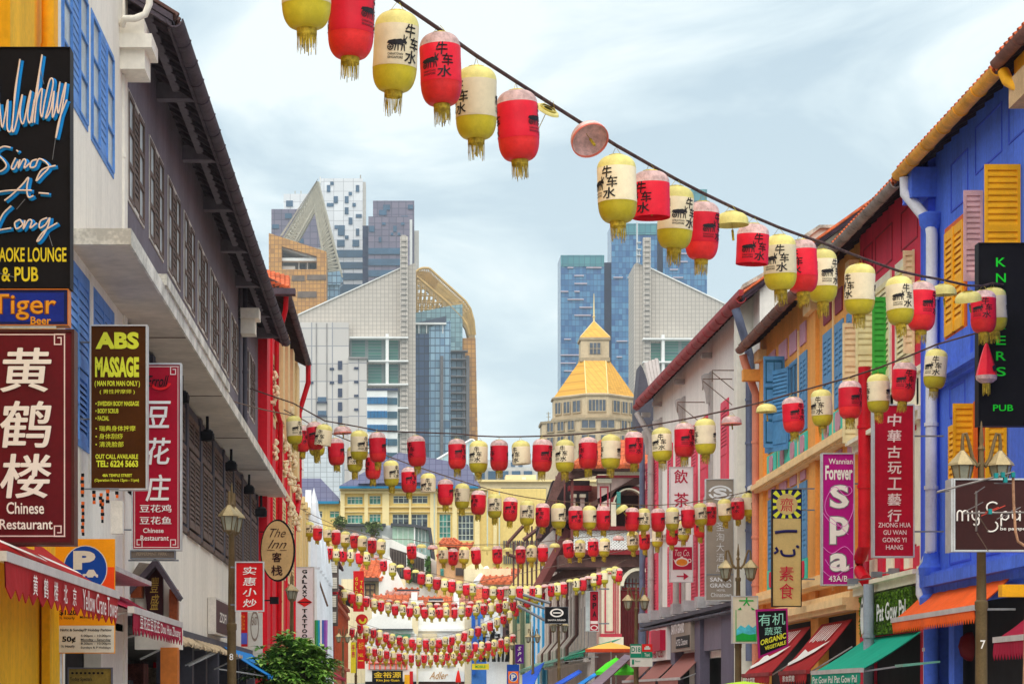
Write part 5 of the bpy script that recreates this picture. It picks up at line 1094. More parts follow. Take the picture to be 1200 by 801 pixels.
for i, h in enumerate(HO):
    frame(fr, *h, -.03, .025, .06, m_bls, t, 'window_frame'); k = (h[0]+h[1])/2
    if i in (5, 4): panes(fr, *h, -.01, 2, 2, m_glass, m_bls, t, .06); continue
    leaf(fr, h[0], k, h[2], h[3], .0, m_bls, t, backing=m_black, pitch=.1, rails=(0, .4, 1), th=.025, st=.07); leaf(fr, k, h[1], h[2], h[3], .0, m_bls, t, backing=m_black, pitch=.1, rails=(0, .4, 1), th=.025, st=.07)
for i, (a, b) in enumerate(bays): B(fr, a+.05, b-.05, .001, .03, 9.5, 9.98).build('vent_panel', m_wine if i < 3 else m_mauv, t)
# the big leaf swung out to the street and its angled partner
def panelleaf(hinge, w_, z0, z1, ang, t):
    a = math.radians(ang); f_ = Fr(fr.p(hinge, .02, 0), (-math.sin(a), -math.cos(a), 0), (-math.cos(a) if ang < 90 else 0, -math.sin(a), 0))
    o = leaf(f_, 0, w_, z0, z1, 0, m_bls, t, rails=(0, .33, .68, 1), panel=(0, 1, 2), st=.045); q = MB(); H_ = z1-z0
    for a_, b_ in ((.05, .3), (.36, .65), (.71, .95)): q.box(f_, .055, w_-.055, .022, .03, z0+a_*H_, z0+b_*H_)
    q.box(f_, w_/2-.008, w_/2+.008, .03, .036, z0+.1, z1-.1); q.build('petrol_infill', m_bld, o)
panelleaf(57.0, .50, 7.45, 9.6, 90, t); 
f_ = Fr(fr.p(56.3, .02, 0), (-.35, .93, 0), (-.93, -.35, 0)); leaf(f_, 0, 1.1, 7.35, 9.25, 0, m_bls, t, pitch=.09, rails=(0, .4, 1), panel=(0,))
# panels below windows, two storeys, sloping cornices
for zc in (7.02, 4.2):
    for a, b in bays:
        B(fr, a-.12, b+.12, .001, .03, zc, zc+.48).build('turquoise_panel', m_tealp, t)
        c_ = (a+b)/2; q = MB().prism(fr, [(c_-.28, zc+.12), (c_-.2, zc+.05), (c_+.2, zc+.05), (c_+.28, zc+.12), (c_+.28, zc+.36), (c_+.2, zc+.43), (c_-.2, zc+.43), (c_-.28, zc+.36)], .031, .05); q.build('octagonal_inset', m_mauv if zc > 5 else m_crim, t)
    for z0, z1, n in ((zc-.14, zc-.02, .14), (zc-.26, zc-.14, .26), (zc-.32, zc-.26, .18)): B(fr, 47.65, 60.95, 0, n, z0, z1).build('cornice', m_lc, t)
for a, b in bays: B(fr, a+.1, b-.1, .001, .03, 6.46, 6.66).build('vent_panel', m_mauv, t)
for s, w_ in ((52.75, .42), (60.4, .3), (47.9, .12)):
    B(fr, s-w_, s+w_, 0, .08, 3.3, 9.95).build('pilaster', m_or, t); B(fr, s-w_-.1, s+w_+.1, 0, .2, 9.95, 10.2).build('capital', m_lc, t)
for s in (50.5, 55.0): B(fr, s-.07, s+.07, 0, .03, 3.8, 9.9).build('strip_pilaster', m_lc, t)
for s, z in ((60.7, 9.5), (52.75, 10.25)): B(fr, s-.15, s+.15, .0, .5, z, z+.28).build('outrigger', m_or, t)
eave(fr, 47.62, 61.1, .48, 10.32, .6, m_rtile, m_bgut, m_soff, t, gut=.12)
pipe([fr.p(61.0, .45, 10.2), fr.p(61.0, .4, 10.0), fr.p(61.0, .12, 9.2), fr.p(61.0, .12, 2)], .1, mat('salmon pipe', hexc(222, 142, 116), .6, .1, 2, .05), t)
for z0, z1, n in ((3.55, 3.68, .2), (3.4, 3.55, .34), (3.3, 3.4, .26)): B(fr, 47.65, 60.95, 0, n, z0, z1).build('lower_cornice', m_lc, t)
# white gable seen above the orange roof
m_offw = mat('off white plaster', hexc(232, 228, 214), .85, .08, .5, .2, streak=.3)
fx = FX(62.5); t = thing('white_party_wall', 'off white party wall with curved top rising above the brown eave', 'wall', fx.base(930))
MB().prism(fx.fr, [(fx.x(u), fx.z(v)) for u, v in ((862, 812), (862, 348), (868, 338), (935, 300), (942, 276), (958, 266), (975, 266), (990, 276), (996, 290), (1100, 290), (1100, 812))], -.3, .3).build('wall', m_offw, t)
fx.poly(MB(), [(862, 346), (868, 336), (935, 298), (935, 303), (868, 341), (864, 348)], .3, .42).build('coping', mat('mossy coping', hexc(190, 184, 170), .85, .3, 2, .2), t)
fx.poly(MB(), [(940, 278), (957, 267), (975, 267), (992, 278), (988, 280), (974, 270.5), (958, 270.5), (944, 281)], .3, .42).build('curved_coping', mat('mossy coping', hexc(190, 184, 170)), t)
# ---------------------------------------------------------------- white house with red shutters
a0 = Vector((8.9, 61.15, 0)); a1 = Vector((8.45, 83.2, 0)); ax = (a1-a0).normalized(); LW = (a1-a0).length
fr5 = Fr(a0, ax, (-ax.y, ax.x, 0))
m_pink = mat('raspberry shutter', hexc(226, 72, 98), .65, .1, 3, .1); m_gpil = mat('grey pilaster', hexc(176, 168, 164), .8, .1, 1, .1); m_bluegrey = mat('slate blue pipe', hexc(104, 112, 136), .5, .12, 2, .05); m_mgrey = mat('mauve grey shopfront', hexc(104, 98, 116), .7, .08, 1.2, .1); m_rbar = mat('oxide red gutter', hexc(150, 48, 52), .6, .2, 2, .1)
def uS(u):                      # facade coordinate of the column u
    k = (u-U0)/FOC; return (a0.x-k*a0.y)/(k*ax.y-ax.x)
cols5 = [(863, 872, 1), (846, 854, 1), (822, 830, 1), (811.5, 817.5, 1), (793, 799, 1), (783.5, 788.5, 1), (767.5, 771.5, 1), (758, 761, 1)]
H5 = []
for u1, u2, _ in cols5:
    s_a, s_b = uS(u2), uS(u1); H5 += [(s_a, s_b, 7.25, 9.7), (s_a, s_b, 4.35, 6.4)]
t = facade('white_red_shophouse', 'long white shophouse with tall raspberry red shutters and a red edged roof', fr5, 0, LW, 12, m_white, H5+[(1.2, 5.2, .1, 2.7), (6.5, 11.5, .1, 2.7), (13, 20, .1, 2.7)])
for h in H5:
    leaf(fr5, *h, .01, m_pink, t, backing=m_black, pitch=.095, rails=(0, .45, 1), st=.09, panel=(0,) if h[2] > 6 else None); frame(fr5, *h, -.03, .03, .07, m_pink, t, 'window_frame')
for u_ in (834, 802, 775, 762):
    s = uS(u_); B(fr5, s-.28, s+.28, 0, .06, 4.2, 10.9).build('pilaster', m_gpil, t)
    q = MB(); q.lathe(fr5.p(s, .06, 0), [(.1, 10.0), (.13, 10.3), (.2, 10.5), (.24, 10.7), (.24, 10.8), (.15, 10.85)], 10); q.lathe(fr5.p(s, .06, 0), [(.1, 7.0), (.2, 7.12), (.17, 7.3), (.1, 7.4)], 10); q.build('capital', m_gpil, t, smooth=True)
    B(fr5, s-.12, s+.12, 0, .3, 11.3, 11.45).build('bracket', m_gpil, t)
pipe([fr5.p(.1, .6, 11.4), fr5.p(.1, .5, 11.1), fr5.p(.8, .12, 10.3), fr5.p(.8, .12, 2.5)], .11, m_bluegrey, t); pipe([fr5.p(LW-.2, .6, 11.3), fr5.p(LW-.6, .15, 10.4), fr5.p(LW-.6, .15, 2)], .1, m_gpil, t)
pipe([fr5.p(uS(802)+.5, .2, 7), fr5.p(uS(802)+.5, .2, 2)], .1, m_gpil, t); pipe([fr5.p(uS(762)+.7, .2, 10.8), fr5.p(uS(762)+.7, .2, 2)], .1, m_bluegrey, t)
eave(fr5, -.2, LW+.6, .48, 11.6, .72, m_otile, m_rbar, m_soff, t, gut=.14); B(fr5, -.2, LW+.6, .44, .56, 11.68, 11.84).build('red_fascia', m_rbar, t)
for z0, z1, n in ((6.75, 6.85, .1), (6.85, 6.95, .2), (4.05, 4.15, .12)): B(fr5, 0, LW, 0, n, z0, z1).build('string_course', m_white, t)
q = MB()
for u_ in (870, 826, 858): 
    s = uS(u_); q.tube([fr5.p(s, 0, 10.2), fr5.p(s, .8, 10.2), fr5.p(s, .8, 9.9)], .015, 4); q.tube([fr5.p(s, 0, 9.5), fr5.p(s, .8, 10.15)], .012, 4)
q.build('iron_brackets', m_wire, t, kind='stuff')
# shop front band
B(fr5, 0, LW, .02, .5, 3.95, 4.06).build('ledge_roof', m_gryd, t)
for u1, u2 in ((858, 872), (826, 832.5), (797, 802), (772, 776), (754, 758)):
    B(fr5, uS(u2), uS(u1), .02, .3, 0, 3.94).build('shop_pier', m_mgrey, t)
B(fr5, uS(856.5), uS(833), .02, .2, 2.9, 3.9).build('roller_box', mat('mauve grey corrugated', hexc(116, 108, 124), .6, .1, 1, .1), t)
pipe([fr5.p(0, .42, 3.8), fr5.p(LW, .42, 3.86)], .05, m_gryd, t, name='conduit')
q = MB()
for u_ in (867, 852, 838, 822, 808, 794, 781, 768): s = uS(u_); q.box(fr5, s-.3, s+.3, .2, .55, 4.1, 4.42)
q.build('air_conditioner', mat('dusty grey metal', hexc(168, 168, 170), .6, .12, 3, .1), t, kind='stuff')
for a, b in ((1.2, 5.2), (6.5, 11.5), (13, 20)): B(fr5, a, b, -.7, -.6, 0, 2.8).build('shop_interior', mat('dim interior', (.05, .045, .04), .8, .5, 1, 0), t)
rr = random.Random(2)
# ---------------------------------------------------------------- corner house with arches (frontal, beyond the side street)
f = FX(108); m_pst = mat('shell pink stucco', hexc(224, 196, 186), .85, .1, .5, .2, streak=.3); m_cst2 = mat('ivory stucco', hexc(234, 222, 196), .85, .08, .5, .2, streak=.2); m_mar = mat('maroon paint', hexc(126, 34, 38), .65, .12, 1, .1); m_ltrim = mat('rose red trim', hexc(190, 60, 76), .7, .1, 1, .1); m_dbr = mat('dark brown timber', hexc(104, 72, 66), .8, .25, 1.5, .2)
t = thing('corner_house', 'ornate corner house with orange tiled roof, maroon arches and lattice balcony', 'building', f.base(720))
def arch(mb, f, u0, u1, vs, r_out, r_in, n0, n1, half=False):
    """ring of an arch centred on (u0+u1)/2, springing at vs"""
    c = (u0+u1)/2
    for i in range(14):
        a0_, a1_ = math.pi*i/14, math.pi*(i+1)/14
        f.poly(mb, [(c-r_out*math.cos(a0_), vs-r_out*math.sin(a0_)), (c-r_out*math.cos(a1_), vs-r_out*math.sin(a1_)), (c-r_in*math.cos(a1_), vs-r_in*math.sin(a1_)), (c-r_in*math.cos(a0_), vs-r_in*math.sin(a0_))], n0, n1)
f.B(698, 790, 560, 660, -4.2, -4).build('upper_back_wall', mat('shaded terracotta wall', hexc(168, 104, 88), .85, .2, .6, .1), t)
f.B(672, 700, 560, 660, -5.2, -5).build('stair_back_wall', mat('brown timber wall', hexc(104, 66, 60), .8, .25, 1.5, .2), t)
f.B(700, 716, 561, 566, -.6, .3).build('capital', m_cst2, t); f.B(701, 715, 566, 640, -.6, 0).build('pilaster', m_pst, t); frame(f.fr, f.x(704.5), f.x(711.5), f.z(628), f.z(571), 0, .05, .06, m_ltrim, t, 'red_panel_trim')
q = MB(); arch(q, f, 717, 757, 590, 22, 18.5, -.6, 0); q.build('arch_ring', m_mar, t); q = MB(); arch(q, f, 717, 757, 590, 18.5, 16.8, -.6, .04); q.build('arch_inner_ring', m_cst2, t)
f.B(716, 722, 588, 640, -.6, .02).build('arch_pier', m_cst2, t); f.poly(MB(), [(716, 549), (760, 549), (760, 572), (753, 572), (748, 569), (737, 567.8), (726, 569), (719, 575), (716, 580)], -.6, -.1).build('spandrel', m_pst, t)
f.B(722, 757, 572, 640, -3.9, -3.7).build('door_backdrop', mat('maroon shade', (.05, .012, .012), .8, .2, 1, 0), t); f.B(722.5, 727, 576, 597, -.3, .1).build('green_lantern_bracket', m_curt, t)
f.B(672, 790, 617, 621.5, -.7, .5).build('balcony_rail', m_mar, t); f.B(672, 790, 645, 650, -4, .5).build('balcony_beam', m_mar, t); f.B(655, 790, 650, 664, -4, .1).build('soffit_beam', m_dbr, t)
q = MB(); r_ = .5
for i in range(20):
    for j in range(7):
        u_, v_ = 674+i*4, 623.2+j*3.2+(0)
        f.poly(q, [(u_-2.1, v_), (u_, v_-1.8), (u_+2.1, v_), (u_, v_+1.8)], 0, .1) if False else None
        f.bar(q, (u_-2, v_-1.6), (u_+2, v_+1.6), .035, .2, 4); f.bar(q, (u_-2, v_+1.6), (u_+2, v_-1.6), .035, .2, 4)
q.build('white_lattice', m_wht, t, kind='stuff', recalc=False); f.B(674, 753, 622, 645, -1.2, -1.1).build('lattice_backdrop', m_dbr, t)
f.B(748, 757, 622, 645, -.2, .4).build('end_pier', m_cst2, t)
for u_ in (676, 687): f.B(u_, u_+5, 575, 617, -3.9, -3.6).build('inner_pilaster', m_pst, t); f.B(u_-1, u_+6, 571, 575, -3.95, -3.4).build('inner_capital', m_cst2, t)
f.B(672, 700, 561, 567, -3.9, -3.3).build('inner_frieze', m_mar, t); f.B(716, 757, 553, 557, -.5, .3).build('frieze', m_cst2, t); f.B(699, 757, 557, 559.5, -.5, .2).build('red_frieze', m_ltrim, t)
# first floor: ivory pier, maroon doorway with fan light
f.B(705, 727, 664, 746, -.6, 0).build('pier', m_cst2, t); f.B(702, 730, 746, 757, -.6, .3).build('pier_base', m_cst2, t); f.B(703.5, 728.5, 742, 746, -.6, .12).build('red_base_band', m_ltrim, t)
frame(f.fr, f.x(710), f.x(718.5), f.z(739), f.z(672), 0, .05, .06, m_ltrim, t, 'red_panel_trim'); f.B(721, 722.2, 680, 742, 0, .05).build('red_strip', m_ltrim, t); f.B(723.6, 724.8, 680, 742, 0, .05).build('red_strip', m_ltrim, t)
f.B(700, 705, 664, 757, -.6, -.2).build('side_pier', mat('dusty pink stucco', hexc(190, 150, 140), .85, .1, 1, .2), t)
q = MB(); arch(q, f, 729, 769, 686, 22, 18, -.5, .02); q.build('arch_ring', m_cst2, t); f.B(729, 765, 690, 760, -1, -.8).build('maroon_door', m_mar, t)
for i in range(8): f.B(731+i*3.2, 733.6+i*3.2, 702, 755, -.8, -.74).build('door_board', mat('dark maroon board', hexc(96, 26, 30), .7, .15, 2, .1), t)
f.B(731, 762, 677, 687, -1, -.9).build('fan_light', m_cwin, t); q = MB()
for i in range(8): f.box(q, 731+i*4, 731.8+i*4, 676, 688, -.89, -.8)
f.box(q, 731, 762, 681.5, 682.5, -.88, -.8); f.box(q, 731, 762, 687, 689.5, -.9, -.7); q.build('glazing_bars', m_mar, t); f.B(700, 790, 757, 812, -1.5, -.2).build('ground_wall', m_dbr, t)
# orange barrel tiled front roof
eps = .0
rt = MB(); n_ = 24
for i in range(n_):
    k_ = i/(n_-1); ub = 668+k_*92; ut = 716+k_*50; 
    rt.tube([f.fr.p(f.x(ub), 1.2, f.z(549)), f.fr.p(f.x(ub+(ut-ub)*.5), -2.0, f.z(526)), f.fr.p(f.x(ut), -5.2, f.z(503))], .11, 6)
rt.build('barrel_tiles', m_otile, t, kind='stuff', smooth=True, recalc=False)
q = MB(); q.quad(f.fr.p(f.x(667), 1.2, f.z(549.5)), f.fr.p(f.x(762), 1.2, f.z(549.5)), f.fr.p(f.x(768), -5.2, f.z(503)), f.fr.p(f.x(715), -5.2, f.z(503))); q.build('front_roof_boards', m_rbar, t, recalc=False)
f.B(667, 762, 549, 553, -1, 1.1).build('front_eave', m_dbr, t)
# street side: dark eave running away from us, timber screen, posts
fs = Fr((8.5, 0, 0), (0, 1, 0), (-1, 0, 0))
q = MB().prism_s(fs, [(1.9, 9.2), (1.9, 9.35), (-3.5, 12.4), (-3.5, 11.9)], 108, 134); q.build('side_eave', m_dbr, t)
q = MB().prism(f.fr, [(f.x(667), f.z(549)), (f.x(655), f.z(552)), (f.x(646), f.z(572)), (f.x(634), f.z(612)), (f.x(628), f.z(632)), (f.x(634), f.z(630)), (f.x(648), f.z(592)), (f.x(664), f.z(562)), (f.x(700), f.z(556))], -.4, .5); q.build('barge_board', m_dbr, t)
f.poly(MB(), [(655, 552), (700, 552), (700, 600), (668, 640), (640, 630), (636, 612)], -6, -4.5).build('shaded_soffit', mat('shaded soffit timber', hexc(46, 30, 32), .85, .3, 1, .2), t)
for u_ in (654, 668.5, 664): f.B(u_, u_+(3.2 if u_ > 665 else 1.6), 553, 632, -2+((u_ > 665)*2), -1.8+((u_ > 665)*2)).build('timber_post', mat('red brown post', hexc(128, 70, 66), .7, .15, 1, .1), t)
q = MB()
for i in range(7): f.box(q, 611+i*5.8, 613+i*5.8, 600 if i > 2 else 620, 692, -9, -8.7)
f.bar(q, (624, 618), (650, 598), .1, -8.6); f.bar(q, (622, 628), (660, 632), .1, -8.6); f.bar(q, (604, 622), (624, 600), .09, -8.6); f.bar(q, (604, 622), (604, 636), .09, -8.6); f.bar(q, (604, 636), (622, 642), .09, -8.6)
q.build('timber_screen_post', m_dbr, t, kind='stuff'); f.poly(MB(), [(636, 632), (652, 616), (668, 622), (668, 660), (640, 668)], -3, -2.4).build('plaster_panel', mat('pale plaster infill', hexc(196, 186, 178), .85, .1, 1, .1), t)
q = MB(); f.bar(q, (632, 690), (672, 618), .32, -1.9, 6); f.bar(q, (632, 694), (640, 676), .25, -1.9, 6); q.build('sloping_handrail', mat('red brown post', hexc(128, 70, 66)), t)
f.poly(MB(), [(630, 684), (668, 662), (705, 662), (705, 674), (668, 674)], -4, -2.2).build('deck_soffit', m_dbr, t)
# rooftop grey corrugated vent between houses
f7 = FX(86); t = thing('corrugated_roof', 'small steep grey corrugated roof beside the red edged eave', 'roof', f7.base(758)); f7.poly(MB(), [(750, 470), (755, 420), (758, 424), (772, 462), (772, 500), (750, 500)], -3, -1.5).build('dark_gable', m_gryd, t)
for i in range(4): q = MB(); q.tube([P(757+i*4, 426-i*1.5, 85.5), P(764+i*3.6, 458, 84.5)], .09, 6); q.build('corrugated_sheet', m_gpil, t)
# ---------------------------------------------------------------- right row beyond the corner house
m_mush = mat('mushroom stucco', hexc(206, 192, 182), .85, .1, .7, .2, streak=.2); m_cyan = mat('sky blue stucco', hexc(120, 200, 226), .8, .08, .7, .15, streak=.15)
t = shop('mushroom_pilastered_shophouse', 'mushroom grey shophouse with many slim pilasters behind the black oval logo sign', fs, 112.3, 147, 8.6, m_mush, m_gryd, 5, trim=m_mush)
for i in range(12): s = 118+i*2.4; pipe([fs.p(s, .25, 9), fs.p(s, .25, 4.6), fs.p(s+.5, .7, 4.0), fs.p(s+.6, .7, 3.2)], .09, m_mush if i % 3 else m_dbr, t, clips=False)
t = shop('sky_blue_shophouse', 'sky blue shophouse with white pilasters on the far right row', fs, 147.1, 163, 9.0, m_cyan, m_bls, 6, trim=m_cyan)
for i in range(6): s = 147.5+i*2.6; B(fs, s-.3, s+.3, .1, .3, 2, 8.8).build('pilaster', m_wht if i % 2 else mat('azure stucco', hexc(60, 160, 214), .8, .1, 1, .1), t)
f = FX(164)
def endhouse(name, label, u0, u1, v0, mw, ms, wins, d, n=0, cols=None):
    f = FX(d); t = thing(name, label, 'building', f.base((u0+u1)/2)); H = [(f.x(a), f.x(b), f.z(d_), f.z(c)) for a, b, c, d_ in wins]
    MB().wall(f.fr, f.x(u0), f.x(u1), 0, f.z(v0), H, 0, -6).build('wall', mw, t, recalc=False)
    for h in H: panes(f.fr, *h, -.12, 2, 3, m_dkw, ms, t, .12)
    return t, f
t, f = endhouse('cream_far_house', 'narrow cream house front with green pipes at the far right of the street', 598, 632, 700, m_cream, m_curt, [(604, 609, 712, 730), (616, 621, 712, 730)], 166)
for u_ in (603, 612, 624): q = MB(); f.bar(q, (u_, 700), (u_, 790), .16, .3); q.build('green_pipe', mat('olive pipe', hexc(96, 104, 78), .6, .1, 1, 0), t)
t, f = endhouse('blue_far_house', 'blue painted house front at the street end', 553, 571, 716, mat('cobalt far wall', hexc(70, 130, 206), .8, .1, .6, .1), m_wht, [(556, 560, 724, 734), (563, 567, 724, 734)], 170)
f.B(553, 557, 716, 790, 0, .4).build('blue_pilaster', mat('royal blue', hexc(30, 90, 176), .7, .1, 1, 0), t)
t, f = endhouse('white_far_house', 'pale grey house front hung with black and white banners', 571, 600, 700, m_bwht, m_gryd, [(574, 578, 706, 720)], 168)
for i, (a, b, c, d_) in enumerate(((567, 573, 706, 745), (577, 586, 700, 742), (577, 588, 744, 770), (589, 597, 712, 760))):
    f.B(a, b, c, d_, .1, .25).build('banner', mat('white banner', hexc(226, 228, 230), .7, .05, 2, 0) if i < 3 else mat('brown banner', hexc(84, 64, 66), .7, .1, 2, 0), t)
q = MB(); rr = random.Random(8)
for i in range(34): a = rr.uniform(566, 594); c = rr.uniform(702, 766); f.box(q, a, a+rr.uniform(2, 6), c, c+1.1, .26, .3+.002*i)
for i in range(12): a = rr.uniform(560, 600); f.bar(q, (a, rr.uniform(735, 750)), (a+rr.uniform(-8, 8), 775), .08, .8+.02*i, 4)
q.build('banner_markings', m_black, t, kind='stuff')
# Adler shop and the gold sign shop at the street end
m_adl = mat('white end wall', hexc(240, 238, 230), .8, .05, .6, .1); m_pilc = mat('buff pilaster', hexc(232, 214, 176), .85, .08, 1, .15)
t, f = endhouse('white_end_shop', 'white shop building with script lettering closing the street', 488, 553, 723, m_adl, m_wht, [(497, 505, 768, 778), (522, 530, 768, 778)], 172)
for a, b in ((483, 490), (544.5, 553)): f.B(a, b, 724, 812, .01, .5).build('pilaster', m_pilc, t)
for a, b in ((494.5, 507.5), (519.5, 532.5)):
    for v_ in (767, 779): f.B(a, b, v_-.6, v_+.6, 0, .25).build('window_ledge', m_pilc, t)
f.B(495, 512, 742, 748, 0, .4).build('window_hood', m_pilc, t); f.B(490, 544.5, 736, 739, .0, .25).build('string_course', m_adl, t); f.B(490, 544, 786, 798, .3, .5).build('sign_board', m_adl, t); f.B(491, 544, 798, 812, .1, .3).build('dark_shop', m_dbr, t)
q = MB(); put_text(q, 'Adler', f.fr.p(f.x(503), .56, f.z(795)), Vector((f.x(525)-f.x(503), 0, 0)), Vector((0, 0, f.z(786.5)-f.z(795))), shear=.45, bold=.005); q.build('lettering', mat('bronze script', hexc(196, 150, 96), .4, .1, 3, 0, metal=.2), t, recalc=False)
t, f = endhouse('round_gable_shop', 'white shop with wide rounded gable and red framed windows at the street end', 428, 488, 742, m_adl, m_wht, [], 171)
f.poly(MB(), [(428, 742)]+[(456-27*math.cos(math.pi*i/12), 735-17*math.sin(math.pi*i/12)) for i in range(13)]+[(486, 742)], -.5, .2).build('rounded_gable', m_adl, t)
f.B(427, 484, 736.3, 737.5, .2, .6).build('gable_cornice', m_dgrey, t); q = MB(); f.box(q, 457, 481, 743, 746.5, .2, .8); q.build('green_awning_edge', mat('jade edge', hexc(70, 140, 110), .7, .1, 3, 0), t)
m_salm = mat('salmon red frame', hexc(238, 96, 70), .7, .1, 1, 0)
f.B(432, 477, 771, 783.5, 0, .12).build('window_band', mat('pale blind', hexc(236, 214, 206), .6, .1, 1, 0), t)
for i in range(8): f.B(432+i*6.3, 433.4+i*6.3, 770, 784, .12, .3).build('red_frame_bar', m_salm, t)
for v_ in (770, 776.5): f.B(431, 478, v_-.4, v_+.4, .13, .32).build('red_frame_bar', m_salm, t)
f.B(428, 488, 798, 812, 0, .4).build('dark_shop', m_black, t); f.B(480, 484, 786, 812, .2, .5).build('red_post', mat('signal red', hexc(210, 20, 30)), t); f.B(474, 480, 790, 812, .2, .5).build('yellow_post', m_ysh, t)
# ================================================================ SIGNS
m_alu = mat('brushed aluminium', hexc(196, 196, 196), .4, .1, 4, .05, metal=.4); m_sgrey = mat('sign bracket grey', hexc(120, 122, 128), .5, .1, 4, .05)
class Sign:
    def __init__(s, name, label, u0, u1, v0, v1, d, board, fm=None, th=.12, fw=1.6, cat='sign', group=None, wall=None, br=(), brm=None):
        s.f = FX(d); s.d = d; f = s.f; s.t = thing(name, label, cat, (f.x((u0+u1)/2), d, f.z(v1)), group); s.n = 0
        f.B(u0, u1, v0, v1, -th, 0).build('board', board, s.t)
        if fm:
            q = MB(); e = fw
            for a in ((u0-e*.4, u1+e*.4, v0-e*.4, v0+e*.6), (u0-e*.4, u1+e*.4, v1-e*.6, v1+e*.4), (u0-e*.4, u0+e*.6, v0+e*.6, v1-e*.6), (u1-e*.6, u1+e*.4, v0+e*.6, v1-e*.6)): f.box(q, *a, -th-.01, .018)
            q.build('frame', fm, s.t)
        for v_, ua, ub in br: B(f.fr, f.x(ua), f.x(ub), -th*.6, -th*.3, f.z(v_+.8), f.z(v_-.8)).build('bracket', brm or m_sgrey, s.t)
    def text(s, st, u0, u1, v0, v1, m, bold=.012, shear=0, line=1, n=.004, name='lettering', align='CENTER', rot=0):
        f = s.f; s.n += 1; nn = .0045+s.n*.0007+n
        q = MB(); o = f.fr.p(f.x(u0), nn, f.z(v1)); X = Vector((f.x(u1)-f.x(u0), 0, rot*(f.x(u1)-f.x(u0)))); put_text(q, st, o, X, Vector((0, 0, f.z(v0)-f.z(v1))), bold=bold, shear=shear, line=line, align=align)
        return q.build(name, m, s.t, recalc=False)
    def rect(s, u0, u1, v0, v1, m, name='panel', n=.002, h=.004):
        s.n += 1; return s.f.B(u0, u1, v0, v1, n+s.n*.0007, n+s.n*.0007+h).build(name, m, s.t)
    def poly(s, pts, m, name='mark', h=.004):
        s.n += 1; q = MB().prism(s.f.fr, [(s.f.x(u), s.f.z(v)) for u, v in pts], .002+s.n*.0007, .006+s.n*.0007); return q.build(name, m, s.t)
    def ell(s, cu, cv, ru, rv, m, name='disc', a0=0, a1=2*math.pi, ri=None):
        s.n += 1; n = 28; q = MB(); nn = .0066+s.n*.0007
        P0 = [s.f.fr.p(s.f.x(cu+ru*math.cos(a0+(a1-a0)*i/n)), nn, s.f.z(cv+rv*math.sin(a0+(a1-a0)*i/n))) for i in range(n+1)]
        if ri is None: q.add(P0, [tuple(range(n if a1-a0 > 6.2 else n+1))])
        else:
            P1 = [s.f.fr.p(s.f.x(cu+ru*ri*math.cos(a0+(a1-a0)*i/n)), nn, s.f.z(cv+rv*ri*math.sin(a0+(a1-a0)*i/n))) for i in range(n+1)]
            q.add(P0+P1, [(i, i+1, n+2+i, n+1+i) for i in range(n)])
        return q.build(name, m, s.t, recalc=False)
    def stroke(s, pts, r, m, name='stroke', n=.02, smooth=True):
        if smooth and len(pts) > 2:
            out = []
            for i in range(len(pts)-1):
                p0, p1, p2, p3 = pts[max(i-1, 0)], pts[i], pts[i+1], pts[min(i+2, len(pts)-1)]
                for j in range(5):
                    t = j/5; out.append(tuple(.5*((2*p1[k])+(-p0[k]+p2[k])*t+(2*p0[k]-5*p1[k]+4*p2[k]-p3[k])*t*t+(-p0[k]+3*p1[k]-3*p2[k]+p3[k])*t**3) for k in (0, 1)))
            pts = out+[pts[-1]]
        return MB().tube([s.f.fr.p(s.f.x(u), n, s.f.z(v)) for u, v in pts], r, 6).build(name, m, s.t, recalc=False, smooth=True)
m_sblk = mat('satin black board', (.008, .007, .009), .55, .2, 2, .05, spec=.1); m_nblue = mat('sky blue neon backing', hexc(8, 134, 212), .45, .08, 6, 0); m_npink = mat('pale neon tube', hexc(236, 214, 200), .25, .05, 6, 0, spec=.6); m_ylw = mat('neon yellow', hexc(222, 200, 40), .5, .08, 5, 0)
m_maroon = mat('maroon sign panel', hexc(96, 6, 22), .4, .12, 1.5, .05); m_rsign = mat('ruby sign panel', hexc(172, 4, 38), .4, .1, 1.5, .05); m_swht = mat('sign white', hexc(236, 228, 220), .5, .04, 3, 0); m_spink = mat('pale pink lettering', hexc(232, 206, 200), .5, .04, 3, 0)
# neon karaoke sign
S = Sign('neon_sign', 'tall black karaoke lounge sign with blue and cream neon script', -28, 82, 56, 337, 22, m_sblk, m_sblk, .2, 1.2, br=((20, -44, -28), (90, -44, -28)))
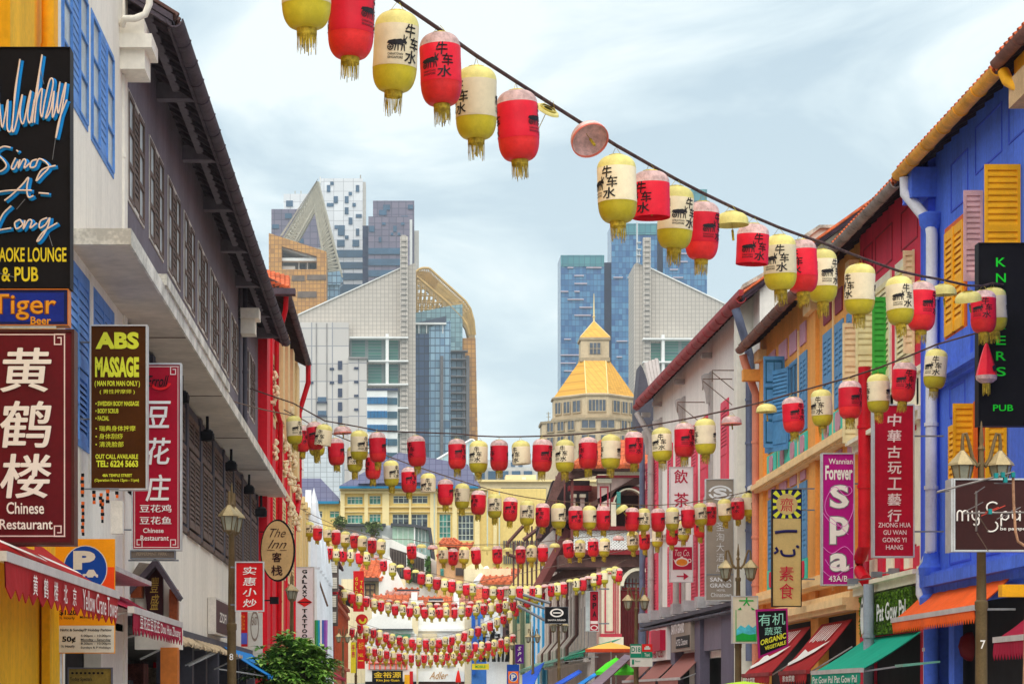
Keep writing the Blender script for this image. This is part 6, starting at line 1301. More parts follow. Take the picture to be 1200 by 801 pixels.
# cursive strokes, read off as flowing handwriting
def cur(strokes, rr_=.0078):
    for st in strokes:
        S.stroke([(u+2.0, v+1.2) for u, v in st], rr_*2.4, m_nblue, 'neon_backing', .008); S.stroke(st, rr_, m_npink, 'neon_tube', .035)
cur([[(-24, 150), (-20, 100), (-15, 92), (-14, 130), (-10, 100), (-5, 92), (-4, 145), (-1, 150)],
     [(0, 122), (3, 150), (6, 140), (10, 118), (9, 150), (13, 155), (16, 140), (18, 110), (23, 78), (24, 72), (20, 100), (15, 150), (18, 152), (24, 125), (27, 112), (24, 135), (28, 146), (34, 118), (37, 108), (33, 135), (36, 145), (41, 118)],
     [(38, 145), (42, 115), (48, 78), (50, 66), (46, 95), (41, 145), (44, 118), (50, 105), (48, 130), (50, 138), (53, 120), (59, 95), (63, 98), (58, 125), (54, 140), (60, 130), (64, 108), (62, 138), (66, 128), (71, 97), (68, 120), (69, 134), (74, 112), (78, 98), (74, 125), (69, 150), (66, 163), (70, 142), (79, 118)],
     # Sing
     [(13, 174), (4, 173), (-4, 180), (4, 188), (8, 196), (0, 202), (-12, 198)], [(19, 186), (14, 197), (17, 199), (22, 190)], [(20, 177), (22, 179)], [(24, 188), (22, 198), (28, 188), (31, 190), (29, 198), (36, 192)], [(44, 188), (38, 190), (36, 197), (42, 196), (47, 187), (58, 196), (50, 206), (43, 213), (50, 200), (66, 195)],
     # A
     [(6, 236), (16, 228), (28, 216), (34, 209), (32, 222), (34, 232), (40, 230)], [(-2, 226), (14, 224), (38, 224)], [(46, 227), (58, 228)],
     # Long
     [(14, 242), (4, 252), (-4, 268), (-10, 272), (2, 270), (14, 268)], [(24, 258), (18, 262), (20, 269), (27, 264), (24, 258)], [(30, 259), (28, 269), (34, 259), (38, 260), (36, 268), (44, 262)], [(56, 256), (48, 260), (47, 268), (54, 264), (59, 256), (56, 268), (48, 281), (44, 283), (52, 272), (68, 262)]])
S.text('KARAOKE LOUNGE', -22, 78, 290, 307, m_ylw, .02); S.text('& PUB', 2, 45, 313, 330, m_ylw, .02)
for pts in ([(48, 82), (52, 100)], [(66, 160), (62, 188)], [(58, 276), (62, 289)], [(-10, 318), (20, 326)], [(20, 246), (30, 234)]): S.stroke(pts, .003, m_sgrey, 'neon_wire', .03, smooth=False)
# beer sign
S = Sign('beer_sign', 'deep blue beer sign with orange gothic lettering under the black neon sign', -28, 80, 339, 381, 22, mat('royal blue board', hexc(14, 40, 140), .4, .12, 3, .05), mat('orange tube', hexc(214, 120, 36), .4, .1, 4, 0), .16, 1.0, br=((350, -44, -28),))
S.rect(-27, 79, 339.6, 380.4, mat('navy edge', hexc(10, 24, 84), .4, .1, 3, 0), 'border'); S.rect(-23, 75, 343, 377, mat('royal blue board', hexc(14, 40, 140)), 'inner_board')
S.text('Tiger', -10.5, 66.5, 345, 375.5, mat('amber brown letter', hexc(124, 60, 20), .5, .1, 4, 0), .035, name='letter_shadow'); S.text('Tiger', -10, 66, 344.5, 375, mat('amber letter', hexc(226, 150, 34), .5, .1, 4, 0), .005); S.text('Beer', 36, 60, 371, 380, mat('amber letter', hexc(226, 150, 34)), .02)
S.rect(-28, 66, 381.5, 385, m_alu, 'grey_strip')
def corner(S, u, v, sx, sy, k, m):
    pts = [(0, 0), (k, 0), (k, k), (.35*k, k), (.35*k, .35*k), (.68*k, .35*k)]
    for i in range(len(pts)-1):
        a, b = pts[i], pts[i+1]; w = k*.055; u0, u1 = sorted((u+sx*a[0], u+sx*b[0])); v0, v1 = sorted((v+sy*a[1], v+sy*b[1])); S.rect(u0-w, u1+w, v0-w, v1+w, m, 'key_fret')
# yellow crane tower sign
S = Sign('restaurant_sign', 'large maroon restaurant sign with three white brush characters, lowest on the far left', -22, 86, 387, 637, 21.9, m_maroon, mat('dark bronze frame', hexc(72, 34, 30), .4, .15, 4, .05), .22, 3.2, br=((400, -44, -22), (600, -44, -22)))
for a in ((-14, 76, 391.2, 392.6), (-14, 76, 627, 628.4), (75, 76.4, 392.6, 627), (-14, -12.6, 392.6, 627)): S.rect(*a, m_spink, 'border_line')
for u, v, sx, sy in ((76, 391.5, -1, 1), (76, 628, -1, -1)): corner(S, u, v, sx, sy, 12, m_spink)
for i, c in enumerate('黄鹤楼'): S.text(c, 1, 60, 408+i*62, 459+i*62+(3 if i == 1 else 0), m_swht, .02, .1)
S.text('Chinese', 8, 52, 588, 602, m_swht, .015); S.text('Restaurant', 0, 62, 608, 620, m_swht, .015)
# massage sign
m_brn = mat('cocoa brown sign panel', hexc(76, 38, 4), .5, .12, 2, .05, spec=.1); m_lem = mat('lemon lettering', hexc(222, 222, 56), .5, .05, 4, 0)
S = Sign('massage_sign', 'cocoa brown massage parlour sign with lemon lettering on blue shutter brackets', 106, 172, 381, 573, 29.4, m_brn, m_alu, .16, 1.8, br=((400, 88, 106), (490, 88, 106)))
S.text('ABS', 112, 163, 389, 409, m_lem, .05); S.text('MASSAGE', 111.5, 163, 418, 442, m_lem, .05); S.text('( MAN FOR MAN ONLY )', 111, 164, 446, 454, m_lem, .03); S.text('( 男性按摩师 )', 117, 158, 456, 462, m_lem, .01)
for i, w_ in enumerate((('• SWEDISH BODY MASSAGE', 163), ('• BODY SCRUB', 139), ('• FACIAL', 128))): S.text(w_[0], 112, w_[1], 470+i*8.6, 475.5+i*8.6, m_lem, .03)
for i, w_ in enumerate((('• 瑞典身体按摩', 159), ('• 身体刮痧', 144), ('• 清洗脸部', 145))): S.text(w_[0], 112, w_[1], 498.5+i*9.3, 505+i*9.3, m_lem, .01)
S.text('OUT CALL AVAILABLE', 112, 162, 532, 537.5, m_lem, .03); S.text('TEL: 6224 5663', 113, 162, 539, 547, m_lem, .04); S.text('48A TEMPLE STREET', 120, 155, 555, 558.5, m_lem, .03); S.text('(Operation Hours 12pm - 11pm)', 111, 163, 560.5, 565, m_lem, .02)
for u_, v_ in ((82, 556),): pass
# dou hua sign
S = Sign('restaurant_sign', 'tall ruby red restaurant sign with white brush characters behind the brown massage sign', 155, 212, 426, 644, 33, m_rsign, m_alu, .14, 1.8, br=((455, 135, 155), (620, 135, 155)))
for a in ((157.5, 209, 429, 429.8), (157.5, 209, 640.5, 641.3), (208.3, 209, 430, 641), (157.5, 158.2, 430, 641)): S.rect(*a, m_spink, 'border_line')
for u, v, sx, sy in ((209, 429.5, -1, 1), (209, 641, -1, -1), (157.6, 641, 1, -1)): corner(S, u, v, sx, sy, 9, m_spink)
S.ell(188, 447, 13, 10, mat('scarlet swoosh', hexc(226, 20, 30), .5, .05, 4, 0), 'swoosh', .2, 2.8, .72); S.text('Erroll', 172, 198, 440, 453, m_sblk, .01, .4)
for i, c in enumerate('豆花庄'): S.text(c, 171, 200, 470+i*43, 501+i*43, m_swht, .018, .12)
S.text('豆花鸡', 164, 201, 591, 600, m_swht, .012); S.text('豆花鱼', 164, 201, 605, 614, m_swht, .012); S.text('Chinese', 168, 192, 618.5, 624, m_swht, .01); S.text('Restaurant', 165, 198, 627, 633, m_swht, .01)
S = Sign('small_sign', 'small dusty brown sign slung under the ruby restaurant sign', 153, 205, 644.8, 654, 33, mat('dusty brown board', hexc(112, 98, 88), .7, .15, 3, .1), m_sgrey, .1, 1.2, br=((656, 150, 209),)); S.text('PEPPERMINT PARK', 160, 196, 646.5, 650.5, mat('faded tan letter', hexc(150, 130, 110), .7, .05, 3, 0), .02)
# parking sign
m_pyel = mat('amber sign enamel', hexc(240, 156, 16), .4, .05, 3, 0); m_pblu = mat('traffic blue enamel', hexc(12, 66, 156), .4, .05, 3, 0); m_pwht = mat('sign face white', hexc(214, 208, 196), .5, .05, 3, 0); m_pred = mat('vermilion enamel', hexc(236, 74, 20), .4, .05, 3, 0)
S = Sign('parking_sign', 'amber and white parking charges sign with a blue P disc behind the red awning', 65, 134.5, 631, 765, 26.9, m_pyel, None, .05)
S.rect(106, 134, 664, 700, m_pred, 'red_corner'); S.ell(100, 666, 26, 27.5, m_pwht, 'disc_rim'); S.ell(100, 666, 25, 26.5, m_pblu, 'blue_disc'); S.text('P', 86, 112, 645, 667, m_pwht, .06); S.poly([(97, 672), (101, 672), (104, 667), (110, 667), (113, 672), (115, 673), (115, 676), (97, 676)], m_pwht, 'car_symbol')
for u_ in (101, 111): S.ell(u_, 676, 1.8, 1.8, m_pblu, 'wheel_symbol')
S.ell(100, 666, 24, 26, m_pwht, 'disc_foot', .9, 2.24)
S.rect(66.5, 134, 732.5, 764, m_pwht, 'white_plate'); S.text('Night & Sunday/P Holiday Parking', 71, 131, 736, 740, m_sblk, .02); S.text('50¢', 73, 89, 745, 753, m_sblk, .03); S.text('½ Hourly', 72, 88, 755, 759, m_sblk, .02)
for i, s_ in enumerate(('5.00pm - 10.00pm', 'Monday - Saturday', '8.30am - 10.00pm', 'Sundays & P Holidays')): S.text(s_, 95, 130, 743+i*4.6, 746.3+i*4.6, m_sblk, .015)
S.rect(95, 130, 750.8, 751.3, m_sblk, 'rule'); S.text('½ Hourly', 70, 88, 722, 726, m_sblk, .02); S.text('$1.20', 70, 90, 714, 721, m_sblk, .03); S.text('Monday - Saturday', 94, 128, 721, 725, m_sblk, .02)
MB().tube([P(70, 700, 26.98), P(70.5, 815+180, 26.98)], .03, 8).build('post', m_alu, S.t)
# menu board below
S = Sign('menu_board', 'dim yellow menu board in the doorway under the parking sign', 80, 131, 782, 812, 28.3, mat('dim olive board', hexc(116, 96, 40), .6, .2, 3, 0), m_gryd, .06, 1.4)
for i in range(8): S.ell(85+i*5, 788, 1.6, 1.3, m_sblk, 'dot')
S.text('Today Specials', 82, 108, 793, 798, m_sblk, .01)
# red lamp post sign
S = Sign('small_restaurant_sign', 'bright red square sign with four white characters fixed to the left lamp post', 276, 309, 658, 715.5, 36.6, mat('poppy red board', hexc(206, 10, 18), .4, .06, 2, .05), m_alu, .06, 1.5, br=((664, 270, 276), (708, 270, 276)))
for i, c in enumerate('实惠小炒'): S.text(c, 284.5, 300.5, 663.5+i*12.6, 673+i*12.6, m_swht, .014, .12)
# oval inn sign
S_ = thing('oval_inn_sign', 'oval buff hanging sign with dark rim in front of the red wall', 'sign', P(325, 680, 58)); f = FX(58)
def ring(f, cu, cv, ru, rv, n0, n1, k=36): return MB().prism(f.fr, [(f.x(cu+ru*math.cos(2*math.pi*i/k)), f.z(cv+rv*math.sin(2*math.pi*i/k))) for i in range(k)], n0, n1)
ring(f, 325.5, 644.5, 20.5, 36.5, -.12, 0).build('rim', m_sblk, S_, smooth=False); ring(f, 325, 644.5, 18.8, 34.5, 0, .02).build('face', mat('buff sign face', hexc(216, 172, 116), .6, .1, 1.5, .05), S_)
class S2(Sign):
    def __init__(s, t, d): s.f = FX(d); s.t = t; s.n = 30; s.d = d
S = S2(S_, 58); m_drkb = mat('espresso lettering', hexc(60, 24, 18), .5, .05, 3, 0)
S.text('The', 316, 335, 619, 629, m_drkb, -.005, .5); S.text('Inn', 314, 336, 632, 642, m_drkb, -.005, .5); S.rect(313, 322, 644, 644.6, m_drkb, 'rule'); S.rect(328, 336, 644, 644.6, m_drkb, 'rule'); S.text('客', 319, 330, 647, 658, m_drkb, .03); S.text('栈', 318, 331, 662, 674, m_drkb, .03)
f.B(304, 312, 622, 623, -.1, -.06).build('bracket', m_sblk, S_); f.B(304, 309, 662, 663, -.1, -.06).build('bracket', m_sblk, S_)
# galaxy tattoo
S = Sign('tattoo_sign', 'tall white tattoo parlour sign with black lettering and red diamond', 346, 368, 664, 747, 82, mat('lilac white board', hexc(222, 216, 222), .5, .05, 1, .05), m_alu, .14, 1.0)
for i, c in enumerate('GALAXY'): S.text(c, 354, 360, 667+i*5.9, 671.4+i*5.9, m_sblk, .04)
for i, c in enumerate('TATTOO'): S.text(c, 354, 360, 713+i*5.9, 717.4+i*5.9, m_sblk, .04)
S.poly([(348, 705), (357, 699.5), (366, 705), (357, 710.5)], mat('diamond red', hexc(206, 20, 24), .5, .05, 3, 0), 'diamond'); S.rect(349.5, 364.5, 704.4, 705.6, m_sblk, 'diamond_bar')
# box sign and round sign on the spandrel
t = thing('box_sign', 'white sided box sign with dark brown face projecting from the spandrel wall', 'sign', LEFT.p(49.8, 0, 2.84))
B(LEFT, 48.2, 51.5, .01, .17, 2.84, 3.57).build('box_casing', m_wtr, t); B(LEFT, 48.3, 51.4, .17, .18, 2.88, 3.53).build('brown_face', mat('dark cocoa panel', hexc(66, 26, 34), .5, .1, 2, .05), t)
q = MB(); put_text(q, 'ZSOFI', LEFT.p(48.9, .19, 3.1), LEFT.a*1.9, Vector((0, 0, .2)), bold=.02, shear=.2); q.build('lettering', m_swht, t, recalc=False)
S = Sign('dark_window_sign', 'small red and blue notice beside the round white sign', 278, 290, 716, 757, 58, mat('poppy red board', hexc(218, 14, 22)), None, .1); S.text('酒店', 281, 287, 719, 738, mat('orange letter', hexc(236, 120, 30), .5, .1, 3, 0), .02, line=1); S.rect(278.4, 289.6, 741, 754, mat('pale blue strip', hexc(90, 100, 190), .5, .1, 3, 0), 'blue_strip')
S = Sign('round_logo_sign', 'white board with a grey oval emblem beyond the red lamp post sign', 291, 307.5, 717, 770, 60.5, mat('ivory board', hexc(222, 216, 204), .6, .05, 1, .05), None, .1); S.ell(298.5, 733, 5, 18, mat('taupe ring', hexc(150, 130, 116), .6, .1, 3, 0), 'oval_ring', ri=.82); S.text('EAST', 295, 302, 722, 732, mat('taupe ring', hexc(150, 130, 116)), .02)
# small porch gable between awning and spandrel
m_wood = mat('reddish wood', hexc(140, 66, 32), .6, .2, 2, .15)
t = thing('gabled_porch', 'small brown gabled porch over the doorway behind the maroon awning', 'porch', P(185, 740, 35)); f = FX(35)
q = MB(); f.poly(q, [(150, 693), (183, 655), (186, 657), (214, 700), (211, 704), (184, 664), (152, 699)], -.1, .25); q.build('barge_board', m_eav, t); f.poly(MB(), [(154, 693), (183, 660), (162, 658), (148, 680)], -.3, -.1).build('roof_side', mat('lichen roof', hexc(140, 128, 116), .8, .2, 3, .2), t)
f.poly(MB(), [(156, 697), (184, 664), (210, 702), (210, 760), (156, 760)], -.6, -.2).build('gable_panel', m_wall, t); f.poly(MB(), [(168, 680), (184, 664), (190, 672), (190, 722), (172, 722)], -.2, -.1).build('brown_board', mat('dark cocoa panel', hexc(66, 26, 34)), t)
f.B(199, 208, 690, 735, -.2, .1).build('post', m_wood, t); f.B(153, 167, 682, 700, -.2, .15).build('post_block', m_wood, t); f.B(188, 208, 758, 816, -.3, 0).build('column', mat('ochre column', hexc(206, 118, 50), .7, .12, 1, .15), t)
S = S2(t, 34.98); S.n = 60; S.text('豐\n盛', 176, 187, 676, 714, mat('antique gold', hexc(176, 140, 60), .5, .1, 3, 0), .0, .2)
# hanging lock and belt display on the white wall
t = thing('belt_display', 'orange and black straps hanging on the white wall under the massage sign', 'display', P(110, 640, 29)); f = FX(29.2); m_ort = mat('orange strap', hexc(220, 96, 30), .6, .1, 4, 0)
rr = random.Random(6)
for i, (u_, v0, v1) in enumerate(((97.5, 555, 585), (98, 588, 630), (111, 575, 592), (119, 578, 595), (121, 585, 614), (127, 574, 592), (138, 576, 586))):
    k_ = int((v1-v0)/4)
    for j in range(k_): f.B(u_-1.6+rr.uniform(-.6, .6), u_+1.6+rr.uniform(-.5, .5), v0+j*4, v0+j*4+3.6, .05, .09).build('strap', m_ort if (j+i) % 2 else m_sblk, t)
q = MB(); f.bar(q, (96, 573), (140, 573), .01, .07); q.build('rail', m_sgrey, t); f.B(132, 146, 588, 626, .05, .2).build('pale_box', m_wtr, t)
# =========== right side signs
m_sgrn = mat('bright green lettering', hexc(20, 214, 40), .5, .05, 4, 0)
S = Sign('pub_sign', 'large black pub sign with green lettering on the blue wall', 1147, 1236, 285, 498, 33, m_sblk, m_sblk, .2, 1.5, br=((300, 1236, 1243), (470, 1236, 1243)))
for i, c in enumerate('KNOCKERS'): S.text(c, 1167, 1178.5, 302+i*18.3, 312.5+i*18.3, m_sgrn, .01)
S.text('PUB', 1163.5, 1187, 474, 481.5, m_sgrn, .012)
S = Sign('shop_sign', 'tall ruby sign with white characters and romanised lines between red pipe and blue wall', 1024, 1071, 474, 652, 39.6, m_rsign, m_alu, .2, 1.6, br=((510, 1071, 1107), (622, 1071, 1107)))
for i, c in enumerate('中華古玩工藝行'): S.text(c, 1040, 1056, 485+i*18.6, 499+i*18.6, m_spink, .02, .06)
for i, (c, a, b) in enumerate((('ZHONG HUA', 1029, 1067), ('GU WAN', 1035, 1062), ('GONG YI', 1034, 1062), ('HANG', 1038, 1058))): S.text(c, a, b, 612+i*8.7, 617.5+i*8.7, m_spink, .01)
m_mag = mat('magenta sign panel', hexc(176, 8, 124), .4, .06, 2, .05)
S = Sign('spa_sign', 'magenta spa sign with curling tendrils and silver letters', 963.5, 1001, 531, 685, 46, m_mag, m_alu, .16, 1.4, br=((566, 1001, 1016), (650, 1001, 1014)))
S.text('Wannian', 971, 999, 537, 543.5, m_swht, .01); S.text('Forever', 967, 999, 545, 562, m_swht, .03)
m_cur = mat('pink tendril', hexc(226, 120, 200), .5, .05, 3, 0)
for pts in ([(990, 571), (996, 570), (998, 576), (990, 580), (978, 570), (968, 585), (968, 600), (980, 612), (994, 626)], [(964, 600), (974, 612), (990, 616), (999, 600), (1000, 590)], [(964, 640), (975, 648), (990, 640), (1000, 650)], [(964, 668), (976, 676), (990, 668), (1000, 664)], [(967, 655), (973, 663), (985, 665)]): S.stroke(pts, .008, m_cur, 'tendril', .008)
for i, c in enumerate('Spa'): 
    v = ((567, 596), (604, 638), (647, 670))[i]; S.text(c, 971.5, 995.5, *v, m_sgrey, .055, name='letter_outline'); S.text(c, 972.5, 994.5, v[0]+1, v[1]-1, m_swht, .03)
S.text('43A/B', 971, 993, 674, 681, m_swht, .01)
m_buff = mat('buff sign panel', hexc(204, 174, 112), .5, .08, 2, .05); m_nvy = mat('navy ink', hexc(28, 22, 84), .5, .05, 3, 0); m_crl = mat('carmine lettering', hexc(196, 20, 60), .5, .05, 3, 0)
S = Sign('vegetarian_sign', 'buff vegetarian food sign with a sunburst emblem at the top', 905, 939, 573.5, 710, 52, m_buff, m_sblk, .14, 1.0, br=((597, 939, 955), (678, 939, 957), (572, 922, 955)))
S.rect(905.5, 938.5, 574, 607, m_nvy, 'navy_square')
for i in range(12):
    a = i*math.pi/6+.13; a2 = a+.26
    def edge(t_):
        c, s = math.cos(t_), math.sin(t_); k_ = min(16.4/max(abs(c), 1e-3), 16.4/max(abs(s), 1e-3)); return (922+c*k_, 590.5+s*k_)
    S.poly([(922, 590.5), edge(a), edge(a2)], m_lem, 'ray')
S.ell(922, 590.5, 12.4, 12.4, m_buff, 'disc'); S.text('齋', 914, 930, 583, 599, m_crl, .0)
S.stroke([(908, 623.5), (920, 622), (934, 622)], .035, m_nvy, 'brush_stroke', .0); S.stroke([(909, 641), (911, 645), (907, 648)], .03, m_nvy, 'brush_stroke', .0); S.stroke([(915, 644), (918, 650), (930, 650), (930, 643)], .03, m_nvy, 'brush_stroke', .0); S.stroke([(933, 639), (936, 641)], .03, m_nvy, 'brush_stroke', .0)
S.text('素', 913, 930, 663, 680, m_crl, .0); S.text('食', 913, 930, 683, 701, m_crl, .0)
# organic vegetable banner (tilted)
t = thing('organic_banner', 'tilted black banner with magenta border reading organic vegetable', 'banner', P(905, 768, 49.5)); f = FX(49.5)
f.poly(MB(), [(885.5, 713.5), (923, 712), (924, 757), (889, 771)], -.05, 0).build('cloth', mat('magenta cloth', hexc(168, 20, 110), .7, .05, 2, 0), t); f.poly(MB(), [(887.5, 716), (921, 714.5), (922, 755), (891, 767.5)], 0, .006).build('black_panel', m_sblk, t)
S = S2(t, 49.5); S.n = 8; m_mint = mat('mint lettering', hexc(150, 214, 190), .5, .05, 3, 0)
S.text('有机', 889, 920, 719, 733, m_mint, .0, rot=.06); S.text('蔬菜', 896, 916, 735, 744, m_mint, .0, rot=.08); S.text('ORGANIC', 891, 921, 749.5, 756, m_lem, .03, rot=.3); S.text('VEGETABLE', 896, 921, 757, 761.5, m_lem, .03, rot=.3)
# green tree sign
S = Sign('plant_sign', 'pale sign with green symbol and landscape picture on the right lamp post', 858, 888, 698, 753, 50.6, mat('ecru board', hexc(206, 196, 170), .6, .05, 2, .05), m_alu, .12, 1.0)
m_emg = mat('emerald print', hexc(20, 160, 60), .5, .06, 3, 0); S.rect(866, 883, 702.5, 704, m_emg, 'symbol_bar')
S.poly([(874, 699.5), (876, 699.5), (875.6, 704), (879, 709), (877, 709), (875, 705.5), (872, 709), (870.5, 708.5), (874, 704)], m_emg, 'symbol')
for a in ((862, 862.8, 714, 751), (886, 886.8, 714, 751), (862, 886.8, 750.2, 751)): S.rect(*a, m_emg, 'green_border')
S.poly([(863, 750), (863, 737), (868, 732), (873, 735), (877, 731), (882, 735), (885.8, 732), (885.8, 750)], mat('aqua hills print', hexc(80, 190, 206), .5, .2, 6, 0), 'hills'); S.poly([(863, 750), (863, 744), (870, 741), (878, 743), (885.8, 742), (885.8, 750)], m_emg, 'meadow'); S.poly([(864, 714), (868, 711), (869, 714)], m_emg, 'leaf_mark'); S.poly([(880, 711), (885, 714), (881, 714)], m_emg, 'leaf_mark')
# hotel sign
m_tau = mat('taupe board', hexc(146, 134, 122), .5, .06, 2, .05); m_silv = mat('silver lettering', hexc(222, 222, 224), .35, .05, 3, 0)
S = Sign('hotel_sign', 'taupe hotel sign with silver S emblem and vertical characters', 827, 860, 561, 703, 63, m_tau, m_alu, .16, 1.0)
S.ell(844, 577, 14, 8.6, m_silv, 'ring', 3.3, 6.1, .8); S.ell(844, 577, 14, 8.6, m_silv, 'ring', .15, 2.95, .8); S.text('S', 836, 852, 571.5, 582.5, m_silv, .05); S.rect(827, 860, 672, 673.4, m_sgrey, 'divider')
for i, c in enumerate('圣塔大度假酒店'[0:1]+'淘大酒店'): S.text(c, 839.5, 848.5, 612+i*12, 621.5+i*12, m_silv, -.012)
S.text('SANTA', 832, 857, 676, 681, m_silv, .02); S.text('GRAND', 832, 857, 683, 688, m_silv, .02); S.text('HOTEL', 840, 850, 690, 692.3, m_silv, .01); S.text('Chinatown', 833, 857, 694, 699, m_silv, .0)
# tea sign
S = Sign('tea_sign', 'white tea house sign with raspberry characters and a teapot badge', 785, 812, 547, 681.5, 72, mat('white sign face', hexc(226, 224, 222), .5, .04, 2, .05), m_alu, .14, .8)
m_rasp = mat('raspberry print', hexc(176, 18, 58), .5, .05, 3, 0)
S.text('飲', 790, 806, 550, 566, m_rasp, .015); S.text('茶', 790, 807, 577, 594, m_rasp, .015); S.text('店', 791, 806, 601, 614, m_rasp, .015); S.text('舖', 791, 806, 620, 634, m_rasp, .015)
S.rect(788.3, 811, 640.5, 667, m_rasp, 'badge'); S.text('Tea Co.', 791, 808, 643.5, 651, m_swht, -.01, .3); S.ell(799, 658, 8.2, 5.2, m_swht, 'teapot_outline'); S.ell(799, 658.5, 6.6, 4, mat('tea amber', hexc(226, 140, 40), .5, .1, 3, 0), 'teapot'); S.ell(808, 656.5, 2.2, 2.4, m_swht, 'handle', ri=.6); S.poly([(792, 657), (788.8, 654), (791, 659)], m_swht, 'spout'); S.rect(797.5, 800.5, 651.5, 653.4, m_swht, 'lid_knob')
S.rect(793, 801, 674, 675.4, m_rasp, 'arrow_shaft'); S.poly([(801, 670.5), (807, 674.7), (801, 679)], m_rasp, 'arrow_head')
# my spa sign on the right lamp post
m_esp = mat('espresso panel', hexc(58, 24, 22), .4, .1, 2, .05)
S = Sign('spa_sign', 'wide dark brown spa sign with rounded white lettering before the right lamp post', 1118, 1236, 561, 645, 27.7, m_esp, m_alu, .14, 1.8)
B(S.f.fr, S.f.x(1114.5), S.f.x(1118), -.3, 0, S.f.z(646), S.f.z(560)).build('side_casing', m_alu, S.t)
def arcp(cu, cv, ru, rv, a0, a1, k=7): return [(cu+ru*math.cos(math.radians(a0+(a1-a0)*i/k)), cv+rv*math.sin(math.radians(a0+(a1-a0)*i/k))) for i in range(k+1)]
for st in ([(1121.5, 610), (1121.5, 602)]+arcp(1124.5, 602, 3, 4, 180, 360)+[(1127.5, 610)], arcp(1131, 602, 3.4, 4, 180, 360)+[(1134.4, 610)], [(1139, 598), (1139, 603)]+arcp(1143, 604, 4, 5, 180, 0)+[(1147, 598)], [(1147, 598), (1147, 612)]+arcp(1143.5, 612, 3.5, 3, 0, 150),
           arcp(1163, 594, 7, 6, 320, 150)+arcp(1163, 605, 6, 5, 250, 300), arcp(1161, 616, 8, 6.5, 310, 480), [(1173, 616), (1173, 603)]+arcp(1177.5, 604, 4.5, 5, 180, 540), [(1195, 598), (1195, 610)], arcp(1190.5, 604, 4.5, 5, 0, 360)): S.stroke(st, .0095, m_swht, 'rounded_letter', .008, smooth=False)
S.text('be pampered', 1172, 1212, 617, 622, m_swht, .01)
# SPA ruby sign, far
S = Sign('spa_sign', 'narrow ruby spa sign with black letters on the pale far pilaster', 691, 701.5, 692, 739, 106, m_rsign, m_alu, .2, .7, br=((689.5, 701.5, 714), (730, 701.5, 714)))
for i, c in enumerate('SPA'): S.text(c, 694.3, 699, 696+i*9.7, 703+i*9.7, m_sblk, .03)
S.ell(696.3, 735, 4.4, 3, m_spink, 'oval', ri=.7); S.rect(692, 700.6, 727, 730.4, m_spink, 'small_print')
S.f.B(686.5, 691, 692, 739, -.25, -.02).build('grey_side', m_alu, S.t)
S = Sign('hotel_sign', 'small black hotel sign with white oval emblem on the third right lamp post', 638.5, 666, 710.5, 730, 93.6, m_sblk, m_sgrey, .12, .5)
S.ell(652.5, 717.5, 8, 5, m_swht, 'ring', ri=.72); S.rect(648, 657, 716.8, 718.2, m_swht, 'emblem_bar'); S.text('SANTA GRAND', 642, 663, 725, 727, m_swht, .01)
for a, b in (((604, 700), (638.5, 712)), ((613, 696), (645, 706)), ((607, 709), (638.5, 726))): q = MB(); S.f.bar(q, a, b, .06, -.2); q.build('pole', m_sgrey, S.t)
S = Sign('spa_sign', 'little purple spa sign low on the far right', 603.5, 614, 754.5, 777, 125, mat('violet board', hexc(92, 18, 130), .5, .06, 3, 0), m_sgrey, .12, .4)
for i, c in enumerate('SPA'): S.text(c, 606.5, 611, 757+i*6.5, 761.5+i*6.5, m_swht, .02, .3)
S = Sign('parking_sign', 'small blue and orange parking sign above the far right awnings', 594, 608.5, 778, 801, 92, m_pblu, None, .06); S.rect(595.5, 607.5, 786, 800, mat('orange enamel', hexc(236, 110, 20), .4, .05, 3, 0), 'orange_panel'); S.ell(601.5, 792.8, 5, 5.5, m_pwht, 'disc_rim'); S.ell(601.5, 792.8, 4.4, 4.9, m_pblu, 'blue_disc'); S.text('P', 599, 604.3, 789.5, 796.3, m_pwht, .05)
S = Sign('taxi_stop_sign', 'white and green taxi stand sign with red taxi panel on a lamp post', 738.5, 764.5, 754, 780.5, 67.6, m_pwht, None, .05)
m_jade = mat('jade green enamel', hexc(14, 128, 96), .4, .05, 3, 0); m_tred = mat('signal red enamel', hexc(214, 30, 26), .4, .05, 3, 0)
S.rect(738.5, 752, 754, 770, m_jade, 'green_panel'); S.rect(739.5, 751, 756, 765, m_pwht, 'white_inset'); S.text('D18', 740, 750.5, 757.5, 763.5, m_jade, .03); S.rect(752.2, 764.5, 754, 763, m_tred, 'red_panel'); S.rect(752.2, 764.5, 763.2, 770, m_jade, 'green_panel'); S.text('Taxi', 755, 761.5, 764.5, 768.5, m_pwht, .01); S.rect(755, 762, 758, 760.5, m_pwht, 'taxi_symbol'); S.rect(756.5, 760.5, 756.3, 758, m_pwht, 'taxi_symbol_roof'); S.text('1', 740.5, 743, 772, 778, m_jade, .03); S.text('Stand', 744, 750, 773, 775, m_jade, .01)
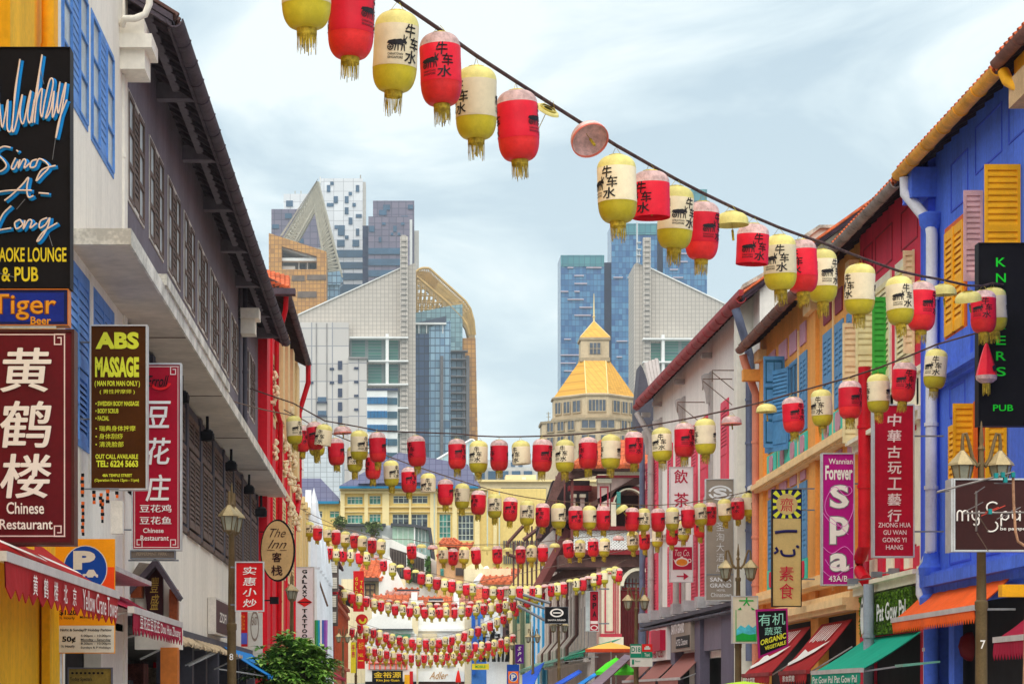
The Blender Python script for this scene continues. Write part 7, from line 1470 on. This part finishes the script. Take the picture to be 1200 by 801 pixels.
# gold / trade signs, far left
m_rg = mat('scarlet board', hexc(206, 20, 24), .5, .06, 2, 0)
S = Sign('gold_shop_sign', 'tall scarlet sign with yellow vertical lettering on the far left row', 414, 426.5, 668.5, 716, 128, m_rg, None, .15)
for i, c in enumerate('GOLD'): S.text(c, 416.3, 419.3, 676+i*5.3, 679.8+i*5.3, m_ylw, .02)
for i, c in enumerate('TRADE'): S.text(c, 422, 425, 680+i*5.3, 683.8+i*5.3, m_ylw, .02)
S = Sign('round_sign', 'round red sign with a yellow crescent on the far left row', 424, 424.2, 727, 727.2, 126, m_rg, None, .1); ring(S.f, 424, 725.5, 7, 6.5, -.1, .02).build('disc', m_rg, S.t); S.n = 30; S.ell(425, 726, 4.6, 4.4, m_ylw, 'crescent', -.6, 3.4, .45)
S = Sign('yellow_banner', 'yellow vertical banner beside a red one, far left', 411, 417, 752, 788, 118, m_ylw, None, .05); S.text('手\n表', 412, 416, 755, 770, m_crl, .02)
S = Sign('red_banner', 'red vertical banner with faint gold print, far left', 418.5, 427.5, 748, 783, 118.5, m_rg, None, .05); S.text('NiL', 420, 426, 765, 769, m_ylw, .01); S.text('金行', 420, 426, 752, 760, m_ylw, .0); S.rect(420, 426, 773, 774, m_ylw, 'rule')
t = thing('striped_banner', 'green blue and violet striped cloth banner below the tattoo sign', 'banner', P(376, 770, 86)); f = FX(86)
for i, c in enumerate((hexc(60, 130, 50), hexc(40, 150, 110), hexc(20, 150, 200), hexc(226, 230, 236), hexc(60, 100, 190), hexc(130, 80, 180), hexc(170, 110, 200))): f.poly(MB(), [(368+i*2.3, 726), (370.3+i*2.3, 726), (371+i*2.1, 769-((i*7) % 5)), (369+i*2.1, 769-((i*7) % 5))], 0, .03).build('stripe', mat('banner stripe %d' % i, c, .8, .05, 3, 0), t)
S = Sign('jewellery_sign', 'black shop sign with gold characters at the street end', 436, 472, 785, 800, 169.8, m_sblk, None, .1); m_sgold = mat('gold lettering', hexc(228, 186, 40), .4, .08, 3, 0)
S.text('金裕源', 438, 470, 786.5, 793.5, m_sgold, .015); S.text('Kim Joo Guan', 441, 468, 795, 798.5, m_sgold, .02)
S = Sign('yellow_board', 'small yellow shop board at the far right end', 553, 573, 777, 784, 150, m_ylw, None, .1); S.text('MOBILE', 557, 569, 779, 782, m_emg, .02)
# shop fascia signs on the white/red building
class FS:
    pass
def fas(name, label, u1, u0, z0, z1, board, cat='sign'):
    s0, s1 = uS(u1), uS(u0); t = thing(name, label, cat, fr5.p(s0, 0, z0)); B(fr5, s0, s1, .3, .42, z0, z1).build('board', board, t); return t, s0, s1
t, s0, s1 = fas('hotel_fascia_sign', 'grey hotel fascia with raised silver letters over the awning', 826, 802.5, 2.95, 3.85, mat('taupe board', hexc(146, 134, 122)))
q = MB(); put_text(q, 'SANTA GRAND', fr5.p(s1-.2, .45, 3.5), fr5.a*-(s1-s0-1.4), Vector((0, 0, .3)), bold=.03); q.build('lettering', m_silv, t, recalc=False); B(fr5, s0+.2, s1-1.2, .42, .44, 3.05, 3.4).build('black_panel', m_sblk, t); q = MB(); put_text(q, 'HOTEL Chinatown', fr5.p(s1-1.4, .46, 3.12), fr5.a*-(s1-s0-1.8), Vector((0, 0, .2)), bold=.01); q.build('lettering', m_silv, t, recalc=False)
t, s0, s1 = fas('tea_fascia_sign', 'white fascia with a raised raspberry block and small red lettering', 797, 776.5, 2.75, 3.85, mat('white sign face', hexc(226, 224, 222)))
B(fr5, s0+.3, s0+2.6, .42, .6, 3.05, 3.7).build('raspberry_block', m_rasp, t); B(fr5, s0+2.8, s0+4, .42, .5, 3.0, 3.75).build('pale_block', m_pink, t); q = MB(); put_text(q, 'Tea Co.', fr5.p(s1-.4, .44, 2.85), fr5.a*-3.2, Vector((0, 0, .28)), bold=.01); q.build('lettering', m_rasp, t, recalc=False)
# ================================================================ AWNINGS
m_awr = mat('brick red awning cloth', hexc(164, 18, 22), .8, .12, 1.5, .15, trans=.02); m_awm = mat('claret awning cloth', hexc(166, 10, 52), .8, .1, 1.5, .15); m_awo = mat('tangerine awning cloth', hexc(248, 98, 24), .8, .08, 1.5, .15); m_awt = mat('sea green awning cloth', hexc(0, 156, 126), .8, .06, 1.5, .12); m_bar = mat('silver awning bar', hexc(206, 200, 196), .4, .08, 3, .05, metal=.2)
t = awning('restaurant_awning', 'brick red awning with scalloped valance on the yellow wall', LEFT, 19.0, 26.4, 3.22, 2.71, .8, m_awr, m_bar, .34, .42)
q = MB()
for i, c in enumerate('京北楼鹤黄'[::-1]): put_text(q, c, LEFT.p(20.3+i*.6, .855, 2.45), LEFT.a*.24, Vector((0, 0, .17)), bold=.006)
q.build('valance_characters', m_swht, t, recalc=False, kind='stuff'); q = MB(); put_text(q, 'Yellow Crane Tower', LEFT.p(23.4, .855, 2.44), LEFT.a*2.8, Vector((0, 0, .2)), bold=.0); q.build('valance_lettering', m_swht, t, recalc=False)
k_ = Vector((-.78, 0, .51)); q = MB()
for a, b, w_ in ((20.2, 22.4, .13), (22.7, 24.8, .13)): q.quad(LEFT.p(a, .8, 2.71)+k_*.38+Vector((.02, 0, .03)), LEFT.p(b, .8, 2.71)+k_*.28+Vector((.02, 0, .03)), LEFT.p(b, .8, 2.71)+k_*.2+Vector((.02, 0, .03)), LEFT.p(a, .8, 2.71)+k_*.28+Vector((.02, 0, .03)))
q.build('canopy_stripes', m_swht, t, recalc=False, kind='stuff'); 
t = awning('tofu_restaurant_awning', 'claret awning with white valance lettering in front of the gabled porch', LEFT, 28.3, 34.4, 2.98, 2.62, .75, m_awm, m_bar, .3, .3)
q = MB(); put_text(q, '豆花庄豆花庄 Dou Hua Zhuang', LEFT.p(28.9, .8, 2.38), LEFT.a*5.1, Vector((0, 0, .19)), bold=.015); q.build('valance_lettering', m_swht, t, recalc=False)
B(LEFT, 27.8, 33, .0, .5, 3.1, 3.16).build('upper_board', m_alu, t)
awning('worn_awning', 'short worn beige awning flap over the first dark left shopfront', LEFT, 36, 43.5, 2.7, 2.42, .55, mat('worn beige cloth', hexc(196, 172, 138), .9, .2, 2, .2), None, .06, .8)
awning('worn_awning', 'second worn beige awning flap, farther down the dark left shopfronts', LEFT, 44, 50, 2.7, 2.42, .55, mat('worn beige cloth', hexc(196, 172, 138)), None, .06, .8)
awning('blue_awning', 'bright blue awning below the red lamp post sign', LEFT, 51, 60, 2.72, 2.06, 1.0, mat('bright blue cloth', hexc(24, 132, 214), .8, .06, 2, .1), None, .1, .6)
awning('maroon_canopy', 'dark red canopy beyond the flowering tree', LEFT, 78, 100, 3.3, 2.3, 1.4, m_awm, m_awm, .12, .8); awning('peach_awning', 'faded peach awning under the striped banner', LEFT, 84, 96, 3.9, 3.4, .7, mat('peach cloth', hexc(226, 166, 130), .85, .12, 2, .1), None, .2, .6)
t = awning('orange_awning', 'tangerine awning with saw edged valance on the blue shophouse', RIGHT, 35.3, 41.3, 3.42, 2.9, .6, m_awo, m_bar, .24, .14)
B(RIGHT, 34.5, 41.0, .02, .2, 3.46, 3.52).build('rolled_edge', m_bar, t)
t = awning('green_awning', 'sea green awning below the hedge signboard', RIGHT, 41.8, 46.8, 2.72, 2.06, 1.05, m_awt, m_bar, .3, .4)
q = MB(); put_text(q, 'Pat Gow Pal Pat Gow Pal', RIGHT.p(46.6, 1.1, 1.84), RIGHT.a*-4.6, Vector((0, 0, .13)), bold=.015); q.build('valance_lettering', m_swht, t, recalc=False)
for (s0, s1, lab, tx) in ((48.3, 51.9, 'brick red awning with white swoosh print nearest the sea green one', 1), (53.3, 57.6, 'brick red awning with white swoosh print behind the organic banner', 1)):
    t = awning('red_awning', lab, RIGHT, s0, s1, 3.14, 2.1, .9, m_awr, m_rbar, .26, .3); e_ = lambda s, k: RIGHT.p(s, .02+.88*k, 3.14-1.04*k)+Vector((-.012, 0, .02))
    q = MB(); 
    for pl in ([(.75, .55), (.55, .62), (.62, .78), (.9, .88), (.97, .82), (.8, .72)], [(.55, .62), (.62, .78), (.3, .62), (.08, .42)]): q.quad(*[e_(s0+(s1-s0)*a, b) for a, b in pl])
    for i in range(9): a = .2+i*.07; q.quad(e_(s0+(s1-s0)*a, .08), e_(s0+(s1-s0)*(a+.025), .08), e_(s0+(s1-s0)*(a+.08), .42-.02*(i % 3)), e_(s0+(s1-s0)*(a+.05), .42-.03*(i % 2)))
    q.build('swoosh_print', m_swht, t, recalc=False, kind='stuff'); q = MB(); put_text(q, '素食菜館', RIGHT.p(s1-.6, .955, 1.9), RIGHT.a*-1.6, Vector((0, 0, .13)), bold=.02); q.build('valance_lettering', m_swht, t, recalc=False)
awning('claret_awning', 'claret awning with scalloped valance at the far right edge', RIGHT, 28, 34.1, 2.85, 2.4, .6, m_awm, m_bar, .3, .15)
tag(B(FX(30).fr, 7.35, 9.2, -.1, .1, 2.83, 2.98).build('yellow_beam', m_ysh), 'short yellow beam above the claret awning at the right edge', 'beam')
m_brz = glass_tower('pink brown striped cloth', [hexc(176, 112, 100), hexc(206, 148, 134), hexc(190, 126, 112)], .16, 40, .8, hexc(150, 90, 80), .2, 2)
for i, (u1, u0, lab) in enumerate(((828, 802, 'pink brown striped awning below the silver lettered hotel fascia'), (799, 776, 'pink brown striped awning below the white tea fascia'), (772, 757, 'pink brown striped awning farthest along the white shophouse, behind the taxi sign'))):
    awning('striped_awning', lab, fr5, uS(u1), uS(u0), 2.92, 2.12, .8, m_brz, m_bar, .34, .8, group='pink brown striped awnings on the white shophouse')
t = thing('window_flap', 'pale green glass flap propped out beside the white shop pipe', 'flap', RIGHT.p(37.8, .5, 2.3)); q = MB().prism(FX(38).fr, [(FX(38).x(1053), FX(38).z(778)), (FX(38).x(1097), FX(38).z(774)), (FX(38).x(1097), FX(38).z(776)), (FX(38).x(1054), FX(38).z(781))], -.3, .3); q.build('glass', mat('mint flap glass', hexc(110, 170, 150), .3, .1, 3, 0), t)
# far right street awnings and parasols
t = awning('green_canopy', 'long faded jade canopy along the mushroom shophouse', fs, 114, 150, 3.9, 3.2, 1.6, mat('faded jade cloth', hexc(110, 150, 130), .85, .15, 1, .1), None, .2, .8)
t = awning('jade_striped_canopy', 'bright jade canopy under the orange parasol', fs, 96, 108, 3.9, 3.35, 1.5, mat('jade cloth', hexc(20, 130, 96), .8, .1, 1, .1), None, .2, .8)
def sheet(name, label, pts, d0, d1, m, cat='canopy'):
    t = thing(name, label, cat, P(pts[0][0], pts[0][1], d0)); q = MB(); A_ = [P(u, v, d0 if i < 2 else d1) for i, (u, v) in enumerate(pts)]; dn = Vector((0, 0, -.05)); q.add(A_+[a+dn for a in A_], [(0, 1, 2, 3), (7, 6, 5, 4)]+[(i, (i+1) % 4, 4+(i+1) % 4, 4+i) for i in range(4)]); q.build('cloth', m, t); return t
sheet('blue_canopy', 'royal blue sloping canopy low on the right beyond the parasols', [(640, 806), (650, 806), (682, 786), (678, 784)], 80, 98, mat('royal blue cloth', hexc(30, 84, 196), .8, .08, 1, .1))
sheet('blue_canopy', 'blue sloping canopy beside the small parking sign', [(612, 808), (622, 808), (638, 775), (612, 790)], 100, 120, mat('royal blue cloth', hexc(30, 84, 196)))
sheet('grey_canopy', 'mauve grey sloping canopy in front of the green parasol', [(685, 806), (700, 806), (741, 768), (732, 766)], 70, 84, mat('mauve grey cloth', hexc(140, 122, 134), .8, .1, 1, .1))
sheet('blue_canopy', 'slim bright blue canopy strip below the royal blue one', [(668, 806), (676, 806), (700, 789), (696, 788)], 78, 92, mat('bright blue cloth', hexc(24, 132, 214)))
def parasol(name, label, u, v, wpx, hpx, d, m, mr=None, n=8, tilt=0):
    c_ = P(u, v, d); r = wpx*d/FOC; h = hpx*d/FOC; t = thing(name, label, 'parasol', (c_.x, c_.y, 0)); q = MB()
    K = n*3
    for i in range(K):
        a, b = 2*math.pi*i/K, 2*math.pi*(i+1)/K; ra = r*(1 if i % 3 == 0 else .965); rb = r*(1 if (i+1) % 3 == 0 else .965)
        p1, p2 = c_+Vector((ra*math.cos(a), ra*math.sin(a)*.9, -h)), c_+Vector((rb*math.cos(b), rb*math.sin(b)*.9, -h)); m1, m2 = c_.lerp(p1, .5)+Vector((0, 0, h*.09)), c_.lerp(p2, .5)+Vector((0, 0, h*.09))
        q.quad(c_, m1, m2); q.quad(m1, p1, p2, m2); dz = Vector((0, 0, -h*.22 if h > .2 else -.12)); q.quad(p1, p2, p2+dz, p1+dz)
    q.build('canopy', m, t, recalc=False); MB().tube([(c_.x, c_.y, 0.13), c_+Vector((0, 0, .06))], .025, 8).build('pole', m_alu, t)
    if mr:
        q = MB(); 
        for i in range(K): a, b = 2*math.pi*i/K, 2*math.pi*(i+1)/K; q.quad(*[c_+Vector((r*1.005*math.cos(x), r*1.005*math.sin(x)*.9, z)) for x, z in ((a, -h*1.0), (b, -h*1.0), (b, -h*1.45), (a, -h*1.45))])
        q.build('valance', mr, t, recalc=False)
parasol('green_parasol', 'vivid lime green parasol by the taxi sign', 722, 769.5, 24, 17, 82, mat('vivid lime cloth', hexc(90, 230, 50), .8, .05, 1, .05, trans=.1))
parasol('orange_parasol', 'wide amber parasol with red valance below the maroon doorway', 716, 752, 30, 8, 88, mat('amber cloth', hexc(240, 176, 80), .8, .1, 1, .05, trans=.1), mat('tomato cloth', hexc(216, 80, 40), .8, .1, 1, .05))
parasol('lime_parasol', 'lime topped parasol peeping up at the bottom edge below the organic banner', 872, 797.5, 32, 5, 44, mat('lime yellow cloth', hexc(190, 226, 60), .8, .05, 1, .05))
parasol('red_parasol', 'folded red parasol tip in front of the white end shop', 537, 783, 3.2, 13, 140, mat('bright red cloth', hexc(236, 40, 28), .8, .05, 1, .05))
# ================================================================ STREET LAMPS, AERIAL, TREE, SPOTLIGHTS
m_post = mat('bronze green lamp paint', hexc(112, 92, 62), .5, .15, 3, .1, metal=.15); m_lroof = mat('lamp roof brass', hexc(176, 156, 116), .45, .15, 4, .1, metal=.3); m_lglass = mat('frosted lamp glass', hexc(150, 148, 128), .35, .15, 6, 0, spec=.5)
def lamp(name, label, u, d, yaw, zh=4.35, sp=.225, number=None, single=False, group='twin headed street lamps along both kerbs'):
    x = (u-U0)*d/FOC; t = thing(name, label, 'street lamp', (x, d, 0), group); o = Vector((x, d, 0))
    q = MB().lathe(o, [(.16, .13), (.16, .5), (.11, .6), (.09, .9), (.075, 1.0), (.068, 2.6), (.078, 2.62), (.078, 2.7), (.06, 2.72), (.045, zh-.45), (.06, zh-.43), (.06, zh-.37), (.035, zh-.35), (.03, zh+.02)], 14); q.build('post', m_post, t, smooth=True)
    ax_ = Vector((math.cos(yaw), math.sin(yaw), 0))
    for sg in (-1, 1):
        pts = []
        for (a, b) in ((0, zh-.12), (.05, zh-.17), (.11, zh-.08), (.16, zh+.12), (.19, zh+.21), (.225, zh+.2), (.235, zh+.12), (.235, zh+.0)): pts.append(o+ax_*sg*a*sp/.235+Vector((0, 0, b)))
        MB().tube(pts, [.03, .028, .024, .02, .02, .02, .02, .025], 8).build('curved_arm', m_post, t, smooth=True)
        c = o+ax_*sg*sp; z = zh+.02; hd = MB(); h = Vector((c.x, c.y, 0))
        hd.lathe(h, [(.02, z), (.03, z-.02), (.16, z-.16), (.17, z-.185), (.12, z-.19)], 6); L_ = hd.build('lamp_roof', m_lroof, t)
        MB().lathe(h, [(.125, z-.19), (.075, z-.40), (.0, z-.40)], 6).build('lamp_glass', m_lglass, t)
        q = MB()
        for i in range(6): a = math.pi/3*i; e = Vector((math.cos(a), math.sin(a), 0)); q.tube([h+e*.128+Vector((0, 0, z-.19)), h+e*.078+Vector((0, 0, z-.405))], .008, 4)
        q.lathe(h, [(.08, z-.395), (.085, z-.41), (.04, z-.45), (0, z-.47)], 6); q.build('lamp_cage', m_post, t, kind='stuff')
    MB().lathe(o, [(.03, zh), (.045, zh+.03), (.02, zh+.08), (.03, zh+.12), (.008, zh+.34), (0, zh+.36)], 8).build('finial', m_post, t, smooth=True)
    if number:
        q = MB(); put_text(q, number, Vector((x-.03, d-.078, 2.15)), Vector((.06, 0, 0)), Vector((0, 0, .1)), bold=.01); q.build('number', m_swht, t, recalc=False)
    return t
R_ = math.radians
lamp('street_lamp', 'twin headed lamp rising behind the dark brown rounded lettering sign', 1150, 28.2, R_(4), 4.45, number='7')
lamp('street_lamp', 'twin headed lamp holding the pale green landscape sign', 865, 50.8, R_(-10), 4.45, .26)
lamp('street_lamp', 'twin headed lamp behind the green and red taxi sign', 745.5, 68.2, R_(10), 4.45, .24)
lamp('street_lamp', 'twin headed lamp under the little black oval emblem sign', 655, 94, R_(20), 4.5, .24)
lamp('street_lamp', 'twin headed lamp in front of the sky blue shophouse', 624.5, 112, R_(25), 4.5, .24)
lamp('street_lamp', 'twin headed lamp carrying the poppy red character sign', 271.5, 37, R_(82), 4.5, .2, number='8')
lamp('street_lamp', 'twin headed lamp between the oval buff sign and the white tattoo sign', 342, 63, R_(86), 4.5, .2)
lamp('street_lamp', 'twin headed lamp below the swung out brown shutters', 402, 112, R_(40), 4.5, .26)
lamp('street_lamp', 'twin headed lamp beside the red and yellow vertical banners', 417, 128, R_(70), 4.6, .2)
lamp('street_lamp', 'twin headed lamp at the far right under the narrow cream house', 602, 135, R_(60), 4.6, .2)
# television aerial
t = thing('television_aerial', 'crooked television aerial with teal clips in front of the dark brown sign', 'aerial', P(1188, 670, 27.2)); D_ = 27.2
m_rod = mat('aerial rod', hexc(120, 112, 108), .4, .2, 8, 0, metal=.4); m_rust = mat('rusty aerial pole', hexc(176, 130, 100), .6, .3, 8, .1); m_clip = mat('teal clip', hexc(20, 130, 130), .5, .1, 8, 0); m_redrod = mat('red element', hexc(190, 60, 40), .5, .1, 8, 0)
pt = lambda u, v, dd=0: P(u, v, D_+dd)
MB().tube([pt(1187, 552), pt(1188, 590), pt(1190, 622), pt(1193, 634), pt(1204, 641)], .016, 8).build('pole', m_rust, t); MB().tube([pt(1098, 576), pt(1188, 553)], .013, 6).build('boom', m_rod, t); MB().tube([pt(1130, 601), pt(1205, 600)], .012, 6).build('boom', m_rod, t)
MB().tube([pt(1144, 575), pt(1144, 622)], .012, 6).build('boom', m_rod, t)
for a, b, c, d_, m_ in ((1129, 600, 1152, 588, m_rod), (1142, 578, 1154, 570, m_rod), (1150, 604, 1178, 592, m_redrod), (1155, 600, 1170, 594, m_redrod), (1168, 608, 1196, 594, m_rod), (1178, 606, 1190, 594, m_rod), (1165, 566, 1186, 566, m_rod), (1165, 556, 1172, 556, m_clip), (1098, 577, 1112, 575, m_rod), (1145, 624, 1158, 645, m_wire), (1146, 603, 1158, 622, m_wire)): MB().tube([pt(a, b, -.04), pt(c, d_, .1)], .006, 5).build('element', m_, t)
for u_, v_ in ((1175, 556), (1178, 562), (1160, 599), (1187, 556), (1167, 557)): f = FX(D_-.02); f.B(u_-2, u_+2, v_-3, v_+3, -.03, .03).build('clip', m_clip, t)
MB().tube([pt(1204, 641), pt(1200, 820, .3)], .02, 8).build('mast', m_rust, t)
# spotlights under the slab
for (u_, v_) in ((213, 462), (243, 507), (271, 543), (292, 571), (306, 597)):
    X = -3.62 if u_ < 300 else -3.1; d_ = DX(u_, X); c = P(u_, v_, d_); t = thing('spotlight', 'black spotlight under the canopy slab '+{213: 'just right of the ruby sign', 243: 'above the first lamp post shutters', 271: 'above the left lamp post', 292: 'near the far end of the slab', 306: 'on the red wall above the oval sign'}[u_], 'spotlight', c, 'black spotlights under the concrete slab')
    q = MB(); q.lathe(c, [(.0, -.16), (.12, -.14), (.13, -.02), (.07, .06), (0, .07)], 10); q.build('lamp_body', m_sblk, t, smooth=True); MB().tube([c+Vector((0, 0, .05)), c+Vector((0, 0, .3))], .03, 6).build('bracket', m_sblk, t)
    B(Fr(c, (1, 0, 0), (0, -1, 0)), -.11, .11, .08, .14, -.12, .02).build('lamp_front', m_sblk, t)
for (u_, v_, d_, lab) in ((321, 703, 62, 'black flood light on the red wall beside the white tattoo sign'),):
    c = P(u_, v_, d_); t = thing('flood_light', lab, 'spotlight', c); B(Fr(c, (1, 0, 0), (0, -1, 0)), -.1, .12, -.1, .1, -.09, .09).build('lamp_body', m_sblk, t); MB().tube([c, c+Vector((-.35, 0, 0))], .02, 6).build('bracket', m_sblk, t)
# sign lights above the hedge board
for i, (u_, v_) in enumerate(((1028, 672), (1048, 668), (1000, 680))):
    c = P(u_, v_, 43.5); t = thing('sign_light', 'small grey sign light '+('left of' if i == 2 else 'over')+' the hedge signboard'+(', nearer the pipe' if i == 1 else ''), 'sign light', c, 'sign lights over the hedge signboard')
    MB().tube([c, c+Vector((.35, .1, .05))], .015, 6).build('arm', m_sgrey, t); B(Fr(c, (1, 0, 0), (0, -1, 0)), -.1, .08, -.06, .06, -.06, .04).build('lamp_box', m_sgrey, t)
# round red lantern in the blue shop
c = P(1143, 757, 39.2); t = thing('silk_lantern', 'large dim round red silk lantern hanging inside the blue shopfront', 'lantern', c)
MB().lathe(c, [(.06, .24), (.14, .23), (.24, .15), (.28, 0), (.24, -.15), (.14, -.23), (.06, -.24)], 20).build('body', mat('dark red silk', hexc(110, 12, 18), .6, .15, 3, .1), t, smooth=True); MB().tube([c+Vector((0, 0, .24)), c+Vector((0, 0, .7))], .008, 5).build('cord', m_wire, t)
# flowering tree, left
def tree(u, v, d, wpx, hpx, label, seed):
    rr = random.Random(seed); c = P(u, v, d); k = d/FOC; W_, H_ = wpx*k, hpx*k; t = thing('frangipani_tree', label, 'tree', (c.x, c.y, 0)); base = Vector((c.x, c.y, .13))
    q = MB(); q.tube([base, base+Vector((.05, 0, .8)), Vector((c.x, c.y, c.z-H_*.75))], [.13, .1, .08], 8); tips = []
    for i in range(46):
        a = rr.uniform(0, 2*math.pi); el = rr.uniform(-.15, 1); r = rr.uniform(.55, 1); e = Vector((c.x+math.cos(a)*W_*r*math.cos(el*1.3), c.y+math.sin(a)*W_*r*.8*math.cos(el*1.3), c.z-H_*.75+H_*1.1*math.sin(max(el, -.1)*1.45)*r)); m_ = Vector((c.x, c.y, c.z-H_*.75)).lerp(e, .5)+Vector((rr.gauss(0, .06), rr.gauss(0, .06), -.08)); q.tube([Vector((c.x, c.y, c.z-H_*.78)), m_, e], [.045, .03, .016], 5); tips.append(e)
    q.build('trunk', mat('grey bark', hexc(130, 116, 100), .8, .2, 4, .3), t, smooth=True)
    mats = [mat('frangipani leaf', (.22, .44, .06), .45, .25, 5, 0, spec=.4), mat('young frangipani leaf', (.38, .60, .12), .45, .2, 5, 0, spec=.4), mat('old frangipani leaf', (.12, .28, .04), .5, .25, 5, 0, spec=.3)]
    q = MB()
    extra = [e+Vector((rr.gauss(0, .16), rr.gauss(0, .16), rr.gauss(0, .13))) for e in tips for _ in range(7)]
    for e in tips+extra:
        n_ = rr.randint(10, 15); out = (e-Vector((c.x, c.y, c.z-H_*.6))).normalized()
        for j in range(n_):
            a = 2*math.pi*j/n_+rr.uniform(-.2, .2); dr = (Vector((math.cos(a), math.sin(a), rr.uniform(-.35, .5)))+out*.5).normalized(); l_ = rr.uniform(.2, .34); w_ = l_*.19; sd = dr.cross(Vector((0, 0, 1))).normalized()*w_; up = sd.cross(dr).normalized()
            p0 = e+dr*.02; p1 = e+dr*l_*.5+up*.015; p2 = e+dr*l_-Vector((0, 0, l_*.22)); q.cur = rr.choice((0, 0, 1, 1, 2, 2, 0))
            q.add([p0, p1+sd, p1-up*.01, p1-sd, p2], [(0, 1, 2), (0, 2, 3), (1, 4, 2), (2, 4, 3)])
    q.cur = 0; q.build('crown', mats, t, recalc=False)
    q = MB()
    for e in rr.sample(tips, 14):
        for j in range(5): a = j*1.256; p = e+Vector((0, 0, .09)); q.quad(p, p+Vector((math.cos(a)*.05, math.sin(a)*.05, .03)), p+Vector((math.cos(a+.6)*.06, math.sin(a+.6)*.06, .035)), p+Vector((math.cos(a+1.1)*.04, math.sin(a+1.1)*.04, .02)))
    q.build('blossoms', mat('pink blossom', hexc(240, 150, 160), .6, .1, 5, 0), t, recalc=False, kind='stuff')
tree(344, 768, 54, 46, 42, 'leafy frangipani tree with pink blossom at the lower left kerb', 5)
# thin wires across
for a, b, lab in ((P(200, 438, 44), P(345, 487, 50), 'thin service wire from the grey shophouse wall to the second string'), (P(345, 592, 84), P(430, 626, 95), 'thin wire above the tattoo sign'), (P(500, 690, 110), P(750, 640, 84), 'long thin wire sloping up to the corner house')):
    m_ = a.lerp(b, .5)+Vector((0, 0, -.12)); tag(MB().tube([a, a.lerp(m_, .6)+Vector((0, 0, -.02)), m_, m_.lerp(b, .4)+Vector((0, 0, -.02)), b], .012, 5).build('wire', m_wire, None), lab, 'wire')
# ================================================================ AIR
vm = bpy.data.materials.new('light haze'); vm.use_nodes = True; n = vm.node_tree.nodes; n.remove(n['Principled BSDF']); v = n.new('ShaderNodeVolumePrincipled'); v.inputs['Color'].default_value = (.86, .93, .97, 1); v.inputs['Density'].default_value = .00017; v.inputs['Anisotropy'].default_value = .2
vm.node_tree.links.new(v.outputs[0], n['Material Output'].inputs['Volume'])
tag(B(WORLD, -700, 700, -60, 1300, -2, 260).build('haze', vm), kind='stuff')
